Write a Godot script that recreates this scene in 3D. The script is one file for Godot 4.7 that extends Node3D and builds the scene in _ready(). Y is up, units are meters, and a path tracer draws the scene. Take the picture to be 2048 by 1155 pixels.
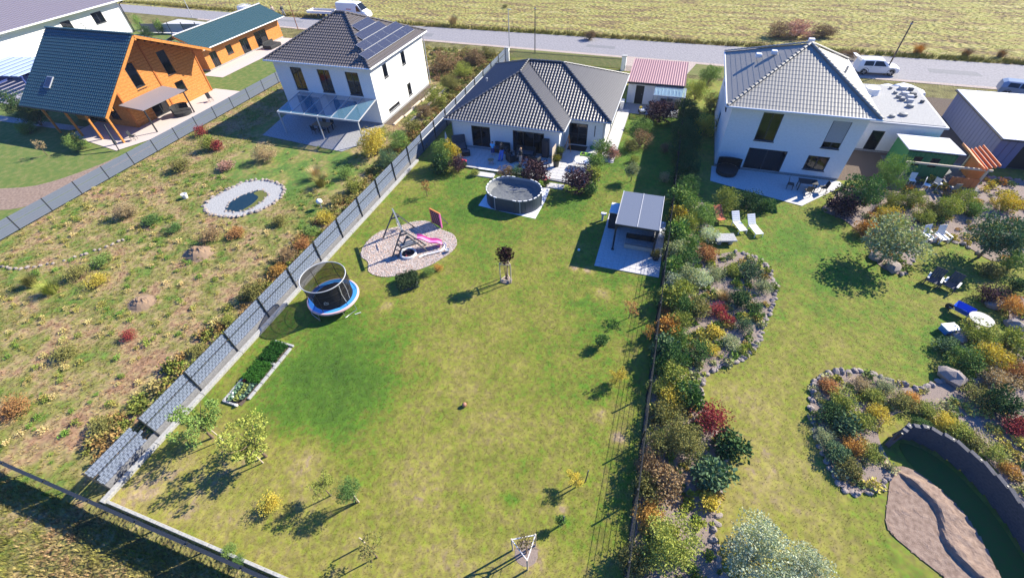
extends Node3D
# A garden with a bungalow, a pool, a play corner and a long lawn between two neighbours, seen from 21 m up.
# x runs along the road, -z towards the road, y up; metres.

const SUN_DIR := Vector3(-0.5876, -0.5664, 0.577)

class Mb:
	var v := PackedVector3Array()
	var n := PackedVector3Array()
	var c := PackedColorArray()
	var uv := PackedVector2Array()
	var col := Color.WHITE
	var use_uv := false
	func tri(a: Vector3, b: Vector3, d: Vector3, out: Vector3 = Vector3.ZERO) -> void:
		var nn := (d - a).cross(b - a)
		if nn.length_squared() < 1e-14: return
		nn = nn.normalized()
		if out != Vector3.ZERO and nn.dot(out) < 0.0:
			var t := b
			b = d
			d = t
			nn = -nn
		v.append(a); v.append(b); v.append(d)
		n.append(nn); n.append(nn); n.append(nn)
		c.append(col); c.append(col); c.append(col)
	func quad(a: Vector3, b: Vector3, d: Vector3, e: Vector3, out: Vector3 = Vector3.ZERO) -> void:
		tri(a, b, d, out)
		tri(a, d, e, out)
	func sm(a: Vector3, b: Vector3, d: Vector3, na: Vector3, nb: Vector3, nd: Vector3) -> void:
		var nn := (d - a).cross(b - a)
		if nn.length_squared() < 1e-16: return
		if nn.dot(na + nb + nd) < 0.0:
			v.append(a); v.append(d); v.append(b)
			n.append(na); n.append(nd); n.append(nb)
		else:
			v.append(a); v.append(b); v.append(d)
			n.append(na); n.append(nb); n.append(nd)
		c.append(col); c.append(col); c.append(col)
	func smq(a: Vector3, b: Vector3, d: Vector3, e: Vector3, na: Vector3, nb: Vector3, nd: Vector3, ne: Vector3) -> void:
		sm(a, b, d, na, nb, nd)
		sm(a, d, e, na, nd, ne)
	func box(p: Vector3, s: Vector3, bas: Basis = Basis()) -> Mb:
		var h := s * 0.5
		for ax in 3:
			for sg in [-1.0, 1.0]:
				var o := Vector3.ZERO
				o[ax] = sg
				var u := Vector3.ZERO
				u[(ax + 1) % 3] = h[(ax + 1) % 3]
				var w := Vector3.ZERO
				w[(ax + 2) % 3] = h[(ax + 2) % 3]
				var f := o * h[ax]
				quad(p + bas * (f - u - w), p + bas * (f + u - w), p + bas * (f + u + w), p + bas * (f - u + w), bas * o)
		return self
	# box given by its two corners
	func bx(x0: float, y0: float, z0: float, x1: float, y1: float, z1: float) -> Mb:
		return box(Vector3(x0 + x1, y0 + y1, z0 + z1) * 0.5, Vector3(absf(x1 - x0), absf(y1 - y0), absf(z1 - z0)))
	# bevelled box
	func bev(p: Vector3, s: Vector3, r: float, bas: Basis = Basis()) -> Mb:
		var h := s * 0.5
		var i := h - Vector3(r, r, r)
		for ax in 3:
			for sg in [-1.0, 1.0]:
				var o := Vector3.ZERO
				o[ax] = sg
				var u := Vector3.ZERO
				u[(ax + 1) % 3] = i[(ax + 1) % 3]
				var w := Vector3.ZERO
				w[(ax + 2) % 3] = i[(ax + 2) % 3]
				var f := o * h[ax]
				quad(p + bas * (f - u - w), p + bas * (f + u - w), p + bas * (f + u + w), p + bas * (f - u + w), bas * o)
		for ax in 3:
			var a1 := (ax + 1) % 3
			var a2 := (ax + 2) % 3
			for s1 in [-1.0, 1.0]:
				for s2 in [-1.0, 1.0]:
					var o := Vector3.ZERO
					o[a1] = s1
					o[a2] = s2
					var p1 := Vector3.ZERO
					p1[a1] = s1 * h[a1]
					p1[a2] = s2 * i[a2]
					var p2 := Vector3.ZERO
					p2[a1] = s1 * i[a1]
					p2[a2] = s2 * h[a2]
					var e := Vector3.ZERO
					e[ax] = i[ax]
					quad(p + bas * (p1 - e), p + bas * (p1 + e), p + bas * (p2 + e), p + bas * (p2 - e), bas * o)
		for sx in [-1.0, 1.0]:
			for sy in [-1.0, 1.0]:
				for sz in [-1.0, 1.0]:
					tri(p + bas * Vector3(sx * h.x, sy * i.y, sz * i.z), p + bas * Vector3(sx * i.x, sy * h.y, sz * i.z), p + bas * Vector3(sx * i.x, sy * i.y, sz * h.z), bas * Vector3(sx, sy, sz))
		return self
	# a beam between two points with a rectangular section
	func beam(a: Vector3, b: Vector3, w: float, h: float, up: Vector3 = Vector3.UP) -> Mb:
		var d := b - a
		var l := d.length()
		var y := d / l
		var x := y.cross(up)
		if x.length() < 0.05: x = y.cross(Vector3.RIGHT)
		x = x.normalized()
		var z := x.cross(y)
		return box((a + b) * 0.5, Vector3(w, l, h), Basis(x, y, z))
	func tube(pts: Array, r0: float, r1: float = -1.0, sides: int = 6, closed: bool = false) -> Mb:
		if r1 < 0.0: r1 = r0
		var m := pts.size()
		var rings: Array = []
		var px := Vector3.ZERO
		for i in m:
			var d: Vector3
			if closed: d = pts[(i + 1) % m] - pts[(i + m - 1) % m]
			elif i == 0: d = pts[1] - pts[0]
			elif i == m - 1: d = pts[m - 1] - pts[m - 2]
			else: d = pts[i + 1] - pts[i - 1]
			d = d.normalized()
			if px == Vector3.ZERO:
				px = d.cross(Vector3.UP)
				if px.length() < 0.1: px = d.cross(Vector3.RIGHT)
			px = (px - d * px.dot(d)).normalized()
			var py := d.cross(px)
			var r := lerpf(r0, r1, float(i) / maxf(1.0, m - 1))
			var ring: Array = []
			for k in sides:
				var t := TAU * k / sides
				var nn := px * cos(t) + py * sin(t)
				ring.append([pts[i] + nn * r, nn])
			rings.append(ring)
		var cnt := m if closed else m - 1
		for i in cnt:
			var A: Array = rings[i]
			var B: Array = rings[(i + 1) % m]
			for k in sides:
				var q := (k + 1) % sides
				smq(A[k][0], A[q][0], B[q][0], B[k][0], A[k][1], A[q][1], B[q][1], B[k][1])
		if not closed:
			for e in [0, m - 1]:
				var od: Vector3 = (pts[0] - pts[1]) if e == 0 else (pts[m - 1] - pts[m - 2])
				for k in range(1, sides - 1):
					tri(rings[e][0][0], rings[e][k][0], rings[e][k + 1][0], od)
		return self
	# turned shape: profile of (radius, height)
	func lathe(o: Vector3, prof: Array, sides: int = 16, sx: float = 1.0, sz: float = 1.0) -> Mb:
		for i in prof.size() - 1:
			var a: Vector2 = prof[i]
			var b: Vector2 = prof[i + 1]
			var dn := Vector2(b.y - a.y, a.x - b.x).normalized()
			for k in sides:
				var t0 := TAU * k / sides
				var t1 := TAU * (k + 1) / sides
				var c0 := Vector3(cos(t0) * sx, 0, sin(t0) * sz)
				var c1 := Vector3(cos(t1) * sx, 0, sin(t1) * sz)
				var n0 := (c0 * dn.x + Vector3.UP * dn.y).normalized()
				var n1 := (c1 * dn.x + Vector3.UP * dn.y).normalized()
				smq(o + c0 * a.x + Vector3.UP * a.y, o + c1 * a.x + Vector3.UP * a.y, o + c1 * b.x + Vector3.UP * b.y, o + c0 * b.x + Vector3.UP * b.y, n0, n1, n1, n0)
		return self
	func ball(o: Vector3, r: Vector3, seg: int = 10) -> Mb:
		var rows := int(seg / 2.0) + 1
		for i in rows:
			var f0 := PI * i / rows
			var f1 := PI * (i + 1) / rows
			for k in seg:
				var t0 := TAU * k / seg
				var t1 := TAU * (k + 1) / seg
				var q: Array = []
				for e in [[f0, t0], [f0, t1], [f1, t1], [f1, t0]]:
					q.append(Vector3(sin(e[0]) * cos(e[1]), cos(e[0]), sin(e[0]) * sin(e[1])))
				smq(o + q[0] * r, o + q[1] * r, o + q[2] * r, o + q[3] * r, (q[0] / r).normalized(), (q[1] / r).normalized(), (q[2] / r).normalized(), (q[3] / r).normalized())
		return self
	# outline in plan (x, z) raised from y0 to y1
	func slab(poly: PackedVector2Array, y0: float, y1: float, sides: bool = true) -> Mb:
		var ix := Geometry2D.triangulate_polygon(poly)
		for i in range(0, ix.size(), 3):
			var a := poly[ix[i]]
			var b := poly[ix[i + 1]]
			var d := poly[ix[i + 2]]
			tri(Vector3(a.x, y1, a.y), Vector3(b.x, y1, b.y), Vector3(d.x, y1, d.y), Vector3.UP)
		if sides:
			var ar := 0.0
			for i in poly.size():
				var a := poly[i]
				var b := poly[(i + 1) % poly.size()]
				ar += a.x * b.y - b.x * a.y
			for i in poly.size():
				var a := poly[i]
				var b := poly[(i + 1) % poly.size()]
				var o := Vector3(b.y - a.y, 0, a.x - b.x) * signf(ar)
				quad(Vector3(a.x, y0, a.y), Vector3(b.x, y0, b.y), Vector3(b.x, y1, b.y), Vector3(a.x, y1, a.y), o)
		return self
	# flat outline in a plane (origin o, axes u and w) given depth d along its normal
	func plate(o: Vector3, u: Vector3, w: Vector3, poly: PackedVector2Array, d: float) -> Mb:
		var nn := u.cross(w).normalized()
		var ix := Geometry2D.triangulate_polygon(poly)
		for i in range(0, ix.size(), 3):
			var P: Array = []
			for k in 3:
				var q := poly[ix[i + k]]
				P.append(o + u * q.x + w * q.y)
			tri(P[0] + nn * d, P[1] + nn * d, P[2] + nn * d, nn)
			tri(P[0], P[1], P[2], -nn)
		var cen := Vector2.ZERO
		for q in poly: cen += q
		cen /= poly.size()
		for i in poly.size():
			var a := poly[i]
			var b := poly[(i + 1) % poly.size()]
			var m := (a + b) * 0.5 - cen
			var ed := (b - a).orthogonal()
			if ed.dot(m) < 0.0: ed = -ed
			quad(o + u * a.x + w * a.y, o + u * b.x + w * b.y, o + u * b.x + w * b.y + nn * d, o + u * a.x + w * a.y + nn * d, u * ed.x + w * ed.y)
		return self
	# skin over rows of points
	func loft(rows: Array, out_from: Vector3 = Vector3.INF) -> Mb:
		for i in rows.size() - 1:
			var A: Array = rows[i]
			var B: Array = rows[i + 1]
			for k in A.size() - 1:
				var o := Vector3.ZERO
				if out_from != Vector3.INF:
					o = (A[k] + A[k + 1] + B[k] + B[k + 1]) * 0.25 - out_from
				quad(A[k], A[k + 1], B[k + 1], B[k], o)
		return self
	func mesh() -> ArrayMesh:
		var a := []
		a.resize(Mesh.ARRAY_MAX)
		a[Mesh.ARRAY_VERTEX] = v
		a[Mesh.ARRAY_NORMAL] = n
		a[Mesh.ARRAY_COLOR] = c
		if use_uv: a[Mesh.ARRAY_TEX_UV] = uv
		var m := ArrayMesh.new()
		m.add_surface_from_arrays(Mesh.PRIMITIVE_TRIANGLES, a)
		return m

var taken := {}
var rng := RandomNumberGenerator.new()
var M := {}
var LEAF := {}
var leaf_mats := {}

func V(x: float, y: float, z: float) -> Vector3: return Vector3(x, y, z)
func rf(a: float, b: float) -> float: return rng.randf_range(a, b)
func lin(r: float, g: float, b: float) -> Color: return Color(r, g, b).linear_to_srgb()

func numbered(p: Node, called: String) -> String:
	var k := str(p.get_instance_id()) + called
	if not taken.has(k):
		taken[k] = 0
		return called
	taken[k] += 1
	return "%s_%03d" % [called, taken[k]]

func put(p: Node, o: Node3D, called: String) -> void:
	o.name = numbered(p, called)
	p.add_child(o, true)

func tag(o: Node, label: String, category: String, group: String = "", kind: String = "") -> Node:
	if label != "": o.set_meta("label", label)
	if category != "": o.set_meta("category", category)
	if group != "": o.set_meta("group", group)
	if kind != "": o.set_meta("kind", kind)
	return o

func thing(called: String, label: String, category: String, at: Vector3 = Vector3.ZERO, turn: float = 0.0, group: String = "") -> Node3D:
	var o := Node3D.new()
	put(self, o, called)
	o.position = at
	o.rotation.y = turn
	tag(o, label, category, group)
	return o

func part(p: Node, called: String, m, mat: Material, label: String = "", kind: String = "") -> MeshInstance3D:
	var o := MeshInstance3D.new()
	o.mesh = m.mesh() if m is Mb else m
	o.material_override = mat
	put(p, o, called)
	if label != "": o.set_meta("label", label)
	if kind != "": o.set_meta("kind", kind)
	return o

func struct(called: String, m, mat: Material, label: String, category: String = "ground") -> MeshInstance3D:
	var o := part(self, called, m, mat)
	tag(o, label, category, "", "structure")
	return o

func copy_of(o: Node3D, label: String, at: Vector3, turn: float = 0.0) -> Node3D:
	var r: Node3D = o.duplicate()
	put(self, r, String(o.name).rstrip("_0123456789"))
	r.position = at
	r.rotation.y = turn
	if label != "": r.set_meta("label", label)
	return r

# ---- materials -------------------------------------------------------------
func noise_img(sd: int, size: int, freq: float, oct: int, ty: int = FastNoiseLite.TYPE_SIMPLEX_SMOOTH) -> Image:
	var f := FastNoiseLite.new()
	f.seed = sd
	f.frequency = freq
	f.noise_type = ty
	f.fractal_octaves = oct
	f.fractal_type = FastNoiseLite.FRACTAL_FBM
	return f.get_seamless_image(size, size)

# colours are linear; the picture of them is stored as sRGB
func ramp_tex(imgs: Array, weights: Array, stops: Array) -> ImageTexture:
	var w: int = imgs[0].get_width()
	var lut: Array = []
	for i in 256:
		var t := i / 255.0
		var k := 0
		while k < stops.size() - 2 and t > stops[k + 1][0]: k += 1
		var f := clampf((t - stops[k][0]) / maxf(1e-4, stops[k + 1][0] - stops[k][0]), 0.0, 1.0)
		var cc: Color = (stops[k][1] as Color).lerp(stops[k + 1][1], f).linear_to_srgb()
		lut.append([int(cc.r * 255.0), int(cc.g * 255.0), int(cc.b * 255.0)])
	var ds: Array = []
	for im in imgs:
		im.convert(Image.FORMAT_L8)
		ds.append(im.get_data())
	var out := PackedByteArray()
	out.resize(w * w * 3)
	var A: PackedByteArray = ds[0]
	var two := ds.size() > 1
	var B: PackedByteArray = ds[1] if two else A
	var wa: float = weights[0]
	var wb: float = weights[1] if two else 0.0
	for i in w * w:
		var t := 0.5 + (A[i] / 255.0 - 0.5) * wa + (B[i] / 255.0 - 0.5) * wb
		var L: Array = lut[clampi(int(t * 255.0), 0, 255)]
		out[i * 3] = L[0]
		out[i * 3 + 1] = L[1]
		out[i * 3 + 2] = L[2]
	var im := Image.create_from_data(w, w, false, Image.FORMAT_RGB8, out)
	im.generate_mipmaps()
	return ImageTexture.create_from_image(im)

func plain(c: Color, rough: float = 0.7, metal: float = 0.0) -> StandardMaterial3D:
	var m := StandardMaterial3D.new()
	m.albedo_color = c
	m.roughness = rough
	m.metallic = metal
	m.vertex_color_use_as_albedo = true
	return m

func tex_mat(t: Texture2D, metres: float, rough: float = 0.9, bump: Texture2D = null, bs: float = 0.6) -> StandardMaterial3D:
	var m := plain(Color.WHITE, rough)
	m.albedo_texture = t
	m.uv1_triplanar = true
	m.uv1_world_triplanar = true
	m.uv1_scale = Vector3.ONE / metres
	if bump != null:
		m.normal_enabled = true
		m.normal_texture = bump
		m.normal_scale = bs
	return m

func bump_of(im: Image, k: float) -> ImageTexture:
	var b: Image = im.duplicate()
	b.convert(Image.FORMAT_RGBA8)
	b.bump_map_to_normal_map(k)
	return ImageTexture.create_from_image(b)

func leaf_mat(c: Color) -> StandardMaterial3D:
	var k := c.to_html()
	if leaf_mats.has(k): return leaf_mats[k]
	var m := plain(c.linear_to_srgb(), 0.6)
	m.roughness = 0.8
	m.metallic_specular = 0.2
	m.cull_mode = BaseMaterial3D.CULL_DISABLED
	m.backlight_enabled = true
	m.backlight = Color(c.r * 0.8, c.g * 0.8, c.b * 0.5).linear_to_srgb()
	leaf_mats[k] = m
	return m

func make_materials() -> void:
	var n1 := noise_img(11, 512, 0.02, 5)
	var n2 := noise_img(12, 512, 0.15, 3)
	var n3 := noise_img(13, 512, 0.35, 2)
	var nc := noise_img(14, 512, 0.09, 2, FastNoiseLite.TYPE_CELLULAR)
	var bump := bump_of(n3, 3.0)
	var bump2 := bump_of(n2, 4.0)
	M.n1 = n1; M.n2 = n2; M.n3 = n3
	M.asphalt = tex_mat(ramp_tex([n1, n3], [0.8, 0.8], [[0.0, Color(.19, .18, .195)], [0.5, Color(.26, .25, .265)], [1.0, Color(.33, .32, .33)]]), 4.0, 0.9, bump, 0.5)
	M.meadow = tex_mat(ramp_tex([n1, n2], [1.3, 0.9], [[0.0, Color(.09, .07, .025)], [0.3, Color(.115, .11, .026)], [0.5, Color(.19, .16, .05)], [0.7, Color(.125, .135, .03)], [1.0, Color(.26, .21, .09)]]), 17.0, 1.0, bump2, 1.0)
	M.field = tex_mat(ramp_tex([n1, n2], [1.5, 1.0], [[0.0, Color(.17, .115, .05)], [0.3, Color(.25, .185, .065)], [0.5, Color(.31, .27, .07)], [0.72, Color(.24, .255, .045)], [1.0, Color(.4, .33, .14)]]), 26.0, 1.0, bump2, 1.0)
	M.field.uv1_scale = Vector3(1 / 80.0, 1 / 26.0, 1 / 21.0)
	M.soil = tex_mat(ramp_tex([n2, n3], [1.0, 0.8], [[0.0, Color(.05, .035, .025)], [0.5, Color(.11, .08, .06)], [1.0, Color(.2, .15, .12)]]), 2.0, 1.0, bump2, 1.0)
	M.mulch = tex_mat(ramp_tex([n2, n3], [1.1, 0.9], [[0.0, Color(.14, .1, .08)], [0.45, Color(.26, .2, .17)], [1.0, Color(.4, .33, .29)]]), 2.4, 1.0, bump2, 1.0)
	M.gravel = tex_mat(ramp_tex([nc, n3], [1.2, 0.8], [[0.0, Color(.27, .2, .15)], [0.4, Color(.45, .36, .31)], [0.65, Color(.56, .47, .42)], [1.0, Color(.68, .6, .55)]]), 1.6, 1.0, bump, 1.2)
	M.sand = tex_mat(ramp_tex([n1, n3], [0.9, 0.7], [[0.0, Color(.17, .115, .085)], [0.5, Color(.27, .19, .145)], [1.0, Color(.36, .27, .21)]]), 3.0, 1.0, bump2, 1.0)
	M.stone = tex_mat(ramp_tex([n2, n3], [1.0, 0.8], [[0.0, Color(.17, .135, .115)], [0.5, Color(.3, .25, .225)], [1.0, Color(.43, .38, .35)]]), 0.9, 0.9, bump2, 1.0)
	M.paver = tex_mat(ramp_tex([n1, n3], [0.7, 0.6], [[0.0, Color(.38, .37, .37)], [0.5, Color(.5, .49, .49)], [1.0, Color(.6, .59, .585)]]), 2.2, 0.8, bump, 0.4)
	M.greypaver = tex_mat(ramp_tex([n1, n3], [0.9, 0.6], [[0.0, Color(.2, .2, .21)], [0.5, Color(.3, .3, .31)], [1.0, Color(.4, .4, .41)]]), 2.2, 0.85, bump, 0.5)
	M.concrete = tex_mat(ramp_tex([n1, n3], [0.9, 0.6], [[0.0, Color(.24, .24, .24)], [0.5, Color(.36, .36, .355)], [1.0, Color(.47, .465, .45)]]), 1.7, 0.9, bump, 0.5)
	M.darkconc = tex_mat(ramp_tex([n1, n3], [0.9, 0.6], [[0.0, Color(.14, .14, .15)], [0.5, Color(.2, .2, .21)], [1.0, Color(.27, .27, .28)]]), 1.7, 0.9, bump, 0.5)
	M.render = tex_mat(ramp_tex([n1, n3], [0.5, 0.5], [[0.0, Color(.7, .7, .69)], [0.5, Color(.78, .78, .77)], [1.0, Color(.84, .84, .83)]]), 2.5, 0.9, bump, 0.35)
	M.fleece = tex_mat(ramp_tex([n1, n2], [0.7, 0.5], [[0.0, Color(.6, .62, .66)], [0.5, Color(.74, .76, .8)], [1.0, Color(.84, .85, .87)]]), 2.0, 0.9, bump2, 0.8)
	M.wood = tex_mat(ramp_tex([n1, n3], [0.9, 0.6], [[0.0, Color(.2, .12, .06)], [0.5, Color(.32, .2, .11)], [1.0, Color(.42, .28, .17)]]), 1.0, 0.75, bump, 0.4)
	M.palewood = tex_mat(ramp_tex([n1, n3], [0.9, 0.6], [[0.0, Color(.42, .34, .26)], [0.5, Color(.55, .46, .36)], [1.0, Color(.66, .58, .48)]]), 1.0, 0.8, bump, 0.4)
	M.greywood = tex_mat(ramp_tex([n1, n3], [0.9, 0.6], [[0.0, Color(.06, .065, .07)], [0.5, Color(.1, .105, .11)], [1.0, Color(.16, .165, .17)]]), 0.8, 0.8, bump, 0.4)
	M.orangewood = tex_mat(ramp_tex([n1, n3], [0.8, 0.5], [[0.0, Color(.36, .13, .025)], [0.5, Color(.52, .2, .035)], [1.0, Color(.64, .28, .07)]]), 3.0, 0.6, bump, 0.3)
	M.tile = tex_mat(ramp_tex([n1, n3], [0.8, 0.8], [[0.0, Color(.09, .09, .097)], [0.5, Color(.13, .13, .138)], [1.0, Color(.18, .18, .188)]]), 1.3, 0.54)
	M.tile.metallic = 0.8
	M.tile.metallic_specular = 1.0
	M.browntile = tex_mat(ramp_tex([n1, n3], [0.8, 0.8], [[0.0, Color(.085, .072, .07)], [0.5, Color(.12, .105, .1)], [1.0, Color(.16, .14, .135)]]), 1.3, 0.6)
	M.greytile = tex_mat(ramp_tex([n1, n3], [0.8, 0.8], [[0.0, Color(.22, .205, .18)], [0.5, Color(.28, .265, .235)], [1.0, Color(.34, .325, .29)]]), 1.3, 0.5)
	M.tealtile = tex_mat(ramp_tex([n1, n3], [0.8, 0.8], [[0.0, Color(.025, .068, .08)], [0.5, Color(.038, .092, .108)], [1.0, Color(.055, .12, .138)]]), 1.3, 0.5)
	M.mauvetile = tex_mat(ramp_tex([n1, n3], [0.8, 0.8], [[0.0, Color(.15, .135, .18)], [0.5, Color(.2, .18, .225)], [1.0, Color(.26, .24, .28)]]), 1.3, 0.6)
	M.redsheet = tex_mat(ramp_tex([n1, n3], [0.9, 0.5], [[0.0, Color(.25, .125, .135)], [0.5, Color(.33, .18, .19)], [1.0, Color(.42, .25, .26)]]), 2.0, 0.5)
	M.slat = tex_mat(ramp_tex([n1, n3], [0.7, 0.6], [[0.0, Color(.15, .185, .27)], [0.5, Color(.2, .24, .335)], [1.0, Color(.27, .315, .41)]]), 1.1, 0.4)
	M.darkslat = plain(lin(.13, .155, .21), .5)
	M.roofslat = plain(lin(.19, .215, .265), 0.4)
	M.hedge_soil = M.soil
	M.wicker = tex_mat(ramp_tex([nc, n3], [1.0, 0.8], [[0.0, Color(.012, .012, .013)], [0.5, Color(.03, .03, .031)], [1.0, Color(.06, .06, .06)]]), 0.5, 0.8, bump2, 1.0)
	M.darkcloth = tex_mat(ramp_tex([n1, n3], [0.9, 0.6], [[0.0, Color(.05, .05, .06)], [0.5, Color(.08, .08, .095)], [1.0, Color(.12, .12, .135)]]), 1.3, 0.85, bump2, 0.8)
	M.trunk = tex_mat(ramp_tex([n2, n3], [1.0, 0.8], [[0.0, Color(.09, .06, .04)], [0.5, Color(.17, .12, .085)], [1.0, Color(.27, .2, .15)]]), 0.6, 0.95, bump2, 1.0)
	M.white = plain(lin(.78, .78, .77), 0.5)
	M.whitepaint = plain(lin(.8, .8, .8), 0.3)
	M.offwhite = plain(lin(.6, .59, .56), 0.7)
	M.anth = plain(lin(.022, .026, .032), 0.45)
	M.black = plain(lin(.012, .012, .014), 0.6)
	M.grey = plain(lin(.2, .21, .22), 0.6)
	M.lightgrey = plain(lin(.42, .43, .45), 0.5)
	M.steel = plain(lin(.5, .52, .55), 0.35, 0.7)
	M.frame = plain(lin(.03, .034, .045), 0.4)
	M.blue = plain(lin(.06, .3, .75), 0.45)
	M.navy = plain(lin(.02, .045, .2), 0.6)
	M.red = plain(lin(.6, .05, .04), 0.5)
	M.pink = plain(lin(.75, .16, .42), 0.4)
	M.paleblue = plain(lin(.4, .5, .68), 0.5)
	M.orange = plain(lin(.62, .2, .06), 0.6)
	M.yellow = plain(lin(.7, .5, .04), 0.6)
	M.limegreen = plain(lin(.3, .55, .05), 0.5)
	M.green = plain(lin(.035, .19, .075), 0.6)
	M.skin = plain(lin(.5, .3, .21), 0.6)
	M.rubber = plain(lin(.02, .02, .021), 0.85)
	M.glass = plain(Color(0.03, 0.05, 0.085, 0.8), 0.04)
	M.glass.transparency = BaseMaterial3D.TRANSPARENCY_ALPHA
	M.glass.metallic_specular = 0.6
	M.net = plain(Color(0.02, 0.02, 0.022, 0.72), 0.9)
	M.net.transparency = BaseMaterial3D.TRANSPARENCY_ALPHA
	M.net.cull_mode = BaseMaterial3D.CULL_DISABLED
	M.canopyglass = plain(Color(0.4, 0.56, 0.64, 0.55), 0.12)
	M.canopyglass.transparency = BaseMaterial3D.TRANSPARENCY_ALPHA
	M.clear = plain(Color(0.62, 0.74, 0.8, 0.45), 0.06)
	M.clear.transparency = BaseMaterial3D.TRANSPARENCY_ALPHA
	M.carglass = plain(lin(.012, .016, .022), 0.05)
	M.solar = plain(lin(.05, .055, .085), 0.2)
	M.water = plain(lin(.012, .03, .035), 0.05)
	M.cover = tex_mat(ramp_tex([n1, n3], [0.8, 0.4], [[0.0, Color(.075, .085, .095)], [0.5, Color(.11, .12, .13)], [1.0, Color(.15, .16, .165)]]), 2.4, 0.6, bump2, 0.5)
	M.poolwall = plain(lin(.045, .06, .085), 0.5)
	M.poolin = plain(lin(.3, .32, .34), 0.5)

func _ready() -> void:
	# camera, sky, sun, exposure
	var cam := Camera3D.new()
	cam.name = "camera"
	cam.fov = 66.74
	cam.near = 0.1
	cam.far = 4000.0
	add_child(cam)
	cam.transform = Transform3D(Basis(Vector3(0.950304, -0.034825, -0.309371), Vector3(-0.197191, 0.701643, -0.684699), Vector3(0.240913, 0.711677, 0.659907)), Vector3(0, 21, 0))
	cam.current = true
	var env := Environment.new()
	env.background_mode = Environment.BG_SKY
	env.tonemap_mode = Environment.TONE_MAPPER_LINEAR
	env.tonemap_exposure = 2.2
	env.sdfgi_enabled = true
	env.ssao_enabled = true
	env.ssil_enabled = true
	var sm := ProceduralSkyMaterial.new()
	sm.sky_top_color = Color(0.22, 0.5, 0.92)
	sm.sky_horizon_color = Color(0.64, 0.81, 0.96)
	sm.ground_bottom_color = Color(0.3, 0.28, 0.2)
	sm.ground_horizon_color = Color(0.6, 0.66, 0.7)
	sm.sky_curve = 0.12
	var sky := Sky.new()
	sky.sky_material = sm
	env.sky = sky
	env.background_energy_multiplier = 0.46
	env.fog_enabled = true
	env.fog_density = 0.00025
	env.fog_light_color = Color(0.8, 0.86, 0.95)
	var we := WorldEnvironment.new()
	we.name = "world_environment"
	we.environment = env
	add_child(we)
	var sun := DirectionalLight3D.new()
	sun.name = "sun"
	add_child(sun)
	sun.look_at_from_position(Vector3.ZERO, SUN_DIR, Vector3.UP)
	sun.light_energy = 1.6
	sun.light_color = Color(1.0, 0.968, 0.895)
	sun.light_angular_distance = 0.5
	sun.shadow_enabled = true

	rng.seed = 7
	make_materials()
	make_leaves()
	setting()
	main_house()
	fences()
	garage()
	pergola()
	pool()
	playground()
	trampoline()
	beds_left()
	terrace_things()
	people()
	white_house()
	log_house()
	right_house()
	far_things()
	vehicles()
	garden_right()
	garden_left()
	small_plants()
	bushes()
	grass()

# ---- ground --------------------------------------------------------------
var lawn_img: Image
var wild_img: Image
var rlawn_img: Image
const LAWN := Rect2(-21.35, -63.0, 23.7, 62.3)
const WILD := Rect2(-48.6, -66.0, 27.1, 78.0)
const RLAWN := Rect2(2.35, -60.0, 42.0, 64.0)

# a ground picture: t runs from bare soil over dry to lush; spots are [x, z, radius, change of t]
func ground_img(r: Rect2, ppm: float, sd: int, base: float, amp: Array, spots: Array, stops: Array) -> Image:
	var w := int(r.size.x * ppm)
	var h := int(r.size.y * ppm)
	var cw := int(r.size.x * 2.5)
	var ch := int(r.size.y * 2.5)
	var co := Image.create(cw, ch, false, Image.FORMAT_L8)
	for j in ch:
		for i in cw:
			var x := r.position.x + (i + 0.5) / cw * r.size.x
			var z := r.position.y + (j + 0.5) / ch * r.size.y
			var t := 0.5
			for s in spots:
				var dx: float = (x - s[0]) / s[2]
				var dz: float = (z - s[1]) / s[2]
				var q := dx * dx + dz * dz
				if q < 6.0: t += s[3] * exp(-q)
			co.set_pixel(i, j, Color(t, t, t))
	co.resize(w, h, Image.INTERPOLATE_CUBIC)
	var CO := co.get_data()
	var fr: Array = [0.012, 0.06, 0.3]
	var D: Array = []
	for k in 3:
		var f := FastNoiseLite.new()
		f.seed = sd + k
		f.noise_type = FastNoiseLite.TYPE_SIMPLEX_SMOOTH if k < 2 else FastNoiseLite.TYPE_VALUE
		f.frequency = fr[k] * 26.0 / ppm
		f.fractal_octaves = 4 if k == 0 else 3
		var im := f.get_image(w, h, false, false, false)
		im.convert(Image.FORMAT_L8)
		D.append(im.get_data())
	var lut: Array = []
	for i in 256:
		var t := i / 255.0
		var k := 0
		while k < stops.size() - 2 and t > stops[k + 1][0]: k += 1
		var f := clampf((t - stops[k][0]) / (stops[k + 1][0] - stops[k][0]), 0.0, 1.0)
		var cc: Color = (stops[k][1] as Color).lerp(stops[k + 1][1], f).linear_to_srgb()
		lut.append(cc)
	var A: PackedByteArray = D[0]
	var B: PackedByteArray = D[1]
	var C: PackedByteArray = D[2]
	var out := PackedByteArray()
	out.resize(w * h * 3)
	var a0: float = amp[0]
	var a1: float = amp[1]
	var a2: float = amp[2]
	var off := base * 255.0 - 127.5 * (1.0 + a0 + a1 + a2)
	for i in w * h:
		var t := int(off + CO[i] + A[i] * a0 + B[i] * a1 + C[i] * a2)
		var cc: Color = lut[clampi(t, 0, 255)]
		var g := 0.72 + 0.56 * C[i] / 255.0
		out[i * 3] = int(minf(cc.r * g, 1.0) * 255.0)
		out[i * 3 + 1] = int(minf(cc.g * g, 1.0) * 255.0)
		out[i * 3 + 2] = int(minf(cc.b * g, 1.0) * 255.0)
	return Image.create_from_data(w, h, false, Image.FORMAT_RGB8, out)

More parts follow.
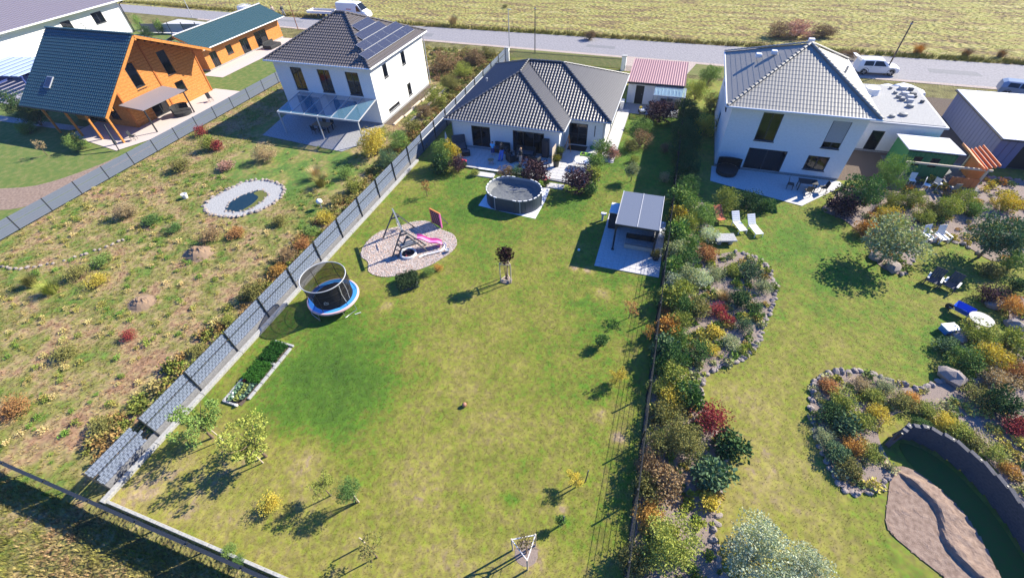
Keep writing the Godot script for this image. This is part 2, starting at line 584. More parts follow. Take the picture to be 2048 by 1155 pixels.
func ground_mat(im: Image) -> StandardMaterial3D:
	var m := plain(Color.WHITE, 1.0)
	var k: Image = im.duplicate()
	k.generate_mipmaps()
	m.albedo_texture = ImageTexture.create_from_image(k)
	return m

func sheet(poly: PackedVector2Array, y: float, r: Rect2 = Rect2()) -> Mb:
	var b := Mb.new()
	b.slab(poly, 0, y, false)
	if r.size.x > 0.0:
		b.use_uv = true
		for p in b.v: b.uv.append(Vector2((p.x - r.position.x) / r.size.x, (p.z - r.position.y) / r.size.y))
	return b

func rect(x0: float, z0: float, x1: float, z1: float) -> PackedVector2Array:
	return PackedVector2Array([Vector2(x0, z0), Vector2(x1, z0), Vector2(x1, z1), Vector2(x0, z1)])

# closed smooth outline through points
func smooth(pts: Array, n: int = 5) -> PackedVector2Array:
	var out := PackedVector2Array()
	var m := pts.size()
	for i in m:
		var a: Vector2 = pts[(i + m - 1) % m]
		var b: Vector2 = pts[i]
		var c: Vector2 = pts[(i + 1) % m]
		var d: Vector2 = pts[(i + 2) % m]
		for k in n: out.append(b.cubic_interpolate(c, a, d, float(k) / n))
	return out

func pv(a: Array) -> Array:
	var o: Array = []
	for i in range(0, a.size(), 2): o.append(Vector2(a[i], a[i + 1]))
	return o

func setting() -> void:
	struct("ground", sheet(rect(-1500, -1500, 1500, 1500), 0.0), M.meadow, "rough dry meadow all round the gardens")
	struct("field", sheet(PackedVector2Array(pv([-900, -110, -160, -80, -114, -77.3, -53, -74.4, 40, -72.9, 160, -71, 900, -60, 900, -900, -900, -900])), 0.008), M.field, "wide dry grass field beyond the road", "field")
	struct("road", sheet(PackedVector2Array(pv([-160, -80, -114, -77.3, -53, -74.4, 40, -72.9, 160, -71, 160, -60, 37.3, -64.3, -36.3, -67.7, -86, -71, -160, -75.5])), 0.016), M.asphalt, "grey asphalt road running past the front gates", "road")
	var stops: Array = [[0.0, Color(.35, .26, .155)], [0.1, Color(.28, .228, .08)], [0.28, Color(.222, .202, .044)], [0.48, Color(.16, .176, .022)], [0.7, Color(.076, .152, .01)], [1.0, Color(.042, .098, .006)]]
	lawn_img = ground_img(LAWN, 30.0, 31, 0.47, [0.42, 0.34, 0.42], [
		[-14.3, -10.5, 3.2, .3], [-12.5, -7.8, 2.2, .26], [-16.8, -9, 2.6, .22], [-16, -13, 3, .16], [-14.5, -26.5, 4.5, .2], [-10, -24, 3, .06], [-1, -20.5, 3.2, .16], [-.5, -17, 2.6, .1], [-5.5, -29.5, 3, .2], [-1, -38, 4, .28], [0, -46, 4, .25], [-10, -34, 4, .15],
		[-8, -12, 4.5, -.07], [-11, -17, 3.4, -.05], [-6, -6, 5, -.12], [-12, -3, 4, -.16], [-17, -2.5, 3, -.2], [-20.2, -1.6, 1.4, -.3], [-19, -4, 2.5, -.1], [-6, -20, 4, -.05], [-3, -3.5, 3, -.12], [-15.5, -32, 2.4, .12], [-17.8, -16.8, 1.6, -.12], [-18.6, -28, 2.5, -.05],
		[-3.55, -22.6, .3, -.6], [-2.55, -22.7, .32, -.55], [.3, -21.6, .3, -.5], [-1.2, -20.6, .7, -.4], [-1.4, -20.9, .35, -.3], [-2.8, -20, .22, -.5], [-5.6, -27.6, .6, -.3], [-14.6, -15.6, .25, -.7], [-14.4, -15.9, .2, -.5], [1.2, -11, .3, -.6], [-.7, -7, .25, -.5], [-14.6, -11.2, .18, -.5], [-1.6, -4.7, .5, -.7], [-3, -6.6, .5, .3], [-4.5, -5.4, .6, .25],
		[-.6, -36.6, .9, -.22], [.1, -12, .35, -.4], [-15.6, -18.2, .6, .2], [-13.2, -5.6, .8, -.25]], stops)
	struct("lawn", sheet(rect(-21.35, -63, 2.3, -0.75), 0.024, LAWN), ground_mat(lawn_img), "long mown lawn of the middle garden, lush on the left and dry towards the bottom", "lawn")
	var wst: Array = [[0.0, Color(.27, .16, .09)], [0.25, Color(.3, .225, .105)], [0.42, Color(.22, .195, .06)], [0.58, Color(.17, .17, .038)], [0.8, Color(.11, .17, .025)], [1.0, Color(.07, .14, .018)]]
	wild_img = ground_img(WILD, 14.0, 51, 0.44, [1.2, 0.6, 0.3], [
		[-33, -28.5, 5, .25], [-28.5, -29.5, 3.5, .25], [-38, -28, 4, .15], [-29, -24, 2.5, .15], [-36, -14, 5, -.05], [-24.5, -8, 4, -.2], [-24, -14, 3, -.15], [-23.4, -4, 3, -.22], [-30, -5, 4, -.1], [-45, -20, 4, -.12], [-40, -9, 6, .05], [-31, -16.5, .9, -.5], [-26.3, -44, 1.4, .1], [-26, -56, 4, .1]], wst)
	struct("meadow", sheet(rect(-48.4, -64.5, -21.6, 10), 0.02, WILD), ground_mat(wild_img), "overgrown tan and green meadow of the left garden", "meadow")
	rlawn_img = ground_img(RLAWN, 16.0, 71, 0.46, [0.42, 0.34, 0.4], [
		[11, -30, 4, .22], [12, -25, 3, .1], [8, -9, 4, -.2], [10, -16, 4, -.08], [17, -22, 3, .1], [12.5, -10, 2, .12], [7.5, -13, 3, -.1], [4, -50, 5, .1], [19.5, -21.5, 2, .12], [9, -22, 2.5, .04], [13.2, -20.5, 2.5, -.08], [10, -5, 4, -.05], [17, -6, 3, .18]], stops)
	struct("lawn", sheet(rect(2.45, -60, 44, 4), 0.024, RLAWN), ground_mat(rlawn_img), "sunny lawn of the right garden winding between planting beds", "lawn")
	struct("lawn", sheet(PackedVector2Array(pv([-100, -66, -49.2, -62, -48.9, -10, -56, -14.5, -110, -13])), 0.02), tex_mat(ramp_tex([M.n1, M.n2], [1.0, 0.8], [[0.0, Color(.19, .17, .06)], [0.4, Color(.115, .155, .025)], [1.0, Color(.06, .12, .015)]]), 9.0, 1.0), "green lawn round the orange log house", "lawn")
	struct("soil_strip", sheet(smooth(pv([-49.1, -27, -50.4, -24, -51.2, -18, -54, -16, -58, -15.4, -58.6, -18, -54.5, -20, -52.4, -23.5, -50.8, -29])), 0.03), M.sand, "strip of bare pinkish soil along the left boundary fence", "soil")
	struct("pavement", sheet(PackedVector2Array(pv([-70, -62, -64, -67.4, -90, -70, -91, -62])), 0.03), M.paver, "pale paved forecourt by the road at the upper left", "pavement")
	struct("driveway", sheet(PackedVector2Array(pv([-5.4, -60.9, 2.2, -60.9, 3.4, -65.8, -6.2, -66.2])), .036), M.gravel, "pale gravel driveway between the road and the red roofed shed", "driveway")
	struct("road_edge", sheet(PackedVector2Array(pv([-86, -71.1, -36.3, -67.85, 37.3, -64.45, 90, -62, 90, -61.2, 37.3, -63.8, -36.3, -67.1, -86, -70.4])), .034), M.gravel, "narrow gravel shoulder along the near side of the road", "shoulder")
	for q in [[-44, -71.2, 7, 1.6], [-12, -70.4, 4, 1.1], [8, -68.2, 9, .9], [30, -69.5, 5, 1.4], [-70, -73.6, 6, 1.0]]:
		struct("road_patch", sheet(PackedVector2Array(pv([q[0], q[1], q[0] + q[2], q[1] + q[2] * .045, q[0] + q[2] + .2, q[1] + q[3] + q[2] * .045, q[0] - .1, q[1] + q[3]])), .021), M.darkconc, "darker mended patch of asphalt in the road " + ("left of the bungalow" if q[0] < -20 else ("behind the bungalow" if q[0] < 0 else "towards the right")), "road patch")
	# verge between the gate and the road
	struct("verge", sheet(PackedVector2Array(pv([-21.6, -63, -21.6, -66.6, 20, -65, 20, -60])), 0.028), tex_mat(ramp_tex([M.n1, M.n2], [1.0, 0.9], [[0.0, Color(.2, .16, .07)], [0.45, Color(.14, .15, .035)], [1.0, Color(.075, .12, .02)]]), 5.0, 1.0), "grass verge between front gate and road", "verge")

# ---- a roof plane of real tiles, courses along u, up the slope along s -----------------
# poly is in (u, s); returns one mesh
func tiled(o: Vector3, u: Vector3, s: Vector3, poly: Array, tw: float, course: float, amp: float, lift: float = 0.03, seg: int = 6) -> Mb:
	var b := Mb.new()
	var nn := s.cross(u).normalized()
	if nn.y < 0.0: nn = -nn
	var smax := 0.0
	for p in poly: smax = maxf(smax, p.y)
	var rows := int(ceil(smax / course))
	for j in rows:
		var s0 := j * course
		var s1 := minf(s0 + course, smax)
		var r0 := span_at(poly, s0 + 0.001)
		var r1 := span_at(poly, s1 - 0.001)
		var ua := minf(r0.x, r1.x)
		var ub := maxf(r0.y, r1.y)
		var du := tw / seg
		var k0 := int(floor(ua / du))
		var k1 := int(ceil(ub / du))
		var pb := Vector3.ZERO
		var pt := Vector3.ZERO
		var pn := Vector3.ZERO
		var pr := Vector3.ZERO
		for k in range(k0, k1 + 1):
			var uu := clampf(k * du, ua, ub)
			var ph := TAU * uu / tw
			var hh := amp * pow(0.5 + 0.5 * cos(ph), 1.4)
			var dh := -amp * 0.5 * sin(ph) * TAU / tw
			var u0 := clampf(uu, r0.x, r0.y)
			var u1 := clampf(uu, r1.x, r1.y)
			var bb := o + u * u0 + s * s0 + nn * (hh + lift)
			var tt := o + u * u1 + s * s1 + nn * hh
			var n2 := (nn - u * dh + s * (lift / course)).normalized()
			var rr := o + u * u0 + s * s0 - nn * 0.01
			if k > k0:
				b.smq(pb, bb, tt, pt, pn, n2, n2, pn)
				b.quad(pb, bb, rr, pr, -s)
			pb = bb
			pt = tt
			pn = n2
			pr = rr
	return b

func span_at(poly: Array, y: float) -> Vector2:
	var lo := 1e9
	var hi := -1e9
	for i in poly.size():
		var a: Vector2 = poly[i]
		var c: Vector2 = poly[(i + 1) % poly.size()]
		if (a.y - y) * (c.y - y) <= 0.0 and absf(a.y - c.y) > 1e-6:
			var x := a.x + (c.x - a.x) * (y - a.y) / (c.y - a.y)
			lo = minf(lo, x)
			hi = maxf(hi, x)
	if lo > hi: return Vector2(0, 0)
	return Vector2(lo, hi)

# a tiled roof plane as a part: corners listed from the eave (first two are the eave ends), any further corners above it
func roof_plane(p: Node, called: String, pts: Array, mat: Material, tw: float = 0.3, course: float = 0.34, amp: float = 0.062, lift: float = 0.035) -> void:
	var o: Vector3 = pts[0]
	var u: Vector3 = (pts[1] - pts[0]).normalized()
	var s := Vector3.ZERO
	for k in range(2, pts.size()):
		var d: Vector3 = pts[k] - o
		d -= u * d.dot(u)
		if d.length() > s.length(): s = d
	s = s.normalized()
	var poly: Array = []
	for q in pts: poly.append(Vector2((q - o).dot(u), (q - o).dot(s)))
	part(p, called, tiled(o, u, s, poly, tw, course, amp, lift), mat, "", "stuff")
	var b := Mb.new()
	var nn := s.cross(u).normalized()
	if nn.y < 0.0: nn = -nn
	var pl := PackedVector2Array()
	for q in poly: pl.append(q)
	b.plate(o - nn * 0.06, u, s, pl, 0.03 if u.cross(s).dot(nn) > 0.0 else -0.03)
	part(p, "roof_deck", b, M.greywood)

# rounded caps laid one after another along a hip or ridge, each a part
func caps(p: Node, a: Vector3, c: Vector3, mat: Material, r: float = 0.11, l: float = 0.38) -> void:
	var d := (c - a)
	var n := int(d.length() / l)
	d = d / n
	var y := d.normalized()
	var x := y.cross(Vector3.UP).normalized()
	var z := x.cross(y)
	var b := Mb.new()
	var rows: Array = []
	for e in 2:
		var row: Array = []
		var rr := r * (1.15 if e == 0 else 0.95)
		var up := 0.03 if e == 0 else 0.0
		for k in 7:
			var t := PI * k / 6.0
			row.append(Vector3(cos(t) * rr, (-0.02 if e == 0 else d.length()), sin(t) * rr * 0.8 + up))
		rows.append(row)
	b.loft(rows, Vector3(0, l * 0.5, -0.2))
	for k in range(1, 6): b.tri(rows[0][0], rows[0][k], rows[0][k + 1], Vector3(0, -1, 0))
	var m := b.mesh()
	for i in n:
		var o := part(p, "ridge_tile", m, mat)
		o.transform = Transform3D(Basis(x, y, -z if z.y < 0.0 else z), a + d * i)

# a wall with openings: o is its inner bottom start, du along it, outward normal no; holes are [u0, u1, v0, v1]
func wall_mb(o: Vector3, du: Vector3, no: Vector3, length: float, h: float, th: float, holes: Array) -> Mb:
	var b := Mb.new()
	var hs := holes.duplicate()
	hs.sort_custom(func(q, w): return q[0] < w[0])
	var us: Array = [0.0]
	for q in hs:
		for e in [q[0], q[1]]:
			if not us.has(e): us.append(e)
	us.append(length)
	us.sort()
	for i in us.size() - 1:
		var a: float = us[i]
		var c: float = us[i + 1]
		if c - a < 1e-4: continue
		var cuts: Array = []
		for q in hs:
			if q[0] < c - 1e-4 and q[1] > a + 1e-4: cuts.append([q[2], q[3]])
		cuts.sort()
		var y := 0.0
		for q in cuts:
			if q[0] > y + 1e-3: b.box(o + du * (a + c) * 0.5 + no * th * 0.5 + Vector3.UP * (y + q[0]) * 0.5, Vector3(absf(du.x) * (c - a) + absf(no.x) * th, q[0] - y, absf(du.z) * (c - a) + absf(no.z) * th))
			y = q[1]
		if h > y + 1e-3: b.box(o + du * (a + c) * 0.5 + no * th * 0.5 + Vector3.UP * (y + h) * 0.5, Vector3(absf(du.x) * (c - a) + absf(no.x) * th, h - y, absf(du.z) * (c - a) + absf(no.z) * th))
	return b

# window or glass door set in an opening; panes = number of lights side by side
func window(p: Node, called: String, o: Vector3, du: Vector3, no: Vector3, th: float, q: Array, panes: int = 1, fm: Material = null, gm: Material = null, bars: int = 0) -> MeshInstance3D:
	if fm == null: fm = M.frame
	if gm == null: gm = M.glass
	var w: float = q[1] - q[0]
	var h: float = q[3] - q[2]
	var f := 0.07
	var bas := Basis(du, Vector3.UP, du.cross(Vector3.UP))
	var c: Vector3 = o + du * (q[0] + q[1]) * 0.5 + Vector3.UP * (q[2] + q[3]) * 0.5 + no * (th - 0.1)
	var b := Mb.new()
	for s in [-1.0, 1.0]:
		b.box(c + du * s * (w * 0.5 - f * 0.5), Vector3(f, h, 0.08), bas)
		b.box(c + Vector3.UP * s * (h * 0.5 - f * 0.5), Vector3(w - f * 2.0, f, 0.08), bas)
	for k in range(1, panes): b.box(c + du * (w * k / panes - w * 0.5), Vector3(f, h - f * 2.0, 0.076), bas)
	for k in bars: b.box(c + Vector3.UP * (h * (k + 1) / (bars + 1) - h * 0.5), Vector3(w - f * 2.0, f * 0.7, 0.07), bas)
	if q[2] > 0.35: b.box(o + du * (q[0] + q[1]) * 0.5 + Vector3.UP * (q[2] - 0.02) + no * (th + 0.02), Vector3(w + 0.1, 0.04, 0.12), bas)
	var win := part(p, called, b, fm)
	for k in panes:
		var g := Mb.new()
		g.box(c + du * (w * (k + 0.5) / panes - w * 0.5), Vector3(w / panes - f, h - f * 1.6, 0.02), bas)
		part(win, "pane", g, gm)
	return win

func gutter(p: Node, a: Vector3, c: Vector3, mat: Material, r: float = 0.07) -> void:
	var b := Mb.new()
	b.tube([a, c], r, r, 8)
	part(p, "gutter", b, mat)

# ---- the bungalow -----------------------------------------------------------
func main_house() -> void:
	var h := thing("bungalow", "white bungalow with L-shaped dark tiled hip roof in the middle garden", "house", V(-11.7, 0, -45.5))
	var g := Node3D.new()
	h.position = Vector3.ZERO
	g.free()
	var W: Material = M.render
	# walls: front of the wing, wing side, inner front, right side, left side, back
	var f1: Array = [[1.95, 3.87, 0.16, 2.25], [6.15, 9.2, 0.16, 2.25]]
	var o1 := V(-18.9, 0, -37.45)
	part(h, "front_wall", wall_mb(o1, V(1, 0, 0), V(0, 0, 1), 10.65, 2.96, 0.25, f1), W)
	window(h, "patio_door", o1, V(1, 0, 0), V(0, 0, 1), 0.25, f1[0], 2)
	window(h, "patio_door", o1, V(1, 0, 0), V(0, 0, 1), 0.25, f1[1], 3)
	part(h, "side_wall", wall_mb(V(-8.5, 0, -39.9), V(0, 0, 1), V(1, 0, 0), 2.45, 2.96, 0.25, []), W)
	var o2 := V(-8.25, 0, -40.15)
	var f2: Array = [[0.3, 2.1, 0.16, 2.3]]
	part(h, "front_wall", wall_mb(o2, V(1, 0, 0), V(0, 0, 1), 3.75, 2.96, 0.25, f2), W)
	window(h, "patio_door", o2, V(1, 0, 0), V(0, 0, 1), 0.25, f2[0], 2, null, null, 1)
	var o3 := V(-4.75, 0, -51.0)
	var f3: Array = [[2.0, 3.2, 0.9, 2.2], [6.5, 7.5, 0.16, 2.2]]
	part(h, "side_wall", wall_mb(o3, V(0, 0, 1), V(1, 0, 0), 10.85, 2.96, 0.25, f3), W)
	window(h, "window", o3, V(0, 0, 1), V(1, 0, 0), 0.25, f3[0])
	window(h, "door", o3, V(0, 0, 1), V(1, 0, 0), 0.25, f3[1])
	part(h, "side_wall", wall_mb(V(-18.65, 0, -51.0), V(0, 0, 1), V(-1, 0, 0), 13.55, 2.96, 0.25, [[3.0, 4.2, 0.9, 2.2], [8.0, 9.2, 0.9, 2.2]]), W)
	for q in [[3.0, 4.2, 0.9, 2.2], [8.0, 9.2, 0.9, 2.2]]: window(h, "window", V(-18.65, 0, -51.0), V(0, 0, 1), V(-1, 0, 0), 0.25, q)
	part(h, "back_wall", wall_mb(V(-18.9, 0, -51.0), V(1, 0, 0), V(0, 0, -1), 14.4, 2.96, 0.25, []), W)
	var fl := Mb.new()
	fl.bx(-18.6, 0.03, -50.9, -4.8, 0.1, -40.2)
	fl.bx(-18.6, 0.03, -40.2, -8.55, 0.1, -37.5)
	part(h, "floor", fl, M.wood)
	var pl := Mb.new()
	pl.bx(-18.92, 0.02, -37.198, -8.23, 0.16, -37.18)
	pl.bx(-4.498, 0.02, -51.0, -4.48, 0.2, -39.9)
	part(h, "plinth", pl, M.greypaver)
	# roof: eaves 2.9, ridges 5.6 and 5.7
	var e := 3.0
	var xl := -19.3
	var xw := -7.75
	var xr := -4.0
	var zf := -36.5
	var zi := -39.25
	var zb := -51.2
	var sl := 2.75 / 6.0
	var rx := (xl + xw) * 0.5
	var rz := zf - (xw - xl) * 0.5
	var ry := e + (xw - xl) * 0.5 * sl
	var mz := (zi + zb) * 0.5
	var my := e + 6.0 * sl
	var hx := xr - 6.0
	var px := xl + 6.0
	var apex := V(rx, ry, rz)
	var vtop := V(rx, ry, zi - (xw - xl) * 0.5)
	roof_plane(h, "roof_tiles", [V(xl, e, zf), V(xw, e, zf), apex], M.tile)
	roof_plane(h, "roof_tiles", [V(xw, e, zf), V(xw, e, zi), vtop, apex], M.tile)
	roof_plane(h, "roof_tiles", [V(xw, e, zi), V(xr, e, zi), V(hx, my, mz), V(px, my, mz), vtop], M.tile)
	roof_plane(h, "roof_tiles", [V(xr, e, zi), V(xr, e, zb), V(hx, my, mz)], M.tile)
	roof_plane(h, "roof_tiles", [V(xl, e, zb), V(xl, e, zf), apex, vtop, V(px, my, mz)], M.tile)
	roof_plane(h, "roof_tiles", [V(xl, e, zb), V(xr, e, zb), V(hx, my, mz), V(px, my, mz)], M.tile)
	var up := V(0, 0.05, 0)
	caps(h, V(xl, e, zf) + up, apex + up, M.tile)
	caps(h, V(xw, e, zf) + up, apex + up, M.tile)
	caps(h, apex + up, V(rx, my + 0.03, mz) + up, M.tile)
	caps(h, V(px, my, mz) + up, V(hx, my, mz) + up, M.tile)
	caps(h, V(xr, e, zi) + up, V(hx, my, mz) + up, M.tile)
	caps(h, V(xr, e, zb) + up, V(hx, my, mz) + up, M.tile)
	caps(h, V(xl, e, zb) + up, V(px, my, mz) + up, M.tile)
	# soffits and gutters
	var so := Mb.new()
	so.bx(xl + 0.05, 2.82, zf - 0.05, xw - 0.05, 2.94, -37.2)
	so.bx(xl + 0.05, 2.82, -37.2, -18.9, 2.94, zb + 0.05)
	so.bx(-8.25, 2.82, zi - 0.05, xr - 0.05, 2.94, -39.9)
	so.bx(-8.25, 2.82, -37.2, xw - 0.05, 2.94, zi)
	so.bx(-4.5, 2.82, -39.9, xr - 0.05, 2.94, zb + 0.05)
	part(h, "soffit", so, M.white)
	gutter(h, V(xl - 0.05, 2.95, zf + 0.06), V(xw + 0.05, 2.95, zf + 0.06), M.lightgrey)
	gutter(h, V(xw + 0.06, 2.95, zf), V(xw + 0.06, 2.95, zi), M.lightgrey)
	gutter(h, V(xw + 0.06, 2.95, zi + 0.06), V(xr, 2.95, zi + 0.06), M.lightgrey)
	gutter(h, V(xr + 0.06, 2.95, zi), V(xr + 0.06, 2.95, zb), M.lightgrey)
	gutter(h, V(xl - 0.06, 2.95, zb), V(xl - 0.06, 2.95, zf), M.lightgrey)
	for q in [[-18.85, -36.5, -37.12], [-4.65, -39.25, -39.82]]:
		var d := Mb.new()
		d.tube([V(q[0], 2.92, q[1] + 0.05), V(q[0], 2.5, q[2] + 0.02), V(q[0], 0.1, q[2] + 0.02)], 0.045, 0.045, 8)
		part(h, "downpipe", d, M.lightgrey)
	# curtains behind the wide patio door, a lamp stripe and a vent on the roof
	var cu := Mb.new()
	for s in 2:
		var x0 := -12.6 if s == 0 else -10.5
		var x1 := -11.9 if s == 0 else -9.85
		for k in 8:
			var xa := lerpf(x0, x1, k / 8.0)
			var xb := lerpf(x0, x1, (k + 1) / 8.0)
			var drop := lerpf(0.7, 1.5, (k / 8.0) if s == 0 else 1.0 - k / 8.0)
			cu.quad(V(xa, 2.2, -37.6 - 0.05 * (k % 2)), V(xb, 2.2, -37.6 - 0.05 * ((k + 1) % 2)), V(xb, drop, -37.6 - 0.05 * ((k + 1) % 2)), V(xa, drop, -37.6 - 0.05 * (k % 2)), V(0, 0, 1))
	part(h, "curtain", cu, M.offwhite)
	var ve := Mb.new()
	ve.tube([V(-17.7, 3.5, -44), V(-17.7, 4.05, -44)], 0.07, 0.07, 8)
	ve.lathe(V(-17.7, 4.05, -44), [Vector2(.11, 0), Vector2(.11, .1), Vector2(0, .13)], 8)
	part(h, "vent_pipe", ve, M.lightgrey)
	var ra := Mb.new()
	ra.bx(-5.5, 1.2, -39.9, -5.42, 2.25, -39.86)
	part(h, "thermometer", ra, M.frame)
	# terraces
	var t := Mb.new()
	t.slab(PackedVector2Array(pv([-18.7, -37.18, -18.7, -34.2, -17.2, -33.4, -8.2, -33.2, -4.9, -32.9, -4.9, -39.88, -8.2, -39.88, -8.2, -37.18])), 0.0, 0.13)
	var tr := struct("terrace", t, M.greypaver, "raised paved terrace in front of the bungalow", "terrace")
	var b := Mb.new()
	var k := 0
	for i in 28:
		for j in 14:
			var x := -18.65 + i * 0.5
			var z := -39.8 + j * 0.5
			if x < -8.3 and z < -37.2: continue
			if x > -5.3 or z > -33.7 or (x < -16.9 and z > -34.3): continue
			b.bev(V(x + 0.25, 0.145, z + 0.25), V(0.485, 0.04, 0.485), 0.006)
			k += 1
	part(tr, "paving_slab", b, M.paver, "", "stuff")
	var ed := Mb.new()
	for i in 11: ed.bev(V(-14.75 + i * 0.17, 0.16, -33.3), V(0.165, 0.08, 0.2), 0.01)
	part(tr, "white_edging", ed, M.white, "white edging on the terrace step")
	for q in [[-14.0, -32.55, 1.9], [-7.35, -32.35, 1.5]]:
		var st := Mb.new()
		st.bev(V(q[0], 0.06, q[1]), V(q[2], 0.1, 0.75), 0.01)
		part(tr, "step", st, M.paver)
	# path beside the house
	var pa := struct("path", sheet(rect(-4.45, -49.4, -3.15, -37.5), 0.04), M.greypaver, "straight path of pale pavers along the right side of the bungalow", "path")
	var m := Mb.new()
	m.bev(Vector3.ZERO, V(0.39, 0.05, 0.39), 0.006)
	var mm := m.mesh()
	for i in 29:
		for j in 3:
			var o := part(pa, "paver", mm, M.paver)
			o.position = V(-4.2 + j * 0.4, 0.06, -49.1 + i * 0.4)
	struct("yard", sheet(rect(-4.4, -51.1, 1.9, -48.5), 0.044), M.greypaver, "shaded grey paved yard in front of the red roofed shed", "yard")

# ---- fences -----------------------------------------------------------------
func fence_post(h: float) -> ArrayMesh:
	var b := Mb.new()
	b.bev(V(0, h * 0.5, 0), V(0.06, h, 0.06), 0.006)
	b.bx(-0.036, h, -0.036, 0.036, h + 0.015, 0.036)
	return b.mesh()

func wire_panel(l: float, h: float, cell: float) -> ArrayMesh:
	var b := Mb.new()
	var n := int(l / cell)
	for i in n + 1:
		b.box(V(0, h * 0.5, -l * 0.5 + l * i / n), V(0.005, h, 0.005))
	var r := int(h / 0.2)
	for j in r + 1:
		for s in [-1.0, 1.0]: b.box(V(s * 0.006, 0.02 + (h - 0.04) * j / r, 0), V(0.007, 0.007, l))
	return b.mesh()

func fences() -> void:
	var pitch := 2.82
	# left: woven screen fence on a concrete plinth
	var f := thing("screen_fence", "long grey fence with woven privacy strips along the left edge of the lawn", "fence")
	var pm := fence_post(1.9)
	var wire := wire_panel(pitch - 0.06, 1.4, 0.1)
	# a strip woven over and under the upright wires
	var strips: Array = []
	for q in 2:
		var b := Mb.new()
		var n := 22
		var hh := 0.0915
		var l := pitch - 0.07
		for i in n:
			var z0 := -l * 0.5 + l * i / n
			var z1 := -l * 0.5 + l * (i + 1) / n
			var x := 0.007 if (i + q) % 2 == 0 else -0.007
			b.quad(V(x, -hh, z0 + 0.006), V(x, -hh, z1 - 0.006), V(x, hh, z1 - 0.006), V(x, hh, z0 + 0.006), V(1, 0, 0))
			if i < n - 1: b.quad(V(x, -hh, z1 - 0.006), V(-x, -hh, z1 + 0.006), V(-x, hh, z1 + 0.006), V(x, hh, z1 - 0.006), V(1, 0, 0))
		strips.append(b.mesh())
	var wmat: Material = M.slat
	var pale := plain(lin(.62, .64, .68), 0.4)
	for i in 22:
		var z := -1.33 - pitch * i
		var p := part(f, "post", pm, M.anth)
		p.position = V(-21.36, 0.02, z)
		if i == 21: break
		var zc := z - pitch * 0.5
		var w := part(f, "wire_panel", wire, M.anth)
		w.position = V(-21.43, 0.47, zc)
		for j in 7:
			if i >= 12 and j == 3:
				pass
			var y := 0.56 + j * 0.186 + (0.05 if j > 3 else 0.0) - (0.0 if j != 3 else 0.0)
			var s := part(f, "privacy_strip", strips[j % 2], wmat)
			s.position = V(-21.43, y, zc)
			if i == 0 and j != 3: s.position.z += 0.2 + 0.05 * (j % 2)
			if i == 0:
				s.scale.z = 0.84
		if i >= 12 and i < 18:
			var r := Mb.new()
			r.bx(-21.41, 1.175, zc - 1.37, -21.385, 1.225, zc + 1.37)
			r.bx(-21.42, 1.87, zc - 1.37, -21.385, 1.9, zc + 1.37)
			part(f, "rail", r, M.white, "white rail on the fence by the bungalow")
		else:
			var r := Mb.new()
			r.bx(-21.41, 1.185, zc - 1.37, -21.39, 1.205, zc + 1.37)
			part(f, "rail", r, M.anth)
	var kw := thing("retaining_kerb", "pale concrete kerb below the left screen fence, with a dark plinth board", "kerb")
	for i in 11:
		var z0 := -0.75 - i * 3.0
		var z1 := maxf(-33.3, z0 - 2.985)
		if z0 <= -33.3: break
		var b := Mb.new()
		b.bev(V(-21.13, 0.1, (z0 + z1) * 0.5), V(0.27, 0.22, z0 - z1), 0.012)
		part(kw, "kerb_stone", b, M.concrete)
	for i in 21:
		var b := Mb.new()
		b.bx(-21.47, 0.0, -1.36 - pitch * i, -21.4, 0.46, -1.36 - pitch * (i + 1) + 0.03)
		part(kw, "plinth_board", b, M.darkconc)
	# bottom fence, seen from above
	var bf := thing("boundary_fence", "grey screen fence along the bottom edge of the lawn", "fence")
	var wire2 := wire_panel(pitch - 0.06, 1.0, 0.1)
	for i in 20:
		var x := -46.0 + pitch * i
		var p := part(bf, "post", fence_post(1.35), M.anth)
		p.position = V(x, 0.02, -0.62)
		var w := part(bf, "wire_panel", wire2, M.anth)
		w.transform = Transform3D(Basis(Vector3.UP, PI / 2), V(x + pitch * 0.5, 0.3, -0.56))
		for j in 5:
			var s := part(bf, "privacy_strip", strips[j % 2], wmat)
			s.transform = Transform3D(Basis(Vector3.UP, -PI / 2), V(x + pitch * 0.5, 0.42 + j * 0.188, -0.56))
		var tc := Mb.new()
		tc.bx(x + 0.03, 1.3, -0.64, x + pitch - 0.03, 1.33, -0.5)
		part(bf, "top_cap", tc, M.anth)
	var bk := thing("kerb", "pale concrete kerb inside the bottom fence", "kerb")
	for i in 18:
		var b := Mb.new()
		b.bev(V(-20.9 + i * 1.5 + 0.75, 0.1, -0.86), V(1.48, 0.2, 0.13), 0.012)
		part(bk, "kerb_stone", b, M.concrete)
	# right: open wire mesh fence
	var rfn := thing("wire_fence", "dark open wire mesh fence along the right edge of the lawn", "fence")
	var pm2 := fence_post(1.5)
	var wm := wire_panel(pitch - 0.06, 1.4, 0.06)
	for i in 21:
		var z := 0.31 - pitch * i
		if z < -50.5: break
		var p := part(rfn, "post", pm2, M.anth)
		p.position = V(2.3, 0.02, z)
		var w := part(rfn, "wire_panel", wm, M.anth)
		w.position = V(2.345, 0.08, z - pitch * 0.5)
		var b := Mb.new()
		b.bx(2.36, 0.0, z - 0.03, 2.42, 0.12, z - pitch + 0.03)
		part(rfn, "kerb_board", b, M.darkconc)
	# front gate and pillars
	var pil: Array = []
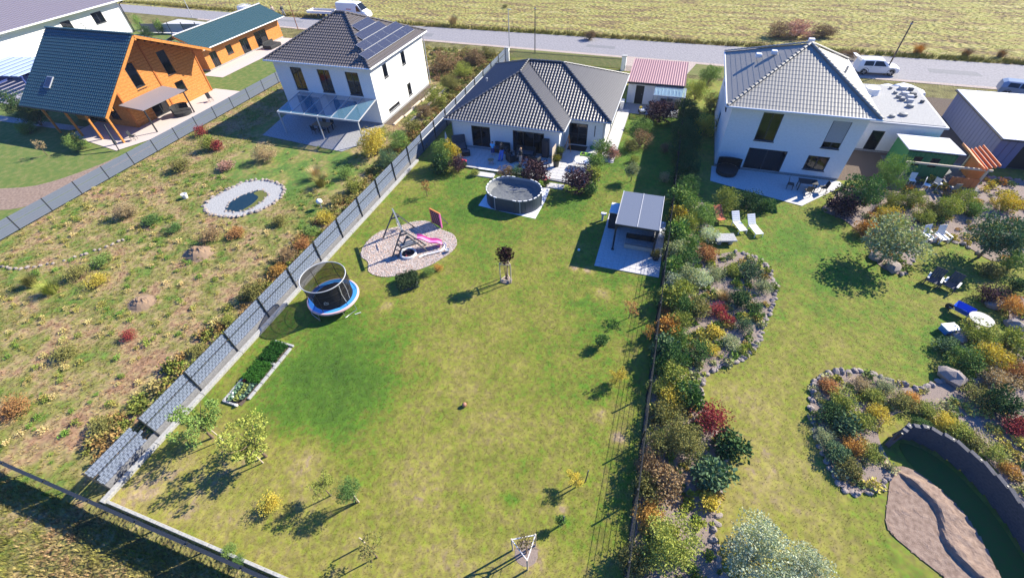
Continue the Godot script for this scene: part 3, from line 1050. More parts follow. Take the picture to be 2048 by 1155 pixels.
	for q in [[-21.35, "white rendered gate pillar at the left end of the front railing"], [-5.6, "white rendered gate pillar behind the red roofed shed"]]:
		var t := thing("gate_pillar", q[1], "pillar", V(q[0], 0, -61.2))
		var b := Mb.new()
		b.bev(V(0, 0.85, 0), V(0.55, 1.7, 0.55), 0.01)
		part(t, "shaft", b, M.render)
		var c := Mb.new()
		c.bev(V(0, 1.74, 0), V(0.66, 0.08, 0.66), 0.015)
		part(t, "cap", c, M.concrete)
	var rg := thing("front_railing", "dark upright railing of the front gate beside the road", "railing")
	var bar := Mb.new()
	bar.box(V(0, 0.75, 0), V(0.045, 1.4, 0.03))
	var bm := bar.mesh()
	for i in 103:
		var p := part(rg, "bar", bm, M.anth)
		p.position = V(-21.0 + i * 0.148, 0, -61.2)
	for i in 9:
		var p := part(rg, "bar", bm, M.anth)
		p.position = V(-5.2 + i * 0.13, 0, -58.6)
	for y in [0.2, 1.3]:
		var b := Mb.new()
		b.bx(-21.05, y - 0.025, -61.18, -5.9, y + 0.025, -61.15)
		part(rg, "rail", b, M.anth)

# ---- shed with the red roof --------------------------------------------------
func garage() -> void:
	var g := thing("garden_shed", "white shed with faded red corrugated roof and clear lean-to canopy", "shed")
	var holes: Array = [[0.85, 1.75, 0.0, 2.0]]
	var o := V(-3.85, 0, -51.4)
	part(g, "front_wall", wall_mb(o, V(1, 0, 0), V(0, 0, 1), 5.8, 2.3, 0.2, holes), M.render)
	part(g, "side_wall", wall_mb(V(-3.65, 0, -56.6), V(0, 0, 1), V(-1, 0, 0), 5.2, 2.3, 0.2, []), M.render)
	part(g, "side_wall", wall_mb(V(1.75, 0, -56.6), V(0, 0, 1), V(1, 0, 0), 5.2, 2.3, 0.2, []), M.render)
	part(g, "back_wall", wall_mb(V(-3.85, 0, -56.6), V(1, 0, 0), V(0, 0, -1), 5.8, 2.7, 0.2, []), M.render)
	var d := Mb.new()
	d.bx(-2.98, 0.02, -51.36, -2.12, 1.98, -51.3)
	var dr := part(g, "door", d, M.black)
	var hd := Mb.new()
	hd.tube([V(-2.22, 1.05, -51.26), V(-2.34, 1.05, -51.26)], 0.015)
	part(dr, "handle", hd, M.steel)
	# corrugated roof sheets running front to back
	var a := V(-4.0, 2.42, -50.9)
	var c := V(-4.0, 2.9, -56.75)
	var s := (c - a).normalized()
	var L := (c - a).length()
	for k in 6:
		var x0 := k * 1.0
		var b := tiled(a + V(x0, 0.004 * (k % 2), 0), V(1, 0, 0), s, [Vector2(0, 0), Vector2(1.02, 0), Vector2(1.02, L), Vector2(0, L)], 0.255, L, 0.04, 0.0, 8)
		part(g, "roof_sheet", b, M.redsheet)
	var fa := Mb.new()
	fa.bx(-4.0, 2.2, -50.93, 2.0, 2.38, -50.88)
	fa.bx(-4.04, 2.2, -56.7, -4.0, 2.42, -50.88)
	part(g, "fascia", fa, M.frame)
	var cp := Mb.new()
	for k in 4:
		cp.quad(V(-0.95 + k * 0.79, 2.2, -50.95), V(-0.95 + k * 0.79 + 0.77, 2.2, -50.95), V(-0.95 + k * 0.79 + 0.77, 2.02, -48.95), V(-0.95 + k * 0.79, 2.02, -48.95), Vector3.UP)
	part(g, "canopy_sheet", cp, M.clear, "clear streaked plastic canopy sheet")
	var st := Mb.new()
	for k in 9:
		var x := -0.85 + k * 0.36 + rf(-.05, .05)
		var zz := rf(-50.6, -49.8)
		st.quad(V(x, 2.19 - (zz + 50.95) * -0.09, zz), V(x + rf(.04, .16), 2.19 + (zz + 50.95) * -0.09, zz), V(x + .1, 2.21 - 0.18, -48.97), V(x + .02, 2.21 - 0.18, -48.97), Vector3.UP)
	part(g, "dirt_streak", st, M.clear)
	var cf := Mb.new()
	for x in [-0.95, 0.65, 2.2]: cf.beam(V(x, 2.13, -50.9), V(x, 1.96, -48.95), 0.05, 0.08)
	cf.bx(-1.0, 1.9, -48.99, 2.25, 1.99, -48.92)
	for x in [-0.95, 2.15]: cf.bx(x - 0.04, 0.04, -49.0, x + 0.04, 1.9, -48.93)
	part(g, "canopy_frame", cf, M.lightgrey)
	# clutter under the canopy
	var w := thing("wheelbarrow", "dark wheelbarrow with yellow handles under the shed canopy", "wheelbarrow", V(-1.0, 0.05, -50.3), 0.3)
	var tb := Mb.new()
	tb.loft([[V(-.3, .55, -.45), V(.3, .55, -.45), V(.3, .55, .35), V(-.3, .55, .35), V(-.3, .55, -.45)], [V(-.18, .25, -.3), V(.18, .25, -.3), V(.18, .25, .25), V(-.18, .25, .25), V(-.18, .25, -.3)]])
	tb.quad(V(-.18, .25, -.3), V(.18, .25, -.3), V(.18, .25, .25), V(-.18, .25, .25), Vector3.DOWN)
	part(w, "tray", tb, M.anth)
	for sx in [-.25, .25]:
		var hb := Mb.new()
		hb.tube([V(sx * .6, .3, -.5), V(sx, .42, .2), V(sx, .6, .8)], 0.025)
		part(w, "handle", hb, M.yellow)
		var lg := Mb.new()
		lg.tube([V(sx, .4, .2), V(sx, 0, .3)], 0.02)
		part(w, "leg", lg, M.anth)
	var wh := Mb.new()
	wh.tube([V(-.06, .2, -.55), V(.06, .2, -.55)], 0.2, 0.2, 12)
	part(w, "wheel", wh, M.rubber)
	var tp := thing("plastic_toy", "yellow and white plastic ride-on toy on the shaded yard", "toy", V(-1.85, 0.05, -48.9), 0.4)
	var b1 := Mb.new()
	b1.bev(V(0, .3, 0), V(.5, .22, .7), .06)
	part(tp, "body", b1, M.white)
	var b2 := Mb.new()
	b2.bev(V(-.12, .5, -.2), V(.3, .25, .25), .05)
	part(tp, "seat", b2, M.yellow)
	for q in [[-.27, .2], [.27, .2], [-.27, -.25], [.27, -.25]]:
		var b3 := Mb.new()
		b3.tube([V(q[0] - .04, .14, q[1]), V(q[0] + .04, .14, q[1])], .14, .14, 10)
		part(tp, "wheel", b3, M.rubber)
	for q in [[0.1, -50.8, "blue", M.navy, "dark blue bag hanging under the shed canopy"], [0.8, -50.9, "grey", M.grey, "grey storage bin under the shed canopy"], [1.6, -50.7, "brown", M.wood, "brown wooden crate under the right end of the shed canopy"]]:
		var t := thing("storage_bin", q[4], "bin", V(q[0], 0.05, q[1]))
		var b := Mb.new()
		b.bev(V(0, .4, 0), V(.55, .8, .4), .04)
		part(t, "body", b, q[3])
		var l := Mb.new()
		l.bev(V(0, .83, 0), V(.6, .06, .45), .02)
		part(t, "lid", l, M.anth)
	for k in 3:
		var t := thing("garden_tool", ["rake with pale handle leaning on the shed wall", "spade with pale handle leaning right of the rake", "broom with yellow handle leaning by the shed door"][k], "garden tool", V(-.6 + k * .55, 0.05, -51.0))
		var b := Mb.new()
		b.tube([V(0, 0.1, .2), V(.05, 1.6, -.12)], 0.018)
		part(t, "handle", b, M.palewood if k < 2 else M.yellow)
		var c2 := Mb.new()
		c2.bx(-.14, 0.0, .17, .14, .14, .21)
		part(t, "head", c2, M.anth)
	var ac := thing("heat_pump", "white heat pump unit on the right wall of the bungalow", "heat pump", V(-4.1, 0.05, -49.6))
	var ab := Mb.new()
	ab.bev(V(0, .45, 0), V(.4, .8, .9), .03)
	part(ac, "casing", ab, M.white)
	var ag := Mb.new()
	ag.lathe(Vector3.ZERO, [Vector2(0, 0), Vector2(.3, 0), Vector2(.3, .03), Vector2(0, .03)], 16)
	var agp := part(ac, "fan_grille", ag, M.anth)
	agp.transform = Transform3D(Basis(Vector3.FORWARD, PI / 2), V(.2, .45, 0))

# ---- pergola ------------------------------------------------------------------
func pergola() -> void:
	var pad := struct("patio", sheet(rect(-2.25, -29.6, 2.16, -23.2), 0.05), M.greypaver, "square grey paved patio below the pergola", "patio")
	var b := Mb.new()
	for i in 11:
		for j in 16: b.bev(V(-2.05 + i * 0.4, 0.055, -29.4 + j * 0.4), V(0.388, 0.05, 0.388), 0.006)
	part(pad, "paving_slab", b, M.paver, "", "stuff")
	var g := thing("pergola", "dark steel pergola with grey-blue slatted flat roof on the patio", "pergola")
	for q in [[-1.3, -25.28], [1.48, -25.28], [-1.3, -29.28], [1.48, -29.28]]:
		var p := Mb.new()
		p.bev(V(q[0], 1.2, q[1]), V(0.12, 2.4, 0.12), 0.012)
		var po := part(g, "post", p, M.anth)
		var f := Mb.new()
		f.bev(V(q[0], 0.1, q[1]), V(0.2, 0.04, 0.2), 0.008)
		part(po, "foot_plate", f, M.anth)
	for q in [[-1.4, -25.18, 1.58, -25.3], [-1.4, -29.26, 1.58, -29.38], [-1.4, -29.26, -1.28, -25.3], [1.46, -29.26, 1.58, -25.3]]:
		var p := Mb.new()
		p.bx(q[0], 2.28, q[1], q[2], 2.42, q[3])
		part(g, "roof_beam", p, M.anth)
	for x in [-1.375, 0.09, 1.555]:
		var p := Mb.new()
		p.bx(x - 0.025, 2.4, -29.38, x + 0.025, 2.475, -25.18)
		part(g, "roof_bar", p, M.lightgrey)
	var sl := Mb.new()
	sl.bev(V(0, 0, 0), V(1.42, 0.022, 0.1), 0.006, Basis(Vector3.RIGHT, 0.3))
	var sm := sl.mesh()
	for i in 34:
		for x in [-0.642, 0.823]:
			var o := part(g, "roof_slat", sm, M.roofslat)
			o.position = V(x, 2.435, -29.3 + i * 0.123)
	for k in 16:
		var b3 := Mb.new()
		b3.bev(V(1.5, 0.2 + k * 0.135, -27.28), V(0.03, 0.128, 3.86), 0.005)
		part(g, "side_board", b3, M.anth)
		b3 = Mb.new()
		b3.bev(V(0.1, 0.2 + k * 0.135, -29.3), V(2.66, 0.128, 0.03), 0.005)
		part(g, "back_board", b3, M.anth)
	for x in [-0.642, 0.823]:
		var rp := Mb.new()
		rp.bx(x - 0.7, 2.404, -29.25, x + 0.7, 2.412, -25.31)
		part(g, "roof_sheet", rp, M.roofslat)
	# lounge bench of pale boards
	var be := thing("garden_bench", "long low grey wooden bench standing below the pergola", "bench", V(0.5, 0.08, -25.95))
	var s := Mb.new()
	for k in 4: s.bev(V(0, 0.42, -0.27 + k * 0.15), V(2.1, 0.04, 0.14), 0.008)
	part(be, "seat", s, M.greypaver)
	for k in 4:
		var r := Mb.new()
		r.bev(V(0, 0.06 + k * 0.09, 0.3), V(2.1, 0.08, 0.03), 0.008)
		part(be, "front_board", r, M.palewood)
	for x in [-1.03, 1.03]:
		var r := Mb.new()
		r.bx(x - 0.02, 0, -0.35, x + 0.02, 0.4, 0.28)
		part(be, "side_board", r, M.palewood)
	var bb := Mb.new()
	bb.bev(V(0, 0.62, -0.42), V(2.1, 0.45, 0.08), 0.02)
	part(be, "backrest", bb, M.black)
	var cu := thing("storage_box", "tall dark storage box with pale flat lid at the back left corner of the pergola", "box", V(-1.75, 0.06, -28.3))
	var c1 := Mb.new()
	c1.bev(V(0.05, 0.72, 0), V(0.72, 1.44, 1.25), 0.02)
	part(cu, "body", c1, M.anth)
	var c2 := Mb.new()
	c2.bev(V(0.05, 1.48, 0), V(0.8, 0.07, 1.33), 0.015)
	part(cu, "lid", c2, M.fleece)
	var la := thing("garden_tap_post", "small grey post with white top on the grass beside the pergola patio", "post", V(-2.62, 0.02, -28.6))
	var l1 := Mb.new()
	l1.bev(V(0, 0.3, 0), V(0.16, 0.6, 0.16), 0.02)
	part(la, "shaft", l1, M.lightgrey)
	var l2 := Mb.new()
	l2.bev(V(0.05, 0.66, 0), V(0.42, 0.12, 0.26), 0.03)
	part(la, "top", l2, M.white)
	var bl := Mb.new()
	bl.ball(V(0, 0.1, 0), V(.1, .1, .1), 12)
	var ba := thing("ball", "white ball lying in the shade left of the pergola patio", "ball", V(-3.62, 0.03, -24.5))
	part(ba, "skin", bl, M.whitepaint)
	var b2 := thing("ball", "brown leather ball lying in the middle of the lawn", "ball", V(-6.82, 0.03, -10.4))
	var b3 := Mb.new()
	b3.ball(V(0, 0.13, 0), V(.13, .13, .13), 14)
	part(b2, "skin", b3, plain(lin(.36, .17, .11), 0.5))
	var b4 := Mb.new()
	var ring: Array = []
	for k in 18: ring.append(V(cos(TAU * k / 18) * .129, .13 + sin(TAU * k / 18) * .129, 0))
	b4.tube(ring, 0.006, 0.006, 4, true)
	part(b2, "seam", b4, M.black)
	for k in 9:
		var r := thing("stone", "pale loose stones piled between the pergola and the wire fence", "stone", V(1.85 + rf(-.15, .2), 0.08, -29.3 + k * 0.22), rf(0, 6), "pale stones beside the pergola")
		part(r, "rock", rock(k, Vector3(rf(.1, .2), rf(.08, .14), rf(.1, .2))), M.fleece)

func rock(sd: int, r: Vector3) -> Mb:
	var f := FastNoiseLite.new()
	f.seed = sd
	f.frequency = 0.9
	var b := Mb.new()
	var rows: Array = []
	for i in 6:
		var row: Array = []
		var a := PI * i / 5.0
		for k in 9:
			var t := TAU * (k % 8) / 8.0
			var d := Vector3(sin(a) * cos(t), cos(a), sin(a) * sin(t))
			d *= 1.0 + 0.45 * f.get_noise_3dv(d * 1.3)
			row.append(V(d.x * r.x, d.y * r.y + r.y * 0.6, d.z * r.z))
		rows.append(row)
	b.loft(rows, V(0, r.y * 0.6, 0))
	return b

# ---- pool ---------------------------------------------------------------------
func oval(rx: float, rz: float, n: int) -> Array:
	# two half circles with straight sides between
	var o: Array = []
	var st := rx - rz
	for k in n:
		var t := TAU * k / n
		o.append(V(cos(t) * rz + (st if cos(t) >= 0 else -st), 0, sin(t) * rz))
	return o

func pool() -> void:
	var pd := struct("pool_pad", sheet(PackedVector2Array(pv([-12.8, -27.9, -10.6, -27.62, -7.74, -27.4, -7.62, -30, -7.7, -31.9, -12.6, -32.0, -12.75, -29.8])), 0.045), M.fleece, "white fleece ground sheet below the oval pool", "ground sheet")
	pd.set_meta("kind", "structure")
	var p := thing("swimming_pool", "oval dark blue above-ground pool with white rim clips and grey cover", "pool", V(-10.12, 0.05, -29.35), -0.02)
	var rx := 2.33
	var rz := 1.72
	var h := 1.18
	var o := oval(rx, rz, 48)
	var i2 := oval(rx - 0.06, rz - 0.06, 48)
	var w := Mb.new()
	var wi := Mb.new()
	var rim := Mb.new()
	for k in 48:
		var q := (k + 1) % 48
		var no: Vector3 = (o[k] + o[q]).normalized()
		w.quad(o[k], o[q], o[q] + V(0, h, 0), o[k] + V(0, h, 0), no)
		wi.quad(i2[k] + V(0, 0.3, 0), i2[q] + V(0, 0.3, 0), i2[q] + V(0, h, 0), i2[k] + V(0, h, 0), -no)
		rim.quad(o[k] + V(0, h, 0), o[q] + V(0, h, 0), i2[q] + V(0, h, 0), i2[k] + V(0, h, 0), Vector3.UP)
	part(p, "wall", w, M.poolwall)
	part(p, "liner", wi, M.poolin)
	part(p, "rim", rim, M.poolwall)
	# slack cover that hangs inside and sags to the middle
	var cv := Mb.new()
	var f := FastNoiseLite.new()
	f.seed = 5
	f.frequency = 0.8
	var rings: Array = []
	for r in 9:
		var row: Array = []
		var k0 := 1.0 - r / 8.0
		for k in 49:
			var q: Vector3 = oval(rx - 0.09, rz - 0.09, 48)[k % 48]
			var y := 0.98 if r == 0 else 0.72 - 0.03 * r
			if r == 1: k0 = 0.87
			var pt := q * k0
			row.append(V(pt.x, y + 0.05 * f.get_noise_2d(pt.x * 2.0, pt.z * 2.0) * (1.0 if r > 0 else 0.3), pt.z))
		rings.append(row)
	for r in 8:
		for k in 48: cv.quad(rings[r][k], rings[r][k + 1], rings[r + 1][k + 1], rings[r + 1][k], V(0, 1, 0))
	part(p, "cover", cv, M.cover)
	for k in range(0, 48, 2):
		var q: Vector3 = o[k]
		var c := Mb.new()
		var d := q.normalized()
		c.bev(V(0, h + 0.012, 0), V(0.09, 0.05, 0.3), 0.012)
		var pc := part(p, "rim_clip", c, M.white)
		var tn: Vector3 = (o[(k + 1) % 48] - o[(k + 47) % 48]).normalized()
		pc.transform = Transform3D(Basis(tn.cross(Vector3.UP), Vector3.UP, -tn) if true else Basis(), (q + i2[k]) * 0.5)
		if absf(q.z) > rz * 0.8 or absf(q.x) > rx * 0.98:
			var r := Mb.new()
			r.bev(q + d * 0.03 + V(0, h * 0.5, 0), V(0.05, h - 0.02, 0.05), 0.008)
			part(p, "upright", r, M.poolwall if k % 4 == 0 else M.lightgrey)
	var ho := thing("pool_hose", "pale cleaning hose lying on the pool cover", "hose", V(-10.12, 0.05, -29.35))
	var hb := Mb.new()
	hb.tube([V(-.6, .74, -.4), V(0, .75, -.55), V(.35, .77, -.62), V(.5, .77, -.8), V(.9, .74, -.75)], 0.03, 0.03, 6)
	part(ho, "tube", hb, M.lightgrey)
	var ld := thing("pool_ladder", "small dark ladder leaning at the back rim of the pool", "ladder", V(-11.3, 0.05, -31.15), 0.2)
	for s in [-.22, .22]:
		var b := Mb.new()
		b.tube([V(s, 0, -.45), V(s, 1.5, -.05), V(s, 1.5, .15), V(s, 1.1, .3)], 0.025)
		part(ld, "rail", b, M.anth)
	for k in 4:
		var b := Mb.new()
		b.bx(-.2, .25 + k * .3, -.42 + k * .08, .2, .28 + k * .3, -.32 + k * .08)
		part(ld, "rung", b, M.anth)

# ---- play corner ----------------------------------------------------------------
func playground() -> void:
	var gp := smooth(pv([-19.0, -19.7, -19.35, -21.2, -19.0, -22.6, -18.1, -23.4, -17.1, -24.4, -15.9, -24.8, -14.4, -24.1, -13.3, -23.8, -12.6, -22.9, -12.55, -22.0, -12.9, -21.1, -13.6, -19.9, -14.6, -19.0, -15.7, -18.2, -16.7, -18.05, -17.5, -18.3, -18.0, -19.1]), 5)
	struct("gravel_bed", sheet(gp, 0.05), M.gravel, "rounded bed of pinkish gravel under the swing frame", "gravel")
	# loose pebbles
	var pb := Mb.new()
	pb.ball(Vector3.ZERO, V(.03, .022, .026), 5)
	var mm := MultiMesh.new()
	mm.transform_format = MultiMesh.TRANSFORM_3D
	mm.use_colors = true
	mm.mesh = pb.mesh()
	var tr: Array = []
	while tr.size() < 9000:
		var q := Vector2(rf(-19.4, -12.5), rf(-24.9, -18))
		if Geometry2D.is_point_in_polygon(q, gp):
			tr.append(Transform3D(Basis(Vector3.UP, rf(0, TAU)).scaled(Vector3.ONE * rf(.6, 1.7)), V(q.x, .055, q.y)))
	mm.instance_count = tr.size()
	for i in tr.size():
		mm.set_instance_transform(i, tr[i])
		var g := rf(.25, .74)
		var wd := rf(0, 1)
		mm.set_instance_color(i, Color(g, g * (.9 if wd > .35 else .68), g * (.84 if wd > .35 else .5)))
	var mi := MultiMeshInstance3D.new()
	mi.multimesh = mm
	mi.material_override = plain(Color.WHITE, 0.9)
	put(self, mi, "pebbles")
	tag(mi, "loose pebbles and bark strewn over the play corner gravel", "pebbles", "", "stuff")
	var D: Material = M.greywood
	var s := thing("swing_frame", "dark wooden swing frame with ladder and small platform on the gravel bed", "swing frame")
	var t1 := V(-17.2, 2.3, -22.5)
	var t2 := V(-15.6, 2.3, -20.75)
	var t3 := V(-15.42, 1.65, -20.95)
	var d := (t2 - t1).normalized()
	var legs: Array = [["leg", t1, V(-18.4, 0, -21.9)], ["leg", t1, V(-16.6, 0, -23.8)], ["leg", t2, V(-16.6, 0, -20.15)], ["leg", t2, V(-14.75, 0, -22.05)], ["leg", t3, V(-16.2, 0, -20.2)], ["leg", t3, V(-14.3, 0, -21.45)]]
	for q in legs:
		var b := Mb.new()
		b.beam(q[1], q[2], 0.09, 0.09)
		part(s, "leg", b, D)
	var b0 := Mb.new()
	b0.beam(t1 - d * 0.3 + V(0, .06, 0), t2 + d * 0.25 + V(0, .06, 0), 0.1, 0.14)
	part(s, "top_beam", b0, M.grey)
	for q in [[legs[0], legs[1], .26], [legs[2], legs[3], .22], [legs[4], legs[5], .12]]:
		var b := Mb.new()
		var a: Vector3 = (q[0][1] as Vector3).lerp(q[0][2], q[2])
		var c: Vector3 = (q[1][1] as Vector3).lerp(q[1][2], q[2])
		b.beam(a, c, 0.07, 0.1)
		part(s, "cross_brace", b, D)
	for k in 4:
		var b := Mb.new()
		var f := 0.88 - k * 0.17
		b.beam((legs[2][1] as Vector3).lerp(legs[2][2], f), (legs[4][1] as Vector3).lerp(legs[4][2], f), 0.05, 0.06)
		part(s, "ladder_rung", b, D)
	# platform of six boards between the two frames
	for k in 6:
		var b := Mb.new()
		var f := 0.12 + k * 0.15
		var p1 := V(-16.15, 0.98, -20.62).lerp(V(-15.25, 0.98, -21.5), f)
		var p2 := V(-15.75, 0.98, -20.3).lerp(V(-14.85, 0.98, -21.18), f)
		b.beam(p1, p2, 0.17, 0.03, V(0, 1, 0))
		part(s, "platform_board", b, M.grey)
	for q in [[V(-16.2, .93, -20.55), V(-15.2, .93, -21.6)], [V(-15.72, .93, -20.28), V(-14.8, .93, -21.2)]]:
		var b := Mb.new()
		b.beam(q[0], q[1], 0.05, 0.1)
		part(s, "platform_beam", b, D)
	var sw := thing("trapeze_swing", "pale trapeze bar with ropes hanging from the swing beam", "swing", t1.lerp(t2, 0.2))
	for x in [-.06, .1]:
		var b := Mb.new()
		b.tube([d * x * 4.0, d * x * 4.0 + V(0, -0.9, 0)], 0.014)
		part(sw, "rope", b, M.offwhite)
	var b5 := Mb.new()
	b5.tube([d * -.3 + V(0, -.9, 0), d * .46 + V(0, -.9, 0)], 0.03)
	part(sw, "bar", b5, M.palewood)
	# slide
	var sl := thing("slide", "wavy pink plastic slide leaning on the platform", "slide")
	var ch := Mb.new()
	var rows: Array = []
	var a0 := V(-15.05, 1.06, -21.55)
	var a1 := V(-13.55, 0.2, -22.35)
	var sd := V(a1.x - a0.x, 0, a1.z - a0.z).normalized()
	var side := V(-sd.z, 0, sd.x)
	for k in 17:
		var f := k / 16.0
		var c := a0.lerp(a1, f) + V(0, 0.07 * sin(f * TAU * 1.5), 0)
		if f > 0.9: c.y = maxf(c.y, 0.2)
		rows.append([c - side * .27 + V(0, .16, 0), c - side * .25 + V(0, .17, 0), c - side * .2, c - side * .1 - V(0, .02, 0), c + side * .1 - V(0, .02, 0), c + side * .2, c + side * .25 + V(0, .17, 0), c + side * .27 + V(0, .16, 0)])
	ch.loft(rows)
	part(sl, "chute", ch, M.pink)
	var sp := Mb.new()
	sp.beam(V(-13.75, 0.2, -22.1), V(-13.75, 0.02, -22.1), .05, .3)
	part(sl, "foot", sp, M.pink)
	# climbing wall
	var cw := thing("climbing_wall", "pink slatted climbing wall standing at the back of the gravel bed", "climbing wall", V(-15.0, 0.03, -24.5), 0.0)
	var ax := V(1.02, 0, 0.42).normalized()
	var nz := V(-0.42, 0, 1.02).normalized()
	var bas := Basis(ax, V(0, 1, 0), nz)
	for k in 7:
		var b := Mb.new()
		b.bev(bas * V(0, 0.14 + k * 0.18, 0), V(1.0, 0.15, 0.04), 0.008, bas)
		part(cw, "board", b, plain(lin(.05, .014, .025), 0.7))
		for j in 5:
			var h := Mb.new()
			h.bev(bas * V(-.42 + j * .2 + (.05 if k % 2 else -.03), 0.15 + k * 0.18, .035), V(.09, .035, .03), .015, bas)
			part(cw, "handhold", h, M.pink)
	for x in [-.6, .6]:
		var b := Mb.new()
		b.bev(bas * V(x * .9, 0.67, -.03), V(.09, 1.34, .14), .02, bas)
		part(cw, "side_frame", b, M.pink if x > 0 else M.orange)
	var tpb := Mb.new()
	tpb.bev(bas * V(0, 1.36, -.03), V(1.2, .06, .14), .02, bas)
	part(cw, "top_frame", tpb, M.orange)
	for x in [-.5, .5]:
		var b := Mb.new()
		b.beam(bas * V(x, 1.2, -.05), bas * V(x, 0, -.7), .06, .06)
		part(cw, "back_strut", b, D)
	# white ring with dark bark, and a white water channel
	var rn := thing("planting_ring", "white round ring filled with dark bark beside the ladder", "ring", V(-15.55, 0.04, -20.72))
	var rb := Mb.new()
	rb.lathe(Vector3.ZERO, [Vector2(.6, 0), Vector2(.62, .14), Vector2(.58, .2), Vector2(.52, .2), Vector2(.48, .1)], 24)
	part(rn, "rim", rb, M.white)
	var fb := Mb.new()
	fb.lathe(V(0, .1, 0), [Vector2(.5, 0), Vector2(0, .02)], 16)
	part(rn, "bark", fb, plain(lin(.03, .018, .018), 1.0))
	for k in 7:
		var t := rf(0, TAU)
		var r := part(rn, "pebble", rock(k + 40, V(.06, .05, .06)), M.sand if k % 2 else plain(lin(.35, .06, .08), .7))
		r.position = V(cos(t) * rf(.1, .34), .1, sin(t) * rf(.1, .34))
	var wc := thing("water_channel", "curved white plastic play channel lying on the gravel", "play channel")
	var cb := Mb.new()
	var cp: Array = [V(-13.6, .1, -22.6), V(-13.3, .1, -22.4), V(-13.2, .1, -22.05), V(-13.35, .1, -21.65), V(-13.75, .1, -21.35), V(-14.1, .1, -21.1), V(-14.4, .1, -20.85), V(-14.55, .1, -20.6)]
	var cr: Array = []
	for k in cp.size():
		var dd: Vector3 = (cp[mini(k + 1, 7)] - cp[maxi(k - 1, 0)]).normalized()
		var sdv := V(-dd.z, 0, dd.x)
		cr.append([cp[k] - sdv * .1 + V(0, .06, 0), cp[k] - sdv * .06 - V(0, .03, 0), cp[k] + sdv * .06 - V(0, .03, 0), cp[k] + sdv * .1 + V(0, .06, 0)])
	cb.loft(cr)
	part(wc, "channel", cb, M.white)
	var wt := thing("planter_pot", "small grey pot at the right end of the gravel bed", "pot", V(-12.85, .05, -21.75))
	var wb := Mb.new()
	wb.lathe(Vector3.ZERO, [Vector2(.13, 0), Vector2(.17, .25), Vector2(.15, .25), Vector2(.13, .2), Vector2(0, .2)], 12)
	part(wt, "body", wb, M.lightgrey)
	# planted box in front
	var bx := thing("raised_planter", "square planter full of dark leafy plants below the gravel bed", "planter", V(-14.1, 0.02, -17.95), 0.62)
	for q in [[0, .58, 1.2, .05], [0, -.58, 1.2, .05]]:
		var b := Mb.new()
		b.bev(V(q[0], .2, q[1]), V(q[2], .4, q[3]), .01)
		part(bx, "board", b, M.greywood)
	for x in [-.58, .58]:
		var b := Mb.new()
		b.bev(V(x, .2, 0), V(.05, .4, 1.1), .01)
		part(bx, "board", b, M.greywood)
	var so := Mb.new()
	so.bx(-.55, .05, -.55, .55, .33, .55)
	part(bx, "soil", so, M.soil)
	for k in 9:
		var l := part(bx, "herb", LEAF.broad[k % 2], leaf_mat(Color(.05, .085, .035)))
		l.position = V(-.42 + (k % 3) * .42, .4, -.42 + int(k / 3.0) * .42)
		l.scale = V(.4, .3, .4)
		l.rotation.y = k * 1.3

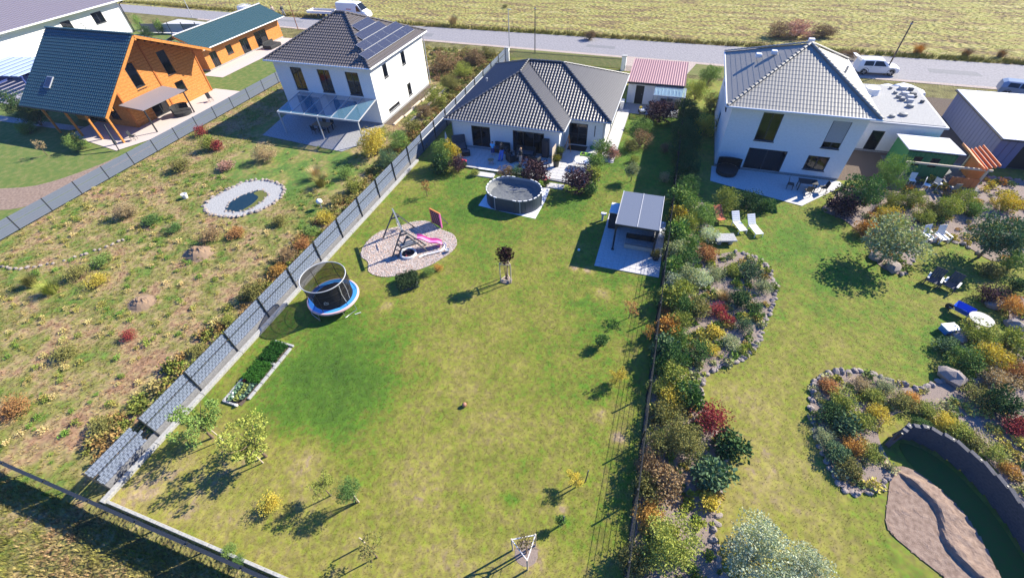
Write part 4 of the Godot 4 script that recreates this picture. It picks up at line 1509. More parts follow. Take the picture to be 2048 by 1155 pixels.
# ---- trampoline -------------------------------------------------------------------
func trampoline() -> void:
	var t := thing("trampoline", "round trampoline with tall dark net and blue edge pad", "trampoline", V(-17.9, 0.02, -14.95))
	var H := 0.74
	var m := Mb.new()
	m.lathe(V(0, H - .02, 0), [Vector2(1.3, 0), Vector2(0, -.03)], 40)
	part(t, "jumping_mat", m, M.black)
	# pad in twelve lengths
	var b := Mb.new()
	var n := 12
	for k in n:
		b = Mb.new()
		for j in 4:
			var a0 := TAU * (k + j / 4.0) / n
			var a1 := TAU * (k + (j + 1) / 4.0) / n
			var d0 := V(cos(a0), 0, sin(a0))
			var d1 := V(cos(a1), 0, sin(a1))
			b.quad(d0 * 1.27 + V(0, H, 0), d1 * 1.27 + V(0, H, 0), d1 * 1.56 + V(0, H + .02, 0), d0 * 1.56 + V(0, H + .02, 0), Vector3.UP)
			b.quad(d0 * 1.27 + V(0, H, 0), d1 * 1.27 + V(0, H, 0), d1 * 1.27 + V(0, H - .05, 0), d0 * 1.27 + V(0, H - .05, 0), -d0)
		part(t, "edge_pad", b, M.blue)
	var bd := Mb.new()
	bd.lathe(V(0, H, 0), [Vector2(1.56, .02), Vector2(1.64, 0.0), Vector2(1.66, -.1)], 48)
	part(t, "red_binding", bd, plain(lin(.66, .42, .42), .5))
	var rr: Array = []
	for k in 40: rr.append(V(cos(TAU * k / 40) * 1.6, H - .06, sin(TAU * k / 40) * 1.6))
	var fr := Mb.new()
	fr.tube(rr, .03, .03, 6, true)
	part(t, "frame_ring", fr, M.steel)
	for k in 4:
		var a := 0.35 + TAU * k / 4.0
		var q := Mb.new()
		var d0 := V(cos(a - .28), 0, sin(a - .28)) * 1.58
		var d1 := V(cos(a + .28), 0, sin(a + .28)) * 1.58
		q.tube([d0 + V(0, H - .08, 0), d0 * 1.03 + V(0, .03, 0), d1 * 1.03 + V(0, .03, 0), d1 + V(0, H - .08, 0)], .024, .024, 6)
		part(t, "leg", q, M.steel)
	# net of fine strips, leaning with the poles
	var R0 := 1.26
	var R1 := 1.4
	var top := 2.42
	var sh := V(-.12, 0, 0.02)
	var net := Mb.new()
	var P := func(a: float, f: float) -> Vector3: return V(cos(a), 0, sin(a)) * lerpf(R0, R1, f) + sh * f + V(0, lerpf(H + .02, top, f), 0)
	for k in 64:
		var a := TAU * k / 64.0
		var c := TAU * (k + 1) / 64.0
		net.smq(P.call(a, 0.0), P.call(c, 0.0), P.call(c, 1.0), P.call(a, 1.0), V(cos(a), 0, sin(a)), V(cos(c), 0, sin(c)), V(cos(c), 0, sin(c)), V(cos(a), 0, sin(a)))
	part(t, "safety_net", net, M.net)
	for f in [.35, .68]:
		var ring: Array = []
		for k in 40: ring.append(P.call(TAU * k / 40.0, f))
		var q := Mb.new()
		q.tube(ring, .014, .014, 5, true)
		part(t, "net_band", q, M.black)
	var ring2: Array = []
	for k in 48: ring2.append(P.call(TAU * k / 48.0, 1.0))
	var q2 := Mb.new()
	q2.tube(ring2, .032, .032, 8, true)
	part(t, "top_ring", q2, M.lightgrey)
	for k in 6:
		var a := TAU * (k + .3) / 6.0
		var q := Mb.new()
		q.tube([P.call(a, 0.0) * V(1.2, 1, 1.2), P.call(a, .1) * V(1.15, 1, 1.15), P.call(a, .5) * V(1.03, 1, 1.03), P.call(a, 1.0)], .02, .02, 6)
		part(t, "net_pole", q, M.anth)
	# white zip edges of the entrance
	for e in [-.13, .13]:
		var q := Mb.new()
		q.tube([P.call(.1 + e, .05) * V(1.01, 1, 1.01), P.call(.1 + e * 1.4, .5) * V(1.01, 1, 1.01), P.call(.1 + e, .95) * V(1.01, 1, 1.01)], .012, .012, 5)
		part(t, "entrance_zip", q, M.white)
	# pale emblem on the front of the net: an open ring with a curl and an upright
	var em := Mb.new()
	var am := 1.12
	var pt := func(x: float, y: float) -> Vector3: return P.call(am - x / 1.3, .38 + y) * V(1.015, 1, 1.015)
	var rg: Array = []
	for k in 13:
		var a := -0.6 + k * (TAU * .86) / 12.0
		rg.append(pt.call(cos(a) * .09, sin(a) * .062))
	em.tube(rg, .014, .014, 5)
	em.tube([pt.call(-.13, -.06), pt.call(-.02, -.05), pt.call(.06, -.075), pt.call(.15, -.06), pt.call(.16, .06)], .011, .011, 5)
	part(t, "emblem", em, M.offwhite)

# ---- vegetable bed on the left --------------------------------------------------------
func beds_left() -> void:
	var s := struct("planting_bed", sheet(rect(-19.62, -11.0, -18.5, -6.85), 0.05), M.soil, "dark soil of the long vegetable bed", "soil")
	var t := thing("bed_edging", "long rectangle of grey kerb stones round the vegetable bed", "edging")
	var k := 0
	for i in 8:
		var z := -10.9 + i * 0.52
		var b := Mb.new()
		b.bev(V(-18.42, .07, z + .25), V(.17, .14, .5), .015)
		if i != 7: part(t, "kerb_stone", b, M.concrete)
		if i > 4:
			var c := Mb.new()
			c.bev(V(-19.68, .07, z + .25), V(.13, .14, .5), .015)
			part(t, "kerb_stone", c, M.concrete)
	for i in 3:
		var b := Mb.new()
		b.bev(V(-19.5 + i * .46, .07, -11.08), V(.45, .14, .14), .015)
		part(t, "kerb_stone", b, M.concrete)
		if i < 2:
			var c := Mb.new()
			c.bev(V(-19.45 + i * .5, .07, -6.78), V(.49, .14, .12), .015)
			part(t, "kerb_stone", c, M.concrete)
	var cx := Mb.new()
	cx.bev(V(-18.75, .07, -9.62), V(.45, .14, .16), .015)
	part(t, "kerb_stone", cx, M.concrete)
	for q in [[-19.15, -10.35, Color(.03, .11, .02), "dense dark green vegetable plants at the far end of the bed"], [-19.1, -8.85, Color(.055, .17, .025), "bright green leafy vegetable plants in the middle of the bed"]]:
		var p := thing("vegetable_plants", q[3], "vegetables", V(q[0], .04, q[1]))
		for i in 12:
			var l := part(p, "leaves", LEAF.broad[i % 3], leaf_mat(q[2]))
			l.position = V(-.35 + (i % 3) * .34 + rf(-.05, .05), .16, -.5 + int(i / 3.0) * .33)
			l.scale = V(.27, .26, .27)
			l.rotation.y = rf(0, 6)
	for i in 11:
		var x := -19.35 + (i % 3) * .33 + rf(-.08, .08)
		var z := -8.0 + int(i / 3.0) * .32 + rf(-.06, .06)
		var c: Color = [Color(.1, .17, .1), Color(.16, .19, .05), Color(.09, .15, .1)][i % 3]
		var p := thing("cabbage", "pale cabbage heads with wide leaves at the near end of the vegetable bed", "cabbage", V(x, .05, z), rf(0, 6), "cabbages in the vegetable bed")
		for j in 9:
			var a := TAU * j / 9.0
			var b := Mb.new()
			var d := V(cos(a), 0, sin(a))
			var sd := V(-d.z, 0, d.x)
			var r := rf(.2, .3)
			b.quad(d * .03 + V(0, .03, 0), d * r * .6 + sd * .11 + V(0, .14, 0), d * r + V(0, .17 + rf(-.05, .05), 0), d * r * .6 - sd * .11 + V(0, .14, 0), V(0, 1, 0))
			part(p, "leaf", b, leaf_mat(c))
		var h := Mb.new()
		h.ball(V(0, .12, 0), V(.08, .08, .08), 7)
		part(p, "heart", h, leaf_mat(c * 1.6))
	for q in [[-19.45, -7.3, "white stone lying among the cabbages"], [-19.3, -7.1, "pale round stone at the near left end of the vegetable bed"], [-18.75, -6.75, "white stone on the near corner of the bed edging"]]:
		var r := thing("stone", q[2], "stone", V(q[0], .1, q[1]))
		part(r, "rock", rock(int(q[0] * 10), V(.1, .08, .09)), M.white)
	var rp := thing("flower", "dark red lettuce beside the middle vegetables", "lettuce", V(-19.35, .08, -8.2))
	var l := part(rp, "leaves", LEAF.broad[1], leaf_mat(Color(.14, .03, .025)))
	l.scale = V(.17, .16, .17)
	l.position.y = .08

# ---- terrace furniture -----------------------------------------------------------------
func sofa(called: String, label: String, at: Vector3, turn: float, w: float, dpt: float, back: bool) -> Node3D:
	var o := thing(called, label, "sofa", at, turn)
	var b := Mb.new()
	b.bev(V(0, .2, 0), V(w, .34, dpt), .02)
	part(o, "base", b, M.wicker)
	var c := Mb.new()
	c.bev(V(0, .43, .04), V(w - .1, .12, dpt - .14), .04)
	part(o, "seat_cushion", c, M.darkcloth)
	if back:
		var d := Mb.new()
		d.bev(V(0, .6, -dpt * .5 + .08), V(w, .5, .14), .03)
		part(o, "backrest", d, M.wicker)
		for s in [-1, 1]:
			var e := Mb.new()
			e.bev(V(s * (w * .5 - .06), .5, .05), V(.12, .3, dpt - .16), .03)
			part(o, "armrest", e, M.wicker)
	return o

func terrace_things() -> void:
	var y := 0.17
	var lo := thing("garden_lounger", "dark wicker lounger with raised back at the left end of the terrace", "lounger", V(-17.9, y, -36.2), 0.5)
	var b := Mb.new()
	b.bev(V(0, .2, .1), V(1.3, .34, 1.5), .03)
	part(lo, "base", b, M.wicker)
	b = Mb.new()
	b.bev(V(0, .43, .15), V(1.15, .12, 1.3), .05)
	part(lo, "cushion", b, M.darkcloth)
	b = Mb.new()
	b.bev(V(0, .75, -.72), V(1.3, .75, .14), .04, Basis(Vector3.RIGHT, -.35))
	part(lo, "backrest", b, M.darkcloth)
	sofa("footstool", "dark wicker footstool in front of the lounger", V(-16.9, y, -35.3), .45, .8, .6, false)
	sofa("garden_sofa", "dark wicker sofa against the wall between the patio doors", V(-13.75, y, -36.75), 0, 1.5, .75, true)
	sofa("garden_sofa", "dark wicker corner sofa in front of the wide patio door", V(-11.3, y, -36.5), 0, 1.9, .8, true)
	sofa("garden_armchair", "dark wicker armchair beside the purple bush, back to the lawn", V(-10.1, y, -35.4), 2.9, .95, .8, true)
	sofa("garden_armchair", "dark wicker armchair left of the grey trousered person", V(-12.35, y, -35.35), 2.4, .85, .75, true)
	var tb := thing("garden_table", "low dark wicker table between the sofas", "table", V(-11.55, y, -35.55))
	b = Mb.new()
	b.bev(V(0, .4, 0), V(.8, .05, .6), .01)
	part(tb, "table_top", b, M.anth)
	b = Mb.new()
	b.bev(V(0, .19, 0), V(.66, .36, .46), .02)
	part(tb, "base", b, M.wicker)
	var tw := thing("side_table", "small round wooden table alone on the terrace", "table", V(-14.0, y, -34.35))
	b = Mb.new()
	b.lathe(V(0, .4, 0), [Vector2(0, 0), Vector2(.3, 0), Vector2(.31, .02), Vector2(.3, .04), Vector2(0, .04)], 14)
	part(tw, "table_top", b, M.wood)
	for k in 3:
		var a := TAU * k / 3.0
		b = Mb.new()
		b.tube([V(cos(a) * .1, .4, sin(a) * .1), V(cos(a) * .24, 0, sin(a) * .24)], .018)
		part(tw, "leg", b, M.wood)
	var sc := thing("wall_cabinet", "tall dark cabinet beside the wide patio door", "cabinet", V(-9.45, y, -36.9))
	b = Mb.new()
	b.bev(V(0, .85, 0), V(.6, 1.7, .5), .02)
	part(sc, "body", b, M.anth)
	for x in [-.145, .145]:
		var d := Mb.new()
		d.bev(V(x, .85, .26), V(.275, 1.6, .02), .005)
		part(sc, "door", d, M.frame)
	var pr := thing("parasol", "closed pale parasol standing behind the left lounger", "parasol", V(-19.0, y, -35.7))
	b = Mb.new()
	b.tube([V(0, 0, 0), V(0, 1.9, 0)], .025)
	part(pr, "pole", b, M.lightgrey)
	b = Mb.new()
	b.lathe(V(0, .6, 0), [Vector2(.04, 0), Vector2(.16, .25), Vector2(.1, .9), Vector2(.03, 1.25)], 8)
	part(pr, "folded_canopy", b, M.offwhite)
	b = Mb.new()
	b.bev(V(0, .05, 0), V(.5, .1, .5), .02)
	part(pr, "base", b, M.concrete)
	# easel
	var ea := thing("easel", "wooden easel standing in the shaded corner by the inner patio door", "easel", V(-7.65, y, -38.6))
	for q in [[-.32, .3], [.32, .3], [0, -.4]]:
		b = Mb.new()
		b.beam(V(0, 1.6, 0), V(q[0], 0, q[1]), .035, .05)
		part(ea, "leg", b, M.orangewood)
	b = Mb.new()
	b.beam(V(-.3, .7, .2), V(.3, .7, .2), .04, .05)
	part(ea, "shelf", b, M.palewood)
	var dm := thing("door_mat", "large dark door mat before the inner patio door", "mat", V(-6.9, y, -39.2))
	b = Mb.new()
	b.bev(V(0, .015, 0), V(1.8, .02, 1.0), .005)
	part(dm, "mat", b, M.black)
	var pt := thing("watering_can", "green watering can by the white wall right of the inner patio door", "watering can", V(-5.5, y, -39.5))
	b = Mb.new()
	b.lathe(Vector3.ZERO, [Vector2(0, 0), Vector2(.2, 0), Vector2(.22, .2), Vector2(.15, .26), Vector2(0, .26)], 12)
	part(pt, "body", b, M.green)
	b = Mb.new()
	b.tube([V(.18, .08, 0), V(.45, .3, 0)], .02, .02, 6)
	part(pt, "spout", b, M.green)
	b = Mb.new()
	b.tube([V(-.2, .1, 0), V(-.3, .3, 0), V(-.1, .38, 0), V(0, .26, 0)], .015, .015, 5)
	part(pt, "handle", b, M.green)
	var sp := thing("privacy_screen", "pale wooden privacy panel on the house corner behind the yellow planter", "screen", V(-8.5, y, -36.3), 1.45)
	for k in 6:
		b = Mb.new()
		b.bev(V(-.4 + k * .16, .75, 0), V(.145, 1.5, .03), .005)
		part(sp, "board", b, M.palewood)
	for q in [[-8.05, -35.4, 1.5, "tall dark pot with yellow-green shrub at the terrace middle"], [-8.1, -36.9, 1.2, "dark pot with green shrub against the house corner"]]:
		var o := thing("potted_plant", q[3], "potted plant", V(q[0], y, q[1]))
		b = Mb.new()
		b.lathe(Vector3.ZERO, [Vector2(.0, 0), Vector2(.24, 0), Vector2(.3, .6), Vector2(.26, .6), Vector2(.24, .54), Vector2(0, .54)], 4)
		part(o, "pot", b, M.anth)
		var l := part(o, "foliage", LEAF.fine[0], leaf_mat(Color(.2, .19, .02) if q[2] > 1.3 else Color(.1, .14, .025)))
		l.position.y = .8
		l.scale = V(.5, .55, .5)
	var pp := thing("potted_plant", "low pot with yellowish shrub at the right front of the pergola", "potted plant", V(1.75, .08, -25.0))
	b = Mb.new()
	b.lathe(Vector3.ZERO, [Vector2(.0, 0), Vector2(.2, 0), Vector2(.27, .3), Vector2(.24, .3), Vector2(0, .26)], 12)
	part(pp, "pot", b, M.anth)
	var lf := part(pp, "foliage", LEAF.fine[1], leaf_mat(Color(.14, .13, .03)))
	lf.position.y = .55
	lf.scale = V(.4, .4, .4)
	var wt := thing("garden_table", "round white table on the sunny right half of the terrace", "table", V(-5.85, y, -35.95))
	b = Mb.new()
	b.lathe(V(0, .62, 0), [Vector2(0, 0), Vector2(.62, 0), Vector2(.64, .02), Vector2(.62, .05), Vector2(0, .05)], 20)
	part(wt, "table_top", b, M.whitepaint)
	b = Mb.new()
	b.lathe(Vector3.ZERO, [Vector2(.3, 0), Vector2(.28, .04), Vector2(.05, .08), Vector2(.05, .62)], 12)
	part(wt, "foot", b, M.white)
	var bk := thing("bucket", "small grey bucket on the terrace left of the white table", "bucket", V(-6.75, y, -35.3))
	b = Mb.new()
	b.lathe(Vector3.ZERO, [Vector2(.1, 0), Vector2(.15, .28), Vector2(.13, .28), Vector2(.09, .04), Vector2(0, .04)], 12)
	part(bk, "body", b, M.lightgrey)
	var gt := thing("sand_table", "lime green children's play table on the right half of the terrace", "play table", V(-5.7, y, -37.5))
	b = Mb.new()
	b.bev(V(0, .4, 0), V(1.15, .12, .6), .04)
	part(gt, "tray", b, M.limegreen)
	for x in [-.3, .3]:
		b = Mb.new()
		b.ball(V(x, .46, 0), V(.2, .06, .2), 10)
		part(gt, "basin_lid", b, M.black if x < 0 else M.green)
	for q in [[-.5, -.22], [.5, -.22], [-.5, .22], [.5, .22]]:
		b = Mb.new()
		b.tube([V(q[0], 0, q[1]), V(q[0], .36, q[1])], .03)
		part(gt, "leg", b, M.anth)
	# roses at the terrace edge
	for q in [[-16.3, -33.3, .8, Color(.65, .03, .08), "tall bright red rose at the left terrace edge"], [-8.15, -32.2, .8, Color(.6, .12, .12), "pink and red rose bush between the terrace step and the pool"]]:
		var o := thing("rose_bush", q[4], "rose", V(q[0], 0.03, q[1]))
		b = Mb.new()
		for k in 4: b.tube([V(rf(-.05, .05), 0, rf(-.05, .05)), V(rf(-.25, .25), q[2], rf(-.25, .25))], .012, .008, 4)
		part(o, "stem", b, M.trunk)
		var l := part(o, "foliage", LEAF.fine[0], leaf_mat(Color(.06, .1, .03)))
		l.position.y = q[2] * .45
		l.scale = V(.38, .36, .38)
		for k in 8:
			var f := Mb.new()
			f.ball(Vector3.ZERO, V(.08, .06, .08), 6)
			var fo := part(o, "bloom", f, plain((q[3] as Color).linear_to_srgb(), .6))
			fo.position = V(rf(-.28, .28), q[2] * rf(.7, 1.15), rf(-.28, .28))

# ---- figures: a smooth field round tapered bones, meshed as surface nets ------------------
# bones: [a, b, radius a, radius b]; grows by `grow`
func skin_net(b: Mb, bones: Array, cell: float, grow: float, k: float) -> void:
	var lo := Vector3.INF
	var hi := -Vector3.INF
	for q in bones:
		var r: float = maxf(q[2], q[3]) + grow + cell * 3.0
		for e in 2:
			lo = lo.min(q[e] - Vector3(r, r, r))
			hi = hi.max(q[e] + Vector3(r, r, r))
	var nx := int((hi.x - lo.x) / cell) + 2
	var ny := int((hi.y - lo.y) / cell) + 2
	var nz := int((hi.z - lo.z) / cell) + 2
	var F := PackedFloat32Array()
	F.resize(nx * ny * nz)
	F.fill(1.0)
	for q in bones:
		var a: Vector3 = q[0]
		var d: Vector3 = q[1] - q[0]
		var l2 := maxf(d.length_squared(), 1e-8)
		var r0: float = q[2] + grow
		var r1: float = q[3] + grow
		var m := maxf(r0, r1) + cell * 2.5 + k
		var p0 := ((q[0] as Vector3).min(q[1]) - Vector3(m, m, m) - lo) / cell
		var p1 := ((q[0] as Vector3).max(q[1]) + Vector3(m, m, m) - lo) / cell
		for z in range(maxi(0, int(p0.z)), mini(nz, int(p1.z) + 2)):
			for y in range(maxi(0, int(p0.y)), mini(ny, int(p1.y) + 2)):
				var row := (z * ny + y) * nx
				for x in range(maxi(0, int(p0.x)), mini(nx, int(p1.x) + 2)):
					var p := lo + Vector3(x, y, z) * cell - a
					var t := clampf(p.dot(d) / l2, 0.0, 1.0)
					var v := (p - d * t).length() - lerpf(r0, r1, t)
					var o := F[row + x]
					var h := maxf(k - absf(o - v), 0.0) / k
					F[row + x] = minf(o, v) - h * h * k * 0.25
	var idx := {}
	var sx := 1
	var sy := nx
	var sz := nx * ny
	var corner: Array = [0, 1, sy, sy + 1, sz, sz + 1, sz + sy, sz + sy + 1]
	var edges: Array = [[0, 1], [2, 3], [4, 5], [6, 7], [0, 2], [1, 3], [4, 6], [5, 7], [0, 4], [1, 5], [2, 6], [3, 7]]
	var P := PackedVector3Array()
	var N := PackedVector3Array()
	for z in nz - 1:
		for y in ny - 1:
			var row := (z * ny + y) * nx
			for x in nx - 1:
				var i := row + x
				var f0 := F[i]
				if f0 > cell * 3.0: continue
				var mask := 0
				for c in 8:
					if F[i + corner[c]] < 0.0: mask |= 1 << c
				if mask == 0 or mask == 255: continue
				var s := Vector3.ZERO
				var cnt := 0
				for e in edges:
					var va := F[i + corner[e[0]]]
					var vb := F[i + corner[e[1]]]
					if (va < 0.0) != (vb < 0.0):
						var t := va / (va - vb)
						var ca := Vector3(e[0] & 1, (e[0] >> 1) & 1, e[0] >> 2)
						var cb := Vector3(e[1] & 1, (e[1] >> 1) & 1, e[1] >> 2)
						s += ca.lerp(cb, t)
						cnt += 1
				var g := Vector3(F[i + 1] + F[i + 1 + sy] + F[i + 1 + sz] + F[i + 1 + sy + sz] - F[i] - F[i + sy] - F[i + sz] - F[i + sy + sz],
					F[i + sy] + F[i + sy + 1] + F[i + sy + sz] + F[i + sy + sz + 1] - F[i] - F[i + 1] - F[i + sz] - F[i + sz + 1],
					F[i + sz] + F[i + sz + 1] + F[i + sz + sy] + F[i + sz + sy + 1] - F[i] - F[i + 1] - F[i + sy] - F[i + sy + 1])
				idx[i] = P.size()
				P.append(lo + (Vector3(x, y, z) + s / cnt) * cell)
				N.append(g.normalized())
	for i in idx:
		var a0: float = F[i]
		for ax in 3:
			var st: int = [sx, sy, sz][ax]
			var o1: int = [sy, sz, sx][ax]
			var o2: int = [sz, sx, sy][ax]
			var b0: float = F[i + st]
			if (a0 < 0.0) == (b0 < 0.0): continue
			if not (idx.has(i - o1) and idx.has(i - o2) and idx.has(i - o1 - o2)): continue
			var q0: int = idx[i]
			var q1: int = idx[i - o1]
			var q2: int = idx[i - o1 - o2]
			var q3: int = idx[i - o2]
			b.smq(P[q0], P[q1], P[q2], P[q3], N[q0], N[q1], N[q2], N[q3])

# joints given in metres for a figure 1.75 m tall facing +z; s scales it
func person(label: String, at: Vector3, turn: float, s: float, J: Dictionary, look: Dictionary) -> void:
	var d := {"pel": V(0, .95, 0), "chest": V(0, 1.3, 0), "neck": V(0, 1.47, 0), "head": V(0, 1.62, .02),
		"ls": V(-.18, 1.42, 0), "le": V(-.25, 1.14, -.02), "lw": V(-.25, .9, .06), "rs": V(.18, 1.42, 0), "re": V(.25, 1.14, -.02), "rw": V(.25, .9, .06),
		"lh": V(-.095, .92, 0), "lk": V(-.11, .5, .03), "la": V(-.11, .08, -.02), "rh": V(.095, .92, 0), "rk": V(.11, .5, .03), "ra": V(.11, .08, -.02)}
	for q in J: d[q] = J[q]
	var o := thing("person", label, "person", at, turn)
	o.scale = Vector3.ONE * s
	var hd: Vector3 = d.head
	var body := Mb.new()
	body.col = (look.skin as Color)
	var core: Array = [[d.pel + V(-.06, 0, 0), d.pel + V(.06, 0, 0), .125, .125], [d.pel, d.chest, .12, .14], [d.chest + V(-.07, .02, 0), d.chest + V(.07, .02, 0), .12, .12], [d.ls, d.rs, .07, .07], [d.chest, d.neck, .11, .06], [d.neck, hd - V(0, .04, 0), .052, .05]]
	var arms: Array = [[d.ls, d.le, .056, .042], [d.le, d.lw, .042, .028], [d.rs, d.re, .056, .042], [d.re, d.rw, .042, .028]]
	var legs: Array = [[d.lh, d.lk, .088, .058], [d.lk, d.la, .056, .036], [d.rh, d.rk, .088, .058], [d.rk, d.ra, .056, .036]]
	var feet: Array = [[d.la - V(0, .03, .03), d.la + V(0, -.05, .16), .038, .032], [d.ra - V(0, .03, .03), d.ra + V(0, -.05, .16), .038, .032]]
	skin_net(body, core + arms + legs + feet, .022, 0.0, .05)
	# head with jaw, nose and ears on a finer grid
	skin_net(body, [[hd + V(0, .035, -.01), hd + V(0, .02, .01), .098, .09], [hd + V(0, -.03, .02), hd + V(0, -.085, .05), .075, .045], [hd + V(0, .01, .09), hd + V(0, -.025, .118), .012, .02], [hd + V(-.096, -.01, 0), hd + V(-.1, .02, -.01), .018, .02], [hd + V(.096, -.01, 0), hd + V(.1, .02, -.01), .018, .02], [hd - V(0, .12, .01), hd - V(0, .06, .01), .05, .055]], .011, 0.0, .02)
	# hands: palm, four unequal fingers with a bend, a thumb from the side
	for q in [["le", "lw", 1.0], ["re", "rw", -1.0]]:
		var dir: Vector3 = (d[q[1]] - d[q[0]]).normalized()
		var sd: Vector3 = dir.cross(V(0, 0, 1)).normalized() * q[2]
		if sd.length() < .1: sd = V(1, 0, 0)
		var nn := dir.cross(sd)
		var w: Vector3 = d[q[1]]
		body.tube([w - dir * .01, w + dir * .04, w + dir * .09], .026, .034, 8)
		for k in 4:
			var f0: Vector3 = w + dir * .085 + sd * (-.026 + k * .0175)
			var L: float = [.07, .08, .075, .055][k]
			body.tube([f0, f0 + dir * L * .5, f0 + dir * L * .9 + nn * L * .25], .009, .007, 5)
		body.tube([w + dir * .03 - sd * .03, w + dir * .065 - sd * .055, w + dir * .1 - sd * .055 + nn * .01], .011, .008, 5)
	for sx in [-.034, .034]:
		body.col = Color(.01, .01, .012)
		body.ball(hd + V(sx, .012, .094), V(.011, .008, .008), 6)
	body.col = Color(.3, .09, .07)
	body.ball(hd + V(0, -.062, .098), V(.024, .006, .008), 6)
	part(o, "body", body, plain(Color.WHITE, .6))
	var sh := Mb.new()
	var sl: float = look.sleeve
	skin_net(sh, core.slice(0, 5) + [[d.ls, (d.ls as Vector3).lerp(d.le, minf(sl, 1.0)), .06, .05], [d.rs, (d.rs as Vector3).lerp(d.re, minf(sl, 1.0)), .06, .05]] + ([[d.le, (d.le as Vector3).lerp(d.lw, .9), .046, .032], [d.re, (d.re as Vector3).lerp(d.rw, .9), .046, .032]] if sl > 1.0 else []), .022, .016, .05)
	part(o, "shirt", sh, look.shirt)
	var tr := Mb.new()
	var tl: float = look.trouser
	var set2: Array = [core[0], [d.pel, d.pel + V(0, .08, 0), .12, .125], [d.lh, d.lk, .092, .068], [d.rh, d.rk, .092, .068]]
	if tl > 1.0: set2 += [[d.lk, (d.lk as Vector3).lerp(d.la, .95), .068, .06], [d.rk, (d.rk as Vector3).lerp(d.ra, .95), .068, .06]]
	skin_net(tr, set2, .022, .02, .04)
	part(o, "trousers", tr, look.legs)
	for q in ["la", "ra"]:
		var sb := Mb.new()
		sb.ball(d[q] + V(0, -.035, .06), V(.052, .05, .14), 8)
		part(o, "shoe", sb, look.shoe)
	var hr := Mb.new()
	if look.hair == "cap":
		skin_net(hr, [[hd + V(0, .06, -.02), hd + V(0, .055, -.03), .098, .098], [hd + V(0, -.01, -.07), hd + V(0, .04, -.05), .05, .07]], .014, .003, .02)
	elif look.hair == "long":
		skin_net(hr, [[hd + V(0, .06, -.02), hd + V(0, .05, -.03), .1, .1], [hd + V(-.07, 0, -.06), hd + V(-.09, -.2, -.04), .05, .04], [hd + V(.07, 0, -.06), hd + V(.09, -.2, -.04), .05, .04], [hd + V(0, 0, -.08), hd + V(0, -.24, -.08), .07, .05]], .014, .003, .02)
	else:
		skin_net(hr, [[hd + V(0, .03, -.05), hd + V(0, -.02, -.06), .088, .07], [hd + V(0, .08, -.03), hd + V(0, .08, -.035), .075, .075]], .014, .003, .02)
	part(o, "hair", hr, look.haircol)

func people() -> void:
	var sk := Color(.5, .31, .22)
	person("child in a light blue T-shirt and navy shorts standing on the terrace", V(-14.3, .17, -35.75), 0.1, .84,
		{"lw": V(-.14, .95, -.12), "rw": V(.16, .96, -.1), "le": V(-.27, 1.16, -.1), "re": V(.27, 1.16, -.1)},
		{"skin": sk, "shirt": plain(lin(.12, .5, .85), .8), "sleeve": .6, "legs": M.navy, "trouser": .9, "shoe": M.white, "hair": "cap", "haircol": plain(lin(.03, .022, .018), .7)})
	person("person in black top and blue jeans stepping forward on the terrace, one arm out", V(-13.2, .17, -35.3), -0.35, 1.0,
		{"re": V(.36, 1.2, .04), "rw": V(.52, 1.08, .2), "lw": V(-.2, .94, .12), "rh": V(.09, .92, .02), "rk": V(.13, .52, .14), "ra": V(.04, .08, .12), "la": V(-.16, .1, .3), "lk": V(-.12, .54, .2), "head": V(-.02, 1.6, .06)},
		{"skin": sk, "shirt": M.black, "sleeve": 2.0, "legs": plain(lin(.06, .16, .6), .8), "trouser": 2.0, "shoe": M.navy, "hair": "long", "haircol": plain(lin(.04, .026, .016), .7)})
	person("person in black T-shirt and grey trousers behind the purple bush, hands before the belly", V(-11.2, .17, -34.7), -0.9, 1.02,
		{"le": V(-.27, 1.14, .05), "lw": V(-.08, 1.06, .25), "re": V(.27, 1.14, .05), "rw": V(.1, 1.06, .25)},
		{"skin": sk, "shirt": M.black, "sleeve": .75, "legs": plain(lin(.36, .34, .31), .8), "trouser": 2.0, "shoe": M.black, "hair": "short", "haircol": plain(lin(.42, .25, .12), .7)})
	person("walker in pale top on the far road, left of the other walker", V(-71.9, .02, -75.2), 1.2, 1.0,
		{"la": V(-.11, .1, .26), "lk": V(-.1, .52, .16), "ra": V(.11, .1, -.28), "rk": V(.1, .5, .0)},
		{"skin": sk, "shirt": plain(lin(.5, .4, .34), .8), "sleeve": 2.0, "legs": plain(lin(.14, .13, .13), .8), "trouser": 2.0, "shoe": M.black, "hair": "long", "haircol": plain(lin(.2, .11, .06), .7)})
	person("walker in dark jacket on the far road, right of the other walker", V(-69.9, .02, -75.4), 1.3, 1.04,
		{"ra": V(.11, .1, .26), "rk": V(.1, .52, .16), "la": V(-.11, .1, -.28), "lk": V(-.1, .5, .0)},
		{"skin": sk, "shirt": plain(lin(.05, .055, .06), .8), "sleeve": 2.0, "legs": plain(lin(.2, .21, .23), .8), "trouser": 2.0, "shoe": M.black, "hair": "cap", "haircol": plain(lin(.1, .05, .03), .7)})

